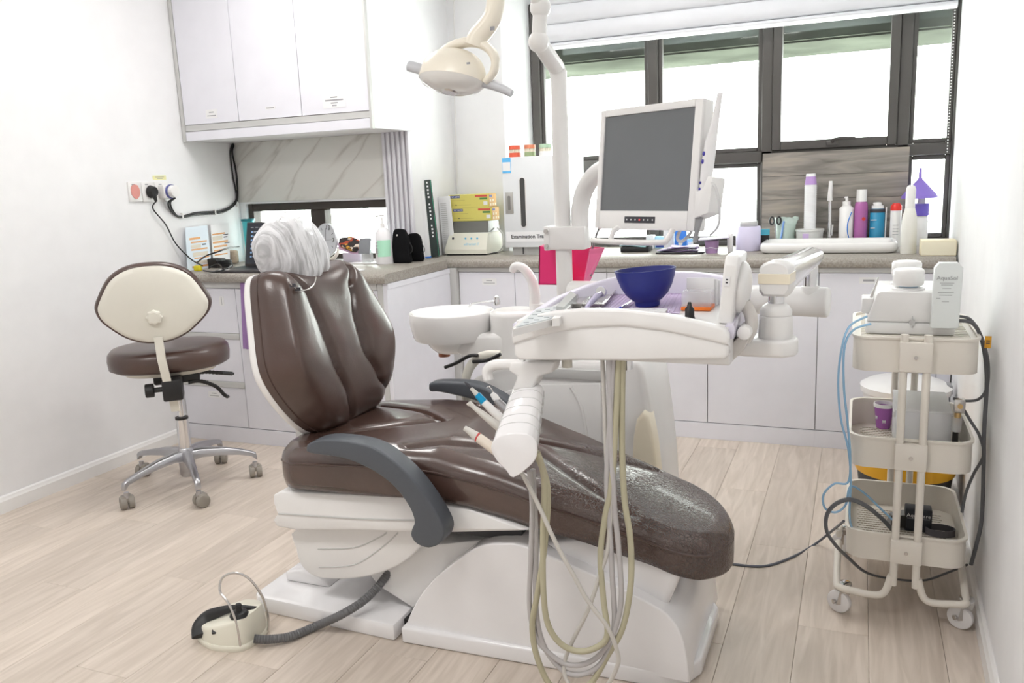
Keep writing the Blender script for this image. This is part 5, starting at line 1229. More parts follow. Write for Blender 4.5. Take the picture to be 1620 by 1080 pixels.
B().box(x0+.001, x1-.001, yb3+.002, yb3+.068, zo, zt_, bev=.002).build('clear_lid', CLR, bk)
for i in range(5): B().cyl((x0+.010+.0125*i, yb3+.015, zo), (x0+.010+.0125*i, yb3+.015, zo+.022), .0011, n=6).build('bur', STEEL, bk)
zw = at(1108, 440, y=yb3+.07).z
wc_ = thing('paper_stack', 'white packets standing behind the bur block on the instrument table', 'packet', (at(1105, 470, y=yb3+.08).x, yb3+.09, ZT_))
for k in range(3): B().box(-.034, .034, -.003, .003, 0, zw-ZT_-.004*k, bev=.001, M=TR((at(1108, 470, y=yb3+.08).x+.006*k, yb3+.082+.011*k, ZT_)) @ Matrix.Rotation(-.0, 4, 'X')).build('packet', PAPER, wc_)
db = at(1091, 506, z=ZT_); dz_ = lambda q: at(1091, q, y=db.y).z
tag(B().lathe((db.x, db.y, 0), [(0, ZT_), (.0115, ZT_), (.0125, ZT_+.003), (.0125, dz_(503)), (.0105, dz_(500)), (.0105, dz_(488)), (.006, dz_(485)), (.0042, dz_(479)), (.003, dz_(477.5)), (0, dz_(477.5))], 20).build('dropper_bottle', BLK, sharp=50), 'small black dropper bottle at the front right of the instrument table', 'bottle')
# ------------------------------------------------------------------ pink box on the column
YK = PY+.045
pk = thing('pink_file_box', 'hot pink open file box behind the white column', 'file box', (PX, YK, .9))
PK = mat('hot_pink_plastic', (.86, .03, .20), .4); PK2 = mat('light_pink_plastic', (.85, .16, .35), .45)
xa_, xb_, xc_, xd_ = at(852, 447, y=YK).x, at(922, 440, y=YK).x, at(944, 402, y=YK).x, at(853, 390, y=YK).x
zk0, zk1 = at(870, 449, y=YK).z, at(870, 389, y=YK).z
def wall(pts, th, nm, m, parent, nrm):
    n_ = Vector(nrm)*th; A = [Vector(p) for p in pts]; C = [p+n_ for p in A]; k = len(A)
    return B().add(A+C, [tuple(range(k)), tuple(range(k, 2*k))[::-1]]+[(i, i+k, (i+1) % k+k, (i+1) % k) for i in range(k)]).build(nm, m, parent)
wall([(xa_, YK, zk0), (xa_+.075, YK, zk0-.004), (xa_+.078, YK, zk1-.01), (xd_, YK, zk1)], .003, 'front_flap', PK, pk, Y1)
wall([(xa_+.075, YK+.07, zk0), (xb_, YK+.07, zk0), (xc_, YK+.09, zk1-.015), (xa_+.06, YK+.07, zk1+.0)], .003, 'back_panel', PK, pk, Y1)
wall([(xa_, YK, zk0), (xa_, YK+.07, zk0), (xa_, YK+.07, zk1), (xd_, YK, zk1)], .003, 'side_panel', PK, pk, X1)
wall([(xb_, YK+.0, zk0), (xb_, YK+.07, zk0), (xc_, YK+.09, zk1-.015), (xb_+.025, YK, zk1-.012)], .003, 'side_panel', PK2, pk, X1)
B().box(xa_, xb_, YK, YK+.07, zk0-.003, zk0).build('bottom', PK, pk)
sp = thing('spatula', 'grey metal spatula sticking out of the pink box', 'spatula', at(940, 395, y=YK+.03))
B().tube([(at(933, 396, y=YK+.06).x, YK+.06, zk0+.02), at(937, 393, y=YK+.06), at(944, 370, y=YK+.06), at(948, 361, y=YK+.06)], lambda t: (.004, .0075-.003*t), 10).build('blade', mat('dull_grey_metal', (.22, .22, .23), .4, metal=.7), sp)
B().ell(at(948.5, 360.5, y=YK+.06), .0055, 10, 8).build('tip_ball', STEEL, sp)
tag(B().box(-.02, .02, -.001, .001, 0, zk1-zk0+.004, M=TR((at(916, 400, y=YK+.085).x, YK+.082, zk0+.001))).build('blue_card', mat('sky_blue_card', (.2, .5, .85), .5)), 'blue card standing inside the pink box', 'card')
# ------------------------------------------------------------------ back counter, left end
E_ = .0006
CTb = CT+E_
mxr = thing('mixing_machine', 'cream capsule mixer with blue buttons under the yellow glove boxes', 'dental machine', at(745, 404, z=CT))
ym_ = at(735, 404, z=CT).y
x0, x1 = at(704, 404, y=ym_).x, at(770, 404, y=ym_).x; dpt = .20
zf = at(735, 395, y=ym_).z; ztp = at(740, 368, y=ym_+.05).z
MCR = mat('mixer_cream', 'e3e1d3', .4)
B().loft([[(x0, ym_, z0), (x1, ym_, z0), (x1+.015, ym_+dpt, z0), (x0+.01, ym_+dpt, z0)] for z0 in (CTb+.008, zf)]+[[(x0+.018, ym_+.04, ztp), (x1-.004, ym_+.04, ztp), (x1+.01, ym_+dpt, ztp), (x0+.02, ym_+dpt, ztp)]]).build('housing', MCR, mxr, sharp=20)
B().box(x0+.01, x1-.01, ym_+.01, ym_+dpt-.02, CTb, CTb+.01).build('feet', BLK, mxr)
sl_ = Vector((0, .04, ztp-zf)).normalized()
def onface(u, v): return Vector((x0+(x1-x0)*u, ym_+.04*v-.0008, zf+(ztp-zf)*v))
B().box(-.006, .006, -.006, .006, -.001, .003, bev=.001, M=frame(onface(.17, .68), X1, sl_)).build('switch', INK, mxr)
for u in (.47, .61, .75): B().cyl((0, 0, -.001), (0, 0, .002), .0055, n=16).build('button', mat('cyan_button', (.08, .45, .70), .4), mxr, M=frame(onface(u, .66), X1, sl_))
text('ultramat S', .022, onface(.62, .33), X1, sl_, mat('cyan_print', (.35, .66, .80), .5), mxr, shear=.3)
zg0 = at(745, 350, y=ym_+.06).z
B().loft([[(x0+.022, ym_+.05, ztp), (x1-.008, ym_+.05, ztp), (x1+.004, ym_+dpt-.01, ztp), (x0+.03, ym_+dpt-.01, ztp)], [(x0+.032, ym_+.065, zg0), (x1-.01, ym_+.065, zg0), (x1+.002, ym_+dpt-.02, zg0), (x0+.036, ym_+dpt-.02, zg0)]]).build('smoked_lid', mat('smoked_acrylic', (.16, .16, .145), .2), mxr, sharp=20)
YEL = mat('yellow_carton', (.74, .66, .17), .5); ORG = mat('orange_carton_end', (.62, .33, .08), .5); NAV = mat('navy_print', (.03, .06, .30), .5); REDP = mat('red_print', (.70, .10, .07), .5); GRN = mat('green_print', (.10, .28, .08), .5); ORP = mat('pale_icon_print', (.75, .62, .40), .5)
def glovebox(label, pa, pb, pbr, q0, q1, y, rz):
    xa, xb = at(pa, q0, y=y).x, at(pb, q0, y=y).x; z0 = zg0+E_ if q0 > 340 else None
    return xa, xb
def gbox(label, xa, wd, y, z0, h, dep, rz):
    t = thing('glove_box', label, 'glove box', (xa, y, z0), 'glove boxes')
    Mx = TR((xa, y, z0)) @ rotz(rz)
    B().box(0, wd-.0005, 0, dep, 0, h, bev=.0012, seg=1).build('carton', YEL, t, M=Mx)
    B().box(wd-.001, wd+.0008, .001, dep-.001, .001, h-.001).build('end_flap', ORG, t, M=Mx)
    q = Mx.to_3x3()
    def st(u0, u1, v0, v1, m, nm): return B().box(u0*wd, u1*wd, -.0008, .0005, v0*h, v1*h).build(nm, m, t, M=Mx)
    st(.04, .28, .74, .93, NAV, 'logo_plate'); st(.66, .96, .78, .93, REDP, 'red_plate'); st(.77, .96, .58, .72, GRN, 'green_plate'); st(.86, .96, .17, .44, PAPER, 'white_plate'); st(.16, .19, .18, .25, INK, 'mark')
    st(.04, .4, .56, .585, mat('ochre_print', (.5, .42, .12), .5), 'print_line'); st(.04, .55, .2, .22, mat('ochre_print'), 'print_line')
    text('TOP GLOVE', h*.135, Mx @ Vector((.16*wd, -.0012, .83*h)), q @ X1, Z1, PAPER, t, bold=.0002)
    def se(v0, v1, w0, w1, m, nm): return B().box(wd, wd+.0016, v0*dep, v1*dep, w0*h, w1*h).build(nm, m, t, M=Mx)
    se(.06, .4, .74, .9, NAV, 'logo_plate')
    for a, c in ((.1, .4), (.45, .4), (.1, .1), (.45, .1), (.75, .1)): se(a, a+.18, c, c+.18, ORP, 'icon')
    return t
gy = ym_+.075; gw = at(776, 340, y=gy).x-at(714, 340, y=gy).x
gh = (at(745, 328, y=gy).z-at(745, 349, y=gy).z)
gbox('yellow glove box stacked directly on the capsule mixer', at(715, 340, y=gy).x, gw, gy, zg0+E_, gh, .115, .06)
gbox('yellow glove box lying on top of the other glove box', at(710, 320, y=gy).x, gw, gy+.003, zg0+gh+.0015, gh, .115, .05)
tag(B().tube([at(787, 360, y=4.42), at(796, 372, y=4.40), at(796, 388, y=4.36), at(789, 399, y=4.40), at(787, 402, y=4.44)], .004, 8, smooth=6).build('mixer_cord', mat('pale_grey_cord')), 'pale cord curling down beside the capsule mixer', 'cable')
# leaning folders
def lean(name, label, cat, px0, px1, qb, qt, y0, th, m, lean_a=.05, dx=0):
    a, c = at(px0, qb, y=y0), at(px1, qb, y=y0); h = at((px0+px1)/2, qt, y=y0).z-CT
    return a, c, h
fo = thing('white_folder', 'white ring folder standing against the fluted panel', 'folder', (at(678, 408, z=CT).x, at(678, 408, z=CT).y, CTb))
p_ = at(674, 408.5, z=CT); h_ = at(676, 300, y=p_.y).z-CT
FM = TR((p_.x, p_.y, CTb+.002)) @ rotz(.35) @ Matrix.Rotation(-.04, 4, 'Y')
B().box(-.028, .024, 0, .15, 0, h_*.97, bev=.003, M=FM).build('cover', PAPER, fo)
B().box(-.029, .025, -.001, .152, -.0015, .006, M=FM).build('blue_foot_strip', mat('blue_strip', (.06, .25, .75), .5), fo)
bk_ = thing('black_book', 'tall dark green book with white spine lettering beside the folder', 'book', (at(694, 407, z=CT).x, at(694, 407, z=CT).y, CTb))
p_ = at(687, 407, z=CT); h_ = at(684, 285, y=p_.y).z-CT
BM = TR((p_.x, p_.y, CTb+.002)) @ rotz(.42) @ Matrix.Rotation(-.055, 4, 'Y')
B().box(-.026, .026, 0, .16, 0, h_, bev=.002, M=BM).build('cover', mat('green_black_cover', (.035, .05, .048), .5), bk_)
B().box(.0255, .0275, .0, .014, 0, h_, M=BM).build('green_edge', mat('emerald_edge', (.01, .30, .17), .5), bk_)
sb2 = B()
for i in range(17):
    if i % 6 != 4: sb2.box(.002, .012 if i % 3 else .010, -.0008, .0002, h_*.26+i*.0185*h_/.4, h_*.26+(i*.0185+.009)*h_/.4, M=BM)
sb2.build('spine_lettering', PAPER, bk_)
pb_ = thing('ring_notebook', 'white ring-bound notebook leaning between the dark book and the glove boxes', 'notebook', (at(706, 406, z=CT).x, at(706, 406, z=CT).y, CTb))
p_ = at(699, 380, y=4.30); h_ = at(698, 312, y=4.30).z-CT
NM = TR((p_.x, 4.30, CTb+.002)) @ rotz(.0) @ Matrix.Rotation(-.05, 4, 'Y')
B().box(0, .075, .01, .022, 0, h_, bev=.002, M=NM).build('pages', PAPER, pb_)
for i in range(24): B().box(.012, .05, .009, .0102, .03+i*(h_-.06)/24, .034+i*(h_-.06)/24, M=NM).build('ruled_line', LAMG, pb_)
# steriliser
ys = 4.26; 
su = thing('uv_steriliser', 'white tray steriliser cabinet with slot window labelled Examination Tray', 'steriliser', (at(840, 400, y=ys).x, ys+.14, CTb))
x0, x1 = at(800, 390, y=ys).x, at(903, 390, y=ys).x; z0 = at(840, 391, y=ys).z; z1 = at(840, 247, y=ys).z
SWH = mat('steriliser_white', (.76, .78, .80), .35)
B().box(x0, x1, ys+.012, ys+.27, z0, z1, bev=.006).build('housing', SWH, su)
B().box(x0-.002, x1+.002, ys, ys+.0125, z0+.0, z1, bev=.003).build('door', SWH, su)
B().box(x0+.03, x1-.03, ys+.03, ys+.25, CTb, z0).build('foot', LAMG, su)
B().box(x0+.09, x0+.094, ys+.026, ys+.03, CTb+.004, z0-.002).build('foot_slot', INK, su)
def slotpoly(xc, zc, w_, h_): return [(xc+w_*math.cos(math.radians(a)), zc+(h_-w_)*(1 if a <= 180 else -1)*1.0+w_*math.sin(math.radians(a))) for a in range(0, 360, 15)]
wx, wz0, wz1 = at(827.5, 320, y=ys).x, at(828, 359, y=ys).z, at(826, 281, y=ys).z
B().prism(slotpoly(wx, (wz0+wz1)/2, .0185, (wz1-wz0)/2+.003), ys-.003, ys+.001, 'xz').build('window_ring', WPL, su)
B().prism(slotpoly(wx, (wz0+wz1)/2, .0145, (wz1-wz0)/2), ys-.004, ys+.001, 'xz').build('slot_window', mat('smoked_window', (.06, .06, .06), .2), su)
hx0, hx1 = at(800, 322, y=ys).x, at(812, 322, y=ys).x; hz0, hz1 = at(806, 338, y=ys).z, at(806, 304, y=ys).z
hx0 = max(hx0, x0+.006)
B().box(hx0, hx1, ys-.004, ys+.001, hz0, hz1, bev=.001).build('handle_plate', mat('brushed_plate', (.45, .44, .42), .4, metal=.6), su)
B().prism(slotpoly((hx0+hx1)/2, (hz0+hz1)/2, .008, (hz1-hz0)*.34), ys-.005, ys, 'xz').build('finger_recess', mat('recess_grey', (.2, .19, .18), .5), su)
lx0 = at(801, 374, y=ys).x; lz0, lz1 = at(840, 382, y=ys).z, at(840, 366, y=ys).z
B().box(lx0, x1-.008, ys-.0012, ys+.0005, lz0, lz1).build('name_label', PAPER, su)
text('Examination Tray', (lz1-lz0)*.52, (at(809, 374, y=ys).x, ys-.0018, (lz0+lz1)/2), X1, Z1, INK, su, align='LEFT', bold=.0006)
bx0, bx1 = at(794.5, 260, y=ys).x, at(808, 260, y=ys).x; bz0, bz1 = at(800, 274, y=ys).z, at(800, 250, y=ys).z
bx0 = max(bx0, x0)
B().box(bx0, bx1, ys-.0012, ys, bz0, bz1).build('energy_label', mat('sky_blue_print', (.12, .48, .85), .5), su)
B().box(bx0+.002, bx1-.002, ys-.0018, ys, bz0+.012, bz1-.022).build('energy_label_panel', PAPER, su)
# dental models on the steriliser
def arch(parent, c, rx, ry, z0, z1, m, a0=0, a1=180, th=.4, nm='gum'):
    s = []
    for k in range(19):
        a = math.radians(a0+(a1-a0)*k/18); o = Vector((rx*math.cos(a), ry*math.sin(a), 0)); i_ = o*(1-th)
        s.append([c+o+Z1*z0, c+o*.96+Z1*z1, c+i_*1.04+Z1*z1, c+i_+Z1*z0])
    return B().loft(s).build(nm, m, parent, sharp=50)
def teeth(parent, c, rx, ry, z0, z1, m, n=10, a0=10, a1=170):
    for k in range(n):
        a = math.radians(a0+(a1-a0)*k/(n-1)); p = c+Vector((rx*.82*math.cos(a), ry*.82*math.sin(a), 0))
        B().box(-.0045, .0045, -.004, .004, z0, z1, bev=.002, M=TR(p) @ rotz(a)).build('tooth', m, parent)
ztop = z1+E_
TEE = mat('tooth_ivory', (.82, .76, .62), .3)
def dmodel(label, px, mlow, mup, rzz, w_=.034, dome=None):
    c = Vector((at(px, 246, y=ys+.07).x, ys+.07, ztop)); t = thing('dental_model', label, 'dental model', c, 'dental models on the steriliser')
    arch(t, c+Y1*.02, w_, -w_*1.2, 0, .024, mlow); teeth(t, c+Y1*.02, w_, -w_*1.2, .023, .036, TEE)
    up_ = link('upper_jaw', None, c+Z1*.03, t)
    arch(up_, c+Y1*.02, w_, -w_*1.2, .042, .062, mup, nm='upper_gum'); teeth(up_, c+Y1*.02, w_, -w_*1.2, .033, .043, TEE)
    B().box(-w_*.5, w_*.5, .0, .012, .0, .06, bev=.003, M=TR(c+Y1*.022)).build('hinge', mlow, t)
    return t
dmodel('dental model with red-orange gums at the left on the steriliser', 813, mat('red_orange_gum', (.75, .12, .06), .4), mat('red_orange_gum'), 0)
dmodel('dental model with green base and red upper gum in the middle of the steriliser top', 837, mat('olive_green_base', (.30, .38, .20), .5), mat('salmon_gum', (.72, .25, .14), .4), 0, .032)
dmodel('dental model with white base and pale green top next to the column', 862, WPL, mat('pale_green_stone', (.45, .62, .45), .5), 0, .036)
# ------------------------------------------------------------------ back counter, middle
def basept(px, q): p = at(px, q, z=CT); return Vector((p.x, p.y, CTb))
def hz(px, q, y): return at(px, q, y=y).z
def cbox(name, label, cat, px0, px1, qb, qt, dep, m, y=None, th=None, rz=0, bev=.002, parts=None):
    y = y if y else at((px0+px1)/2, qb, z=CT).y
    a, c = at(px0, qb, y=y).x, at(px1, qb, y=y).x; h = hz((px0+px1)/2, qt, y)-CTb
    t = thing(name, label, cat, ((a+c)/2, y+dep/2, CTb))
    B().box(a, c, y, y+dep, CTb, CTb+h, bev=bev).build('carton' if 'box' in name else 'body', m, t)
    return t, a, c, y, h
p_ = basept(1003, 399)
bt2 = thing('black_mask_tray', 'black tray heaped with pale teal face masks left on the back counter', 'tray', p_)
a, c = at(981, 399, y=p_.y).x, at(1026, 399, y=p_.y).x
B().box(a, c, p_.y, p_.y+.10, CTb, CTb+.028, bev=.006).build('tray_body', BLK, bt2)
TEAL = mat('pale_teal_fabric', (.50, .76, .78), .8)
for k in range(4):
    fm = thing('face_mask', ['pale teal face mask lowest of the pile on the black tray', 'pale teal face mask second from the bottom of the pile on the black tray', 'pale teal face mask second from the top of the pile on the black tray', 'pale teal face mask on top of the pile on the black tray'][k], 'face mask', (p_.x, p_.y, CTb+.03+.007*k), 'face masks on the black tray')
    def fn(u, v, k=k): return Vector(((u-.5)*.15, (v-.5)*.085, .0035+.004*math.sin(u*5+k)*math.cos(v*4+k)+.003*math.sin(v*18)))
    Mk = TR(((a+c)/2+.008*(k % 2)-.004, p_.y+.045, CTb+.030+.007*k)) @ rotz(.12*k-.15)
    g = B().grid(fn, 16, 12, Mk); n0 = len(g.v); g.add([Vector(v)-Z1*.003 for v in g.v], [tuple(reversed(f)) for f in g.f]); g.build('pleated_panel', TEAL if k != 2 else PAPER, fm)
LBL = mat('light_blue_carton', (.42, .70, .88), .5)
cbox('small_carton', 'narrow white carton behind the teal masks on the back counter', 'box', 1022, 1034, 394, 372, .05, mat('pale_card', (.80, .82, .86), .5))
t, a, c, y, h = cbox('small_carton', 'small light blue and white carton left of the lilac packets', 'box', 1036, 1052, 393, 374, .04, LBL)
B().box(a+.004, c-.004, y-.0006, y, CTb+h*.35, CTb+h*.75).build('label_panel', PAPER, t); B().box(a+.006, c-.006, y-.0006, y, CTb+h*.08, CTb+h*.25).build('label_panel', NAV, t)
p_ = basept(1072, 402)
tb2 = thing('dark_tablet', 'thin dark tablet lying on the back counter under lilac packets', 'tablet', p_)
a, c = at(1037, 402, y=p_.y).x, at(1112, 402, y=p_.y).x
B().box(a, c, p_.y, p_.y+.15, CTb, CTb+.010, bev=.003).build('slab', mat('dark_glass', (.03, .03, .035), .15), tb2)
LIL = mat('lilac_packet', (.60, .45, .72), .5)
for k in range(4):
    pkx = thing('lilac_packet', ['lilac paper packet lowest on the dark tablet', 'white-backed lilac packet second on the dark tablet', 'lilac paper packet third on the dark tablet', 'lilac paper packet topmost on the dark tablet'][k], 'packet', (p_.x, p_.y+.05, CTb+.011+.006*k), 'lilac packets on the tablet')
    def fn(u, v, k=k): return Vector(((u-.5)*(.2-.02*k), (v-.5)*.10, .0025+.006*abs(u-.5)*(k % 2)+.002*math.sin(u*9+v*4+k)))
    Mk = TR(((a+c)/2+.012*(k-1.5), p_.y+.07, CTb+.0115+.0065*k)) @ rotz(.13*(k-1.5))
    g = B().grid(fn, 12, 8, Mk); g.add([Vector(v)-Z1*.002 for v in g.v], [tuple(reversed(f)) for f in g.f]); g.build('sachet', PAPER if k == 1 else LIL, pkx)
t, a, c, y, h = cbox('tall_blue_carton', 'tall bright blue carton standing behind the lilac packets', 'box', 1067, 1086, 391, 362, .04, mat('bright_blue_carton', (.04, .22, .75), .45), y=4.52)
B().ell(((a+c)/2, y-.0003, CTb+h*.3), (.012, .001, .010), 16, 8).build('white_oval', PAPER, t)
t, a, c, y, h = cbox('tall_white_carton', 'tall white carton behind the monitor handle on the back counter', 'box', 1050, 1066, 391, 352, .04, PAPER, y=4.56)
jr = thing('small_jar', 'small white jar with pale blue lid near the lilac packets', 'jar', basept(1092, 392))
p_ = basept(1092, 392); B().lathe(p_, [(0, 0), (.016, 0), (.016, .035), (0, .035)], 20).build('body', WPL, jr); B().lathe(p_, [(0, .034), (.0175, .034), (.0175, .05), (0, .051)], 20).build('lid', LBL, jr)
# purple cup with a lilac packet on it
p_ = basept(1126, 400)
pc2 = thing('paper_cup', 'purple paper cup with wavy white line on the back counter', 'cup', p_)
hC = hz(1126, 380, p_.y)-CTb
B().lathe(p_, [(0, 0), (.030, 0), (.036, hC), (.034, hC), (.028, .004), (0, .004)], 32).build('cup_wall', mat('dusty_purple_print', (.42, .26, .48), .5), pc2, sharp=50)
B().tube([p_+Vector((.0335*math.cos(a_), .0335*math.sin(a_), hC*.4+.004*math.sin(a_*3))) for a_ in [math.radians(180+i*9) for i in range(21)]], .0016, 5).build('wavy_line', PAPER, pc2)
lp_ = thing('lilac_pouch', 'flat lilac pouch lying over the purple cup on the back counter', 'packet', p_+Z1*hC)
def fn(u, v): return Vector(((u-.5)*.15, (v-.5)*.12, .006+.012*u*u-.02*max(0, u-.8)+.004*math.sin(v*7)))
g = B().grid(fn, 14, 10, TR(p_+Vector((.01, .01, hC+.001))) @ rotz(.1)); g.add([Vector(v)-Z1*.004 for v in g.v], [tuple(reversed(f)) for f in g.f]); g.build('pouch', mat('pale_lilac_pouch', (.70, .62, .76), .5), lp_)
p_ = basept(1155, 399)
tag(B().lathe(p_, [(0, 0), (.013, 0), (.0145, .004), (.0155, .09), (.013, .098), (0, .1)], 20).build('white_tube', WGL), 'slim white tube standing left of the lilac canister', 'tube')
p_ = basept(1181, 398)
cn_ = thing('lilac_canister', 'translucent lilac canister with grey lid left of the sink', 'canister', p_)
r_ = (at(1201, 398, y=p_.y).x-at(1161, 398, y=p_.y).x)/2; hL = hz(1181, 358, p_.y+.05)-CTb
B().lathe(p_+Y1*r_, [(0, 0), (r_*.95, 0), (r_, .006), (r_, hL-.006), (r_*.96, hL), (0, hL)], 32).build('container', mat('lilac_translucent', (.74, .70, .90), .3), cn_, sharp=50)
B().lathe(p_+Y1*r_, [(0, hL), (r_*.72, hL), (r_*.76, hL+.004), (r_*.76, hL+.022), (r_*.7, hL+.027), (0, hL+.027)], 32).build('lid', mat('silver_lid', (.55, .55, .55), .3, metal=.4), cn_, sharp=50)
t, a, c, y, h = cbox('blue_black_carton', 'small teal and black carton between the canister and the sink', 'box', 1202, 1216, 394, 363, .04, BLK, y=4.50)
B().box(a-.0005, c+.0005, y-.0006, y+.041, CTb+h*.72, CTb+h+.0006).build('teal_top', mat('teal_print', (.07, .38, .50), .5), t)
# sink
y0 = at(1215, 402, z=CT).y; sx0, sx1 = at(1201, 398, y=y0).x, at(1421, 398, y=y0).x; zs1 = hz(1300, 388, y0)
sk = thing('vessel_sink', 'low white ceramic vessel sink on the worktop under the wood panel', 'sink', ((sx0+sx1)/2, y0+.16, CTb))
def sr(k, z): return [(x, y, z) for x, y in rrect(sx0+k, sx1-k, y0+k, y0+.30-k, .045)]
hS2 = .052
B().loft([sr(.02, CTb), sr(.006, CTb+.006), sr(.0, CTb+.02), sr(.001, CTb+hS2-.012), sr(.006, CTb+hS2-.003), sr(.014, CTb+hS2), sr(.022, CTb+hS2-.004), sr(.03, CTb+.02), sr(.06, CTb+.014), sr(.1, CTb+.012)]).build('basin', mat('white_ceramic'), sk, sharp=60)
B().cyl(((sx0+sx1)/2, y0+.15, CTb+.012), ((sx0+sx1)/2, y0+.15, CTb+.0135), .022).build('drain', CHROME, sk)
YS = y0+.405          # row of things behind the sink
def X_(p, q=370, y=None): return at(p, q, y=y or YS).x
def Z_(q, p=1320, y=None): return at(p, q, y=y or YS).z
fa = thing('sink_faucet', 'tall slim chrome faucet with white spray head behind the sink', 'faucet', (X_(1312), YS, CTb))
B().cyl((X_(1312), YS, CTb), (X_(1312), YS, Z_(352)), .012, .010).build('base', CHROME, fa)
B().cyl((X_(1312), YS, Z_(352)), (X_(1313, 316), YS, Z_(315)), .0085).build('column', CHROME, fa)
B().tube([(X_(1313, 317), YS, Z_(317)), (X_(1313, 310), YS-.002, Z_(308)), (X_(1314, 295), YS-.002, Z_(295)), (X_(1314, 287), YS-.001, Z_(286))], lambda t: .013 if t < .1 else .0125-.004*t, 16, smooth=4).build('spray_head', WPL, fa)
B().tube([(X_(1316), YS-.012, Z_(372)), (X_(1317), YS-.014, Z_(355))], .004, 8).build('lever', CHROME, fa)
def bottle(name, label, px, prof, m, y=None, cap=None, capm=None, n=28, parts=(), base=None):
    y = y or YS; x = X_(px, 370, y); b0 = base if base else CTb
    t = thing(name, label, 'bottle', (x, y, b0))
    B().lathe((x, y, b0), prof, n).build('body', m, t, sharp=50)
    if cap: B().lathe((x, y, b0), cap, n).build('cap', capm or WPL, t, sharp=50)
    return t, x, y
hh = lambda q: Z_(q)-CTb
# pump lotion
hb = hh(326); r = (X_(1349)-X_(1326))/2
t, x, y = bottle('pump_bottle', 'white lotion pump bottle with blue arc behind the sink', 1338, [(0, 0), (r, 0), (r, hb-.012), (r*.6, hb), (r*.5, hb+.004), (0, hb+.004)], WPL, cap=[(0, hb+.003), (r*.56, hb+.003), (r*.56, hb+.022), (r*.2, hb+.024), (r*.2, hb+.04), (0, hb+.04)], capm=WPL)
B().box(x-.012, x+.006, y-.006, y+.006, CTb+hb+.038, CTb+hb+.047, bev=.003).build('pump_head', WPL, t)
B().tube([(x+r*.65, y-r*.78, CTb+hb*.12), (x+r*.25, y-r*1.0, CTb+hb*.35), (x+r*.25, y-r*1.0, CTb+hb*.6), (x+r*.7, y-r*.74, CTb+hb*.85)], .0025, 8, smooth=5).build('blue_arc', mat('blue_strip'), t)
# mouthwash
hb = hh(320); r = (X_(1372)-X_(1350))/2
t, x, y = bottle('mouthwash_bottle', 'magenta mouthwash bottle with white cap behind the sink', 1361, [(0, 0), (r, 0), (r, hb-.04), (r*.92, hb-.01), (r*.72, hb), (0, hb)], mat('magenta_liquid', (.42, .13, .36), .15), cap=[(0, hb), (r*.78, hb), (r*.74, hh(301)), (0, hh(301))])
B().cyl((x+r*.4, y-r*1.02, CTb+hb*.62), (x+r*.4, y-r*.85, CTb+hb*.62), .009).build('red_badge', mat('red_plastic'), t)
# spray can
hb = hh(333); r = (X_(1399)-X_(1375))/2
t, x, y = bottle('spray_can', 'turquoise blue spray can with white nozzle and straw behind the sink', 1387, [(0, 0), (r, 0), (r, hb), (r*.8, hb+.006), (0, hb+.006)], mat('turquoise_can', (.02, .26, .46), .3), cap=[(0, hb+.005), (r*.82, hb+.005), (r*.82, hb+.02), (r*.55, hb+.022), (r*.5, hb+.036), (0, hb+.038)])
B().lathe((x, y, CTb), [(r*1.005, hb-.014), (r*1.01, hb-.012), (r*1.01, hb+.001), (r*.9, hb+.004)], 28).build('dark_shoulder', INK, t)
B().box(x-.022, x+.004, y-.005, y+.005, CTb+hb+.026, CTb+hb+.036, bev=.002).build('nozzle', WPL, t)
B().cyl((x+r+.004, y-.01, CTb), (x+r+.004, y-.01, CTb+hb+.012), .0035, n=10).build('straw', WPL, t)
for k, (q, w_) in enumerate(((.72, .8), (.5, .6))): B().box(x-r*.9, x-r*.9+r*w_, y-r-.0008, y-r+.006, CTb+hb*q, CTb+hb*q+.003).build('print_line', PAPER, t)
# red-cap spray
hb = hh(334); r = (X_(1424)-X_(1408))/2*1.1
t, x, y = bottle('spray_can', 'slim white spray can with bright red cap behind the white bottle', 1416, [(0, 0), (r, 0), (r, hb), (0, hb)], WPL, y=YS-.06, cap=[(0, hb), (r*1.02, hb), (r*1.02, hb+.02), (r*.6, hb+.036), (0, hb+.036)], capm=mat('bright_red_plastic', (.75, .03, .02), .35))
for q in (.35, .42, .5, .6): B().box(x-r*.5, x+r*.5, y-r-.0006, y-r+.004, CTb+hb*q, CTb+hb*q+.002).build('print_line', INKG, t)
# big white bottle in front
p_ = basept(1437, 402); hb = hz(1437, 330, p_.y)-CTb; ht = hz(1437, 293, p_.y)-CTb; r = (at(1450, 390, y=p_.y).x-at(1424, 390, y=p_.y).x)/2
t = thing('white_bottle', 'tall plain white bottle with rounded cap in front at the right end of the sink', 'bottle', p_)
B().lathe(p_+Y1*r, [(0, 0), (r*.94, 0), (r, .005), (r, hb*.55), (r*.9, hb*.8), (r*.62, hb), (r*.55, hb+.003), (0, hb+.003)], 28).build('body', mat('milky_plastic', (.84, .83, .78), .35), t, sharp=60)
B().lathe(p_+Y1*r, [(0, hb+.002), (r*.6, hb+.002), (r*.62, ht-.02), (r*.5, ht-.006), (r*.25, ht), (0, ht)], 28).build('cap', WPL, t, sharp=60)
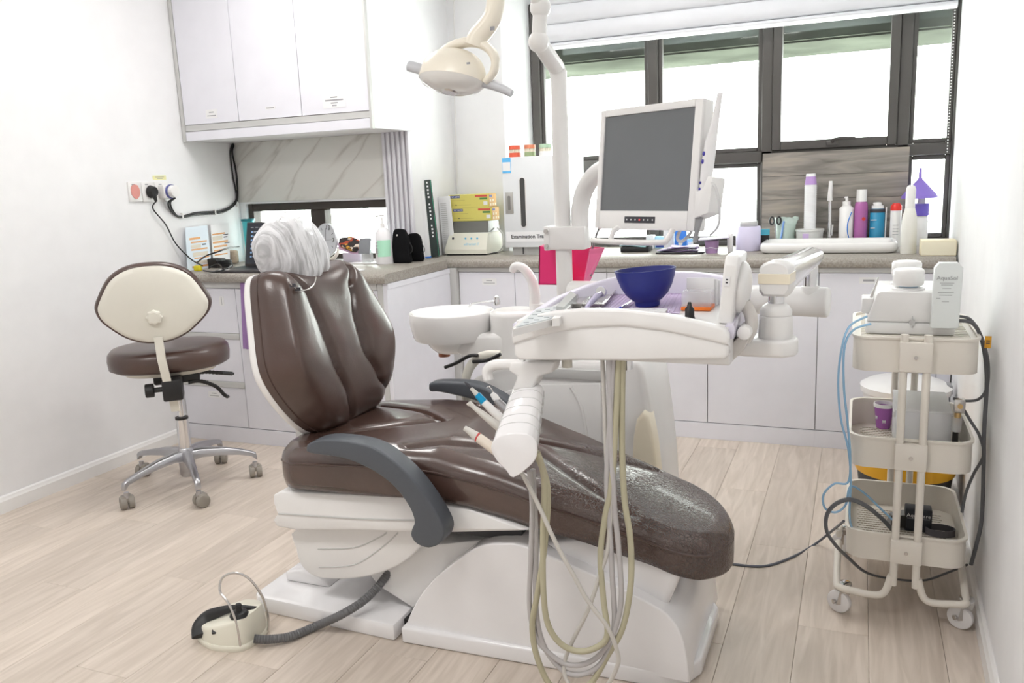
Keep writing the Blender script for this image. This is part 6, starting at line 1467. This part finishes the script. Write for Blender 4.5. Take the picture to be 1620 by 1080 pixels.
# violet bottle with funnel
yv = YS+.02; xv_ = X_(1456, 350, yv); zf0 = Z_(312, 1456, yv)
t = thing('violet_label_bottle', 'white bottle with violet label standing under the purple funnel', 'bottle', (xv_, yv, CTb))
B().lathe((xv_, yv, CTb), [(0, 0), (.034, 0), (.036, .004), (.036, .12), (.03, .15), (.018, zf0-CTb-.02), (.014, zf0-CTb+.02), (0, zf0-CTb+.02)], 28).build('body', WPL, t, sharp=60)
B().lathe((xv_, yv, CTb), [(.0365, Z_(338)-CTb-.02), (.0372, Z_(338)-CTb-.018), (.0372, Z_(320)-CTb-.02), (.036, Z_(320)-CTb-.018)], 28).build('violet_label', mat('violet_print', (.16, .11, .55), .4), t)
zt4 = Z_(266, 1445, yv)
fn_ = B().lathe((xv_-.01, yv, 0), [(.078, zf0-.004), (.083, zf0-.004), (.081, zf0+.008), (.066, zf0+.028), (.014, zf0+(zt4-zf0)*.6), (.009, zf0+(zt4-zf0)*.65), (.006, zt4), (.0045, zt4), (.007, zf0+(zt4-zf0)*.64), (.062, zf0+.026), (.077, zf0+.006)], 36)
tag(fn_.build('funnel', mat('violet_plastic', (.26, .17, .62), .35), sharp=60), 'purple plastic funnel turned upside down over the violet-label bottle', 'funnel')
p_ = basept(1484, 405)
a, c = at(1456, 405, y=p_.y).x, at(1513, 405, y=p_.y).x; hb = hz(1484, 380, p_.y)-CTb
c = min(c, xr(p_.y)-.006)
t = thing('tissue_box', 'pale cream box at the right end of the worktop against the wall', 'box', ((a+c)/2, p_.y+.05, CTb))
B().box(a, c, p_.y, p_.y+.11, CTb, CTb+hb, bev=.004).build('carton', mat('pale_cream_card', 'efe6c8', .6), t)
B().box(a+.004, c-.004, p_.y-.0008, p_.y, CTb+.004, CTb+hb-.006).build('front_print', mat('cream_print', 'f3ecd4', .6), t)
# scissors in a bag-lined cup
cx0 = X_(1243); y = YS-.01
t = thing('utensil_cup', 'clear cup lined with a crumpled plastic bag behind the sink', 'cup', (cx0, y, CTb))
BAG = mat('pale_green_film', (.62, .74, .68), .25, alpha=.75)
hc_ = hh(352)
B().lathe((cx0, y, CTb), [(0, 0), (.042, 0), (.052, hc_), (.05, hc_), (.04, .004), (0, .004)], 28).build('cup', BAG, t, sharp=50)
V = []; F = []
for i in range(7):
    for j in range(32):
        a_ = 2*math.pi*j/32; k_ = i/6; r = .046+.018*k_+.012*k_*mn.noise(Vector((math.cos(a_)*3, math.sin(a_)*3, k_*3)))
        V.append((cx0+r*math.cos(a_), y+r*math.sin(a_)*.8, CTb+hc_*.8+k_*.055+.016*k_*mn.noise(Vector((math.cos(a_)*4, math.sin(a_)*4, 9)))))
for i in range(6):
    for j in range(32): F.append((i*32+j, i*32+(j+1) % 32, (i+1)*32+(j+1) % 32, (i+1)*32+j))
B().add(V, F).build('plastic_bag', BAG, t, fix=False, sharp=25)
scs = thing('scissors', 'scissors with black ring handles standing in the bag-lined cup', 'scissors', (X_(1228), y-.04, CTb+.05))
for px_ in (1223, 1234):
    cr = Vector((X_(px_, 345), y-.055, Z_(346)))
    B().tube([cr+Vector((.0105*math.cos(a_), 0, .019*math.sin(a_))) for a_ in [2*math.pi*k/20 for k in range(20)]], .0042, 8, closed=True).build('ring_handle', BLK, scs)
B().tube([(X_(1228), y-.055, Z_(352)), (X_(1229), y-.045, CTb+.03)], lambda t: (.004, .008), 8).build('blades', STEEL, scs)
tag(B().tube([(X_(1236, 365), y-.05, CTb+.02), (X_(1241, 350), y-.053, Z_(350)), (X_(1242, 345), y-.053, Z_(347))], .005, 8).build('blue_marker', mat('cornflower_plastic', (.22, .38, .75), .4)), 'light blue marker standing in the bag-lined cup', 'pen')
# cup stack on a round tub
tx_ = X_(1281); y = YS-.02
tb3 = thing('round_tub', 'round white plastic tub under the tall cup stack', 'tub', (tx_, y, CTb))
htb = hh(361); B().lathe((tx_, y, CTb), [(0, 0), (.062, 0), (.068, htb-.012), (.072, htb-.01), (.072, htb), (.0, htb)], 36).build('tub_body', mat('greyish_white_plastic', (.70, .70, .68), .4), tb3, sharp=50)
B().box(tx_-.03, tx_+.0, y-.0705, y-.064, CTb+.006, CTb+htb-.02).build('lilac_label', LIL, tb3)
zst_ = CTb+htb; ztp_ = Z_(275, 1281, y); ncup = 22; hcup = .055; step = (ztp_-zst_-hcup)/(ncup-1)
cupm = B().lathe((0, 0, 0), [(0, hcup), (.022, hcup), (.029, .004), (.031, .003), (.031, 0), (.028, 0), (.0275, .003), (.0205, hcup-.002), (0, hcup-.002)], 28)
first = None
ORD = '_ first second third fourth fifth sixth seventh eighth ninth tenth eleventh twelfth thirteenth fourteenth fifteenth sixteenth seventeenth eighteenth nineteenth twentieth twenty-first twenty-second'.split()
for k in range(ncup):
    if first is None:
        o = cupm.build('paper_cup', PAPER, None, M=TR((tx_, y, zst_+E_)), sharp=50); me_c = o.data; c0 = Vector(o.location); first = o
    elif k < ncup-1: o = link('paper_cup', me_c, c0+Z1*step*k)
    else:
        o = thing('paper_cup', 'purple-printed paper cup on top of the upside-down cup stack', 'cup', (tx_, y, zst_+step*k), 'stacked paper cups behind the sink')
        B().lathe((tx_, y, zst_+step*k+E_), [(0, hcup), (.022, hcup), (.029, .004), (.031, .003), (.031, 0), (.028, 0), (0, .001)], 28).build('cup_wall', mat('purple_cup_print', (.48, .30, .62), .5), o, sharp=50)
        B().lathe((tx_, y, zst_+step*k+E_), [(.0222, hcup+.0004), (.0235, hcup-.002), (.0252, hcup-.014), (.0248, hcup-.014), (.022, hcup)], 28).build('white_band', PAPER, o)
        continue
    rk = ncup-k; tag(o, 'upside-down paper cup, '+ORD[rk]+' from the top of the tall stack behind the sink', 'cup', 'stacked paper cups behind the sink')
# ------------------------------------------------------------------ left counter
lp0 = at(392, 432, z=CT); yl0 = 3.50
lt_ = thing('laptop', 'open dark laptop on the left counter behind the headrest', 'laptop', (at(400, 430, z=CT).x, 3.6, CTb))
la0, la1 = at(338, 432, z=CT), at(446, 436, z=CT)
LMx = TR((at(340, 432, z=CT).x, at(340, 432, z=CT).y, CTb)) @ rotz(.0)
lw = .36
B().box(0, lw, 0, .235, 0, .014, bev=.003, M=LMx).build('keyboard_deck', mat('dark_laptop_shell', (.045, .04, .043), .4), lt_)
B().box(.02, lw-.02, .09, .21, .0135, .0148, M=LMx).build('keyboard', BLK, lt_)
B().box(.012, .075, .012, .03, .0138, .0146, M=LMx).build('palm_sticker', PAPER, lt_)
SMx = LMx @ TR((0, .232, .012)) @ Matrix.Rotation(-.22, 4, 'X')
scl = B().box(.0, lw, 0, .008, 0, .235, bev=.003, M=SMx).build('lid', mat('dark_laptop_shell'), lt_)
B().box(.006, lw-.006, -.001, .001, .012, .228, M=SMx).build('screen', mat('dark_ui_screen', (.022, .025, .035), .3, emit=.15), scl)
b = B(); b2_ = B()
for i, (u, w_) in enumerate(((.05, .05), (.05, .04), (.05, .1), (.05, .04), (.05, .06), (.05, .1), (.05, .05))):
    z = .18-i*.022; b.box(u, u+w_, -.002, -.001, z, z+.003, M=SMx); b2_.box(u-.016, u-.006, -.002, -.001, z-.003, z+.006, M=SMx)
for i in range(8): b.box(.03+i*.03, .048+i*.03, -.002, -.001, .205, .2075, M=SMx)
b.build('screen_text', mat('screen_text_grey', (.45, .47, .5), .5, emit=.4), scl); b2_.build('screen_icons', mat('screen_icon_blue', (.2, .32, .5), .5, emit=.4), scl)
# turquoise pot behind laptop
p_ = Vector((at(394, 365, y=3.93).x, 3.93, CTb)); zp = at(394, 346, y=3.93).z-CTb
t = thing('turquoise_pot', 'turquoise pot with darker rim behind the laptop at the low window', 'pot', p_)
B().lathe(p_, [(0, 0), (.028, 0), (.034, zp-.012), (0, zp-.012)], 24).build('pot_body', mat('turquoise_plastic', (.06, .52, .58), .4), t, sharp=50)
B().lathe(p_, [(.03, zp-.014), (.04, zp-.012), (.04, zp), (.032, zp), (.03, zp-.01)], 24).build('pot_rim', mat('dark_teal_plastic', (.01, .20, .24), .4), t, sharp=50)
# paper sheets leaning on the left wall
ps = thing('price_sheets', 'printed sheet with orange rows leaning in the corner of the left counter', 'paper', at(310, 415, z=CT))
XQ = XL+.02
a0 = at(297, 418, x=XQ+.06); 
S0, S1, S2, S3 = at(296, 422, x=XQ+.03), at(334, 412, x=XQ+.03), at(328, 356, x=XQ+.005), at(293, 360, x=XQ+.005)
S0.z = S1.z = CTb
def sheet(pts, parent, nm, rows, m=PAPER, split=None):
    n = (pts[1]-pts[0]).cross(pts[3]-pts[0]).normalized()
    if n.x < 0: n = -n
    b = B().add(list(pts)+[p-n*.0012 for p in pts], [(0, 1, 2, 3), (7, 6, 5, 4), (0, 4, 5, 1), (1, 5, 6, 2), (2, 6, 7, 3), (3, 7, 4, 0)]); o = b.build(nm, m, parent)
    def pt(u, v): return (pts[0]*(1-u)+pts[1]*u)*(1-v)+(pts[3]*(1-u)+pts[2]*u)*v+n*.0008
    for (u0, u1, v, h, mm) in rows:
        B().add([pt(u0, v), pt(u1, v), pt(u1, v+h), pt(u0, v+h)], [(0, 1, 2, 3)]).build('printed_row', mm, o, fix=False)
    return o
ORR = mat('orange_row_print', (.72, .36, .14), .6); BGR = mat('beige_row_print', (.68, .62, .52), .6)
rows1 = [(.15, .62, .70, .05, ORR), (.2, .9, .62, .035, ORR), (.2, .62, .50, .08, BGR), (.2, .9, .45, .035, ORR), (.25, .9, .30, .1, BGR), (.3, .95, .25, .03, ORR), (.35, .95, .12, .08, BGR), (.2, .95, .05, .045, ORR), (.68, .85, .55, .03, INK)]
sheet([S0, S1, S2, S3], ps, 'sheet', rows1, mat('pale_blue_paper', (.72, .80, .88), .7))
ps2 = thing('price_sheets', 'printed sheet with orange rows and handwriting leaning nearer the low window', 'paper', at(350, 410, z=CT))
T0, T1, T2, T3 = at(337, 412, x=XQ+.03), at(363, 405, x=XQ+.03), at(362, 352, x=XQ+.006), at(333, 356, x=XQ+.006)
T0.z = T1.z = CTb
rows2 = [(.05, .75, .75, .035, ORR), (.05, .6, .62, .1, BGR), (.05, .9, .55, .045, ORR), (.08, .85, .45, .04, ORR), (.08, .8, .36, .035, ORR), (.1, .85, .26, .03, ORR), (.65, .92, .72, .02, INK), (.66, .88, .66, .025, INK), (.7, 1.0, .52, .02, INK)]
sheet([T0, T1, T2, T3], ps2, 'sheet', rows2)
# beige pouch, adapter, cables, yellow tag
bg_ = at(352, 412, z=CT)
tag(B().box(-.06, .06, -.02, .02, 0, .075, bev=.012, seg=3, M=TR((at(360, 400, y=3.86).x, 3.86, CTb)) @ rotz(.25)).build('beige_pouch', mat('speckled_beige', (.55, .45, .34), .8, var=.2, vscale=40)), 'speckled beige pouch behind the black adapter on the left counter', 'pouch')
ad_ = at(325, 424, z=CT)
pa = thing('power_adapter', 'black power adapter lying among cables on the left counter', 'adapter', (ad_.x, ad_.y, CTb))
B().box(-.10, .10, -.035, .035, 0, .05, bev=.008, M=TR((ad_.x-.01, ad_.y+.05, CTb)) @ rotz(-.2)).build('brick', BLK, pa)
for k in range(4): B().tube([(at(350, 424, z=CT).x+(.045-.004*k)*math.cos(a_), at(350, 424, z=CT).y+.03+.035*math.sin(a_), CTb+.008+.009*k) for a_ in [2*math.pi*i/24 for i in range(24)]], .0055, 6, closed=True).build('cable_coil', BLK, pa)
for pts in (((310, 417, .03), (325, 405, .08), (345, 398, .10), (362, 392, .11), (378, 390, .10)), ((330, 424, .01), (345, 418, .03), (355, 426, .012), (366, 420, .02)), ((322, 428, .01), (342, 430, .012), (360, 424, .02))):
    P = [at(p, q, z=CT+dz_2) for p, q, dz_2 in pts]; B().tube(P, .004, 8, smooth=6).build('cable', BLK, pa)
yt = at(318, 428, z=CT); tag(B().box(-.022, .022, -.012, .012, 0, .03, bev=.008, seg=3, M=TR((yt.x, yt.y-.02, CTb)) @ rotz(.1)).build('yellow_clip', mat('yellow_plastic', (.72, .62, .02), .5)), 'small bright yellow clip in front of the black adapter', 'clip')
# clock
t = thing('round_clock', 'round white clock with black hands leaning on the low window', 'clock', at(516, 410, y=3.86))
ckc = at(515, 380, y=3.88); CR = .092
CKM = frame(ckc, Vector((math.cos(-.12), math.sin(-.12), 0)), Vector((0, .12, 1)))
CKM = CKM @ Matrix.Diagonal((.80, 1, 1, 1))
B().lathe((0, 0, -.012), [(0, -.012), (CR*.95, -.012), (CR, -.006), (CR*1.02, .008), (CR, .014), (CR*.95, .012), (0, .010)], 44).build('case', mat('clock_white', (.74, .76, .80), .4), t, M=CKM, sharp=50)
for k in range(12):
    if k in (0, 3): continue
    a_ = math.radians(90-30*k); B().box(CR*.68, CR*.84, -.0012, .0012, 0, .001, M=CKM @ Matrix.Rotation(a_, 4, 'Z')).build('hour_mark', INK, t)
for s_, u, v in (('12', .02, CR*.74), ('3', CR*.76, .0)): text(s_, .034, CKM @ Vector((u, v, .0008)), CKM.to_3x3() @ X1, CKM.to_3x3() @ Y1, INK, t, name='numeral')
B().box(-.0016, .0016, -.008, CR*.72, .001, .002, M=CKM).build('hand', INK, t); B().box(-.008, CR*.66, -.0008, .0008, .002, .003, M=CKM @ Matrix.Rotation(.07, 4, 'Z')).build('hand', INKG, t)
sxp = at(536, 405, y=3.85)
B().tube([at(536, 392, y=3.90), at(533, 402, y=3.88), at(526, 409, y=3.86), at(514, 411, y=3.85)], lambda t: (.012, .006), 10, smooth=5).build('stand', CREAM, t)
# phone stand with pouch, phone, mouse
p_ = at(575, 417, z=CT); yst = p_.y
ph = thing('phone_stand', 'white acrylic display stand beside the soap bottle', 'stand', (p_.x, p_.y, CTb))
b0, b1 = at(556, 417, y=yst).x, at(598, 417, y=yst).x
B().box(b0, b1, yst-.03, yst+.06, CTb, CTb+.006, bev=.002).build('base', WPL, ph)
B().box(at(570, 400, y=yst).x, at(584, 400, y=yst).x, yst+.01, yst+.04, CTb+.006, at(578, 395, y=yst).z, bev=.003).build('post', mat('clear_grey_plastic'), ph)
B().box(at(541, 411, y=yst+.05).x, at(569, 411, y=yst+.05).x, yst+.06, yst+.10, CTb, at(555, 399, y=yst+.08).z, bev=.002).build('clear_block', mat('lilac_clear', (.74, .72, .80), .2), ph)
zc_ = at(565, 397, y=yst).z
fb = thing('floral_pouch', 'dark floral cloth pouch on a pink board resting on the stand', 'pouch', (at(555, 390, y=yst+.03).x, yst+.04, zc_))
PM = frame(at(553, 390, y=yst+.04), Vector((1, 0, -.14)), Vector((0, .8, .6)))
B().prism([(v.x, v.y) for v in catmull([Vector(q) for q in ((-.075, .03, 0), (-.06, -.02, 0), (-.02, -.035, 0), (.06, -.04, 0), (.075, .0, 0), (.05, .04, 0))], 4, True)], -.006, .0, 'xy', M=PM).build('pink_board', mat('dusty_pink', (.62, .42, .58), .5), fb)
def floral():
    M = mat('dark_floral_cloth', (.05, .035, .035), .8); N, L, bs = nodes_of(M); tc = N.new('ShaderNodeTexCoord'); vo = N.new('ShaderNodeTexVoronoi'); vo.inputs['Scale'].default_value = 55
    L.new(tc.outputs['Object'], vo.inputs['Vector']); cr = N.new('ShaderNodeValToRGB'); cr.color_ramp.interpolation = 'CONSTANT'; e = cr.color_ramp.elements
    e[0].position = 0; e[0].color = (.03, .022, .025, 1); e[1].position = .45; e[1].color = (.42, .07, .03, 1)
    for p, c in ((.62, (.62, .32, .04, 1)), (.75, (.04, .03, .03, 1)), (.9, (.7, .6, .5, 1))): k = e.new(p); k.color = c
    sx = N.new('ShaderNodeSeparateColor'); L.new(vo.outputs['Color'], sx.inputs[0]); L.new(sx.outputs[0], cr.inputs[0]); L.new(cr.outputs[0], bs.inputs['Base Color']); return M
FLO = floral()
B().prism([(v.x, v.y) for v in catmull([Vector(q) for q in ((-.072, .03, 0), (-.05, -.015, 0), (0, -.03, 0), (.062, -.036, 0), (.06, .03, 0), (.0, .055, 0), (-.03, .05, 0))], 4, True)], .0, .024, 'xy', bev=.006, seg=2, M=PM, only_caps=True).build('cloth', FLO, fb, sharp=60)
ph2 = thing('smartphone', 'grey smartphone propped on the stand in front of the floral pouch', 'phone', at(576, 398, y=yst-.01))
F0 = frame(at(577, 389, y=yst-.012), Vector((1, 0, -.0)), Vector((.42, .35, 1)))
B().box(-.036, .036, -.042, .042, -.003, .003, bev=.003, seg=2, M=F0).build('shell', mat('mid_grey_glass', (.22, .23, .25), .3), ph2)
mo_ = at(545, 427, z=CT)
mp_ = thing('mouse_pad', 'small white mouse pad at the edge of the left counter', 'mouse pad', (mo_.x, mo_.y, CTb))
slab([at(543, 431, z=CTb+.004), at(562, 429, z=CTb+.004), at(577, 426, z=CTb+.004), at(546, 422, z=CTb+.004), at(515, 424, z=CTb+.004), at(520, 431, z=CTb+.004)], .004, 'pad', mat('white_pad_dark_edge', (.8, .8, .82), .6), mp_)
m_ = at(545, 427, z=CTb+.006); V = B().lathe((0, 0, 0), [(.0, 0), (1, 0), (.98, .3), (.8, .7), (.45, .95), (0, 1)], 24, M=TR((m_.x, m_.y, CTb+.0045)) @ rotz(.4) @ Matrix.Diagonal((.050, .028, .026, 1)))
tag(V.build('computer_mouse', mat('grey_mauve_plastic', (.36, .34, .36), .35), sharp=60), 'grey computer mouse on the white pad', 'mouse')
# soap bottle
p_ = at(609, 417, z=CT); zq = lambda q: at(609, q, y=p_.y).z-CTb
r = (at(621, 400, y=p_.y).x-at(597, 400, y=p_.y).x)/2
t = thing('soap_pump_bottle', 'white soap pump bottle with mint green label on the left counter', 'bottle', (p_.x, p_.y, CTb))
B().lathe((p_.x, p_.y, CTb), [(0, 0), (r*.96, 0), (r, .004), (r*.98, zq(380)), (r*.86, zq(368)), (r*.5, zq(361)), (r*.45, zq(360)), (0, zq(360))], 32).build('body', mat('soft_white_plastic', (.84, .83, .85), .4), t, sharp=60)
B().grid(lambda u, v: (p_.x+r*1.008*math.cos(-1.85+1.7*u), p_.y+r*1.008*math.sin(-1.85+1.7*u), CTb+zq(405)+(zq(379)-zq(405))*v), 14, 2).build('mint_label', mat('mint_print', (.45, .80, .60), .5), t)
bb = B()
for q in (383, 388, 393, 396, 399): bb.box(p_.x-r*.55, p_.x-r*.1, p_.y-r*1.03, p_.y-r*.9, CTb+zq(q), CTb+zq(q)+.002)
bb.build('label_text', INKG, t)
B().cyl((p_.x, p_.y, CTb+zq(361)), (p_.x, p_.y, CTb+zq(353)), .012, n=20).cyl((p_.x, p_.y, CTb+zq(353)), (p_.x, p_.y, CTb+zq(343)), .005, n=12).build('collar', WPL, t)
B().tube([(p_.x+.012, p_.y, CTb+zq(341)), (p_.x, p_.y, CTb+zq(340.5)), (p_.x-.02, p_.y-.004, CTb+zq(341)), (p_.x-.032, p_.y-.006, CTb+zq(343))], lambda t: (.005, .009-.004*t), 10).build('pump_spout', WPL, t)
# two black pouches
for k, (pa_, pb2, qb, qt, lab, dy) in enumerate(((624, 650, 416, 363, 'black fabric pouch with a small metal stud nearest the soap bottle', 0), (644, 669, 414, 369, 'black fabric drawstring pouch next to the fluted panel', .03))):
    p0 = at(pa_, qb, z=CT); y_ = at((pa_+pb2)/2, qb, z=CT).y+dy
    xa, xb = at(pa_, qb, y=y_).x, at(pb2, qb, y=y_).x; h = at(pa_, qt, y=y_).z-CTb
    w_ = xb-xa; xm = (xa+xb)/2
    t = thing('black_pouch', lab, 'pouch', (xm, y_, CTb), 'black pouches')
    ol = [(-.46, .0), (.46, 0), (.5, .25), (.48, .62), (.30, .92), (.12, 1.0), (-.30, 1.0), (-.45, .75), (-.5, .3)] if k == 0 else [(-.46, 0), (.46, 0), (.5, .3), (.45, .75), (.28, .96), (0, 1), (-.3, .95), (-.46, .7)]
    ol = [(v.x, v.y) for v in catmull([Vector((u*w_, v*h, 0)) for u, v in ol], 3, True)]
    B().prism([(xm+u, CTb+max(v, 0)) for u, v in ol], y_-.018, y_+.022, 'xz', bev=.010, seg=3, only_caps=True).build('cloth', BLKS, t, sharp=60)
    B().tube([(xb-.002, y_, CTb+h*.62), (xb+.012, y_, CTb+h*.5), (xb+.013, y_, CTb+h*.36), (xb, y_, CTb+h*.28)], .0022, 6, smooth=5).build('drawstring', BLK, t)
    if k == 0: B().ell((xa+w_*.38, y_-.019, CTb+h*.83), (.006, .003, .006), 12, 8).build('stud', STEEL, t)
# purple towel hung on the cabinet
pt_ = [at(385, 458, y=3.375), at(402, 458, y=3.375)]
tw_ = thing('lilac_towel', 'lilac towel hanging from the left counter behind the backrest', 'towel', (at(395, 552, y=3.36).x, 3.37, at(395, 552, y=3.36).z))
ztw, zbw = CT-.047, at(392, 552, y=3.37).z
x0t, x1t = at(384, 500, y=3.37).x, at(412, 500, y=3.37).x
def fn(u, v): return Vector((x0t+(x1t-x0t)*u-(.02*v if u < .5 else -.02*v), 3.376+.006*math.sin(u*16)-.006*v, ztw+(zbw-ztw)*v))
g = B().grid(fn, 24, 10); g.add([Vector(v)+Y1*.004 for v in g.v], [tuple(reversed(f)) for f in g.f]); g.build('cloth', mat('lilac_towelling', (.36, .22, .46), .9, bump=.3, bscale=200), tw_)
# ------------------------------------------------------------------ left wall: sockets, plugs, cables
XWs = XL
def wp(px, py, d=0): return at(px, py, x=XWs+d)
WY = Vector((0, 1, 0)); 
def swall(name, label, cat, pxa, pxb, qa, qb): 
    a = wp(pxa, qb); c = wp(pxb, qa); return a, c
sk_ = []
for k, (pa_, pb2, lab) in enumerate(((202, 222, 'white wall socket with a pink switch plate on the left wall'), (223, 243, 'white wall socket with the round black plug on the left wall'), (244, 265, 'white wall socket carrying the stacked white adapter on the left wall'))):
    a, c = wp(pa_, 304), wp(pb2, 304); zc0, zc1 = wp((pa_+pb2)/2, 319).z, wp((pa_+pb2)/2, 288).z
    t = thing('wall_socket', lab, 'socket', (XWs, (a.y+c.y)/2, zc0), 'wall sockets')
    B().box(XWs, XWs+.010, a.y, c.y, zc0, zc1, bev=.002).build('plate', WPL, t); ym2 = (a.y+c.y)/2; zm2 = (zc0+zc1)/2
    sk_.append((ym2, zm2, c.y-a.y, zc1-zc0, t))
    B().box(XWs+.009, XWs+.0106, ym2-.02, ym2+.0, zc1-.014, zc1-.009).build('maker_mark', INKG, t)
ym2, zm2, ww, h2, t = sk_[0]
pk3 = [(v.x, v.y) for v in catmull([Vector(q) for q in ((ym2-.022, zm2+.03, 0), (ym2+.014, zm2+.032, 0), (ym2+.026, zm2-.008, 0), (ym2, zm2-.036, 0), (ym2-.028, zm2-.01, 0))], 4, True)]
B().prism(pk3, XWs+.010, XWs+.0135, 'yz').build('pink_cover', mat('salmon_pink_plastic', (.75, .32, .28), .4), t)
ym2, zm2, ww, h2, t = sk_[1]
pg = thing('black_plug', 'black three-pin plug in the middle wall socket', 'plug', (XWs+.01, ym2, zm2))
B().cyl((XWs+.0105, ym2+.01, zm2), (XWs+.04, ym2+.012, zm2), .033, .026, 20, bev=.004).tube([(XWs+.03, ym2+.012, zm2-.015), (XWs+.034, ym2+.018, zm2-.05)], lambda t: .013-.006*t, 10).build('plug_body', BLK, pg)
cb = [(XWs+.034, ym2+.018, zm2-.048), wp(242, 330, .02), wp(262, 355, .02), wp(278, 385, .02), at(300, 408, x=XWs+.05), at(312, 416, x=XWs+.09), at(320, 420, z=CT+.03)]
B().tube(cb, .0035, 8, smooth=8).build('cord', BLK, pg)
ym2, zm2, ww, h2, t = sk_[2]
sa = thing('stacked_adapter', 'white travel adapter with blue rim in the right wall socket', 'adapter', (XWs+.01, ym2, zm2))
B().box(XWs+.0105, XWs+.05, ym2-.03, ym2+.04, zm2-.035, zm2+.035, bev=.008).build('adapter_block', WPL, sa)
B().cyl((XWs+.05, ym2+.015, zm2), (XWs+.06, ym2+.015, zm2), .037, n=28).build('blue_rim', mat('slate_blue_plastic', (.12, .13, .36), .4), sa)
B().cyl((XWs+.06, ym2+.015, zm2), (XWs+.085, ym2+.015, zm2), .033, .03, 28, bev=.003).build('plug_body', WPL, sa)
wc2 = thing('black_wall_cables', 'pair of black cables clipped along the left wall up to the wall cabinet', 'cable', wp(320, 335))
for d in (-1.5, 1.5):
    P = [(XWs+.07, ym2+.02, zm2-.035), wp(268+d, 320, .02), wp(272+d, 333, .012), wp(285, 343+d*.4, .008), wp(310, 338+d, .008), wp(340, 336+d, .008), wp(358, 332+d, .008), wp(371+d, 322, .008), wp(375+d*.5, 310, .008), wp(371+d*2, 275, .010), wp(366+d, 240, .010), wp(370+d, 222, .010)]
    P[-1] = Vector((XWs+.010, P[-1].y, z0u-.002))
    B().tube(P, .0048, 8, smooth=7).build('cable', BLK, wc2)
for px_, q_ in ((286, 341), (338, 336), (373, 323)): B().box(XWs, XWs+.016, -.004, .004, -.014, .014, M=TR((0, wp(px_, q_).y, wp(px_, q_).z))).build('cable_clip', WPL, wc2)
yn_ = wp(252, 281); tag(B().box(XWs, XWs+.0012, yn_.y-.045, yn_.y+.045, yn_.z-.011, yn_.z+.011).build('yellow_note', mat('pale_yellow_paper', (.80, .78, .40), .7)), 'small yellow paper note on the wall above the sockets', 'note')
nt_ = bpy.data.objects['yellow_note']; WLOC['yellow_note'] = Vector(nt_.location)
bb = B(); bb.box(XWs+.001, XWs+.0018, yn_.y-.03, yn_.y+.03, yn_.z+.002, yn_.z+.0045); bb.box(XWs+.001, XWs+.0018, yn_.y-.018, yn_.y+.02, yn_.z-.006, yn_.z-.0035); bb.build('handwriting', INKG, nt_)
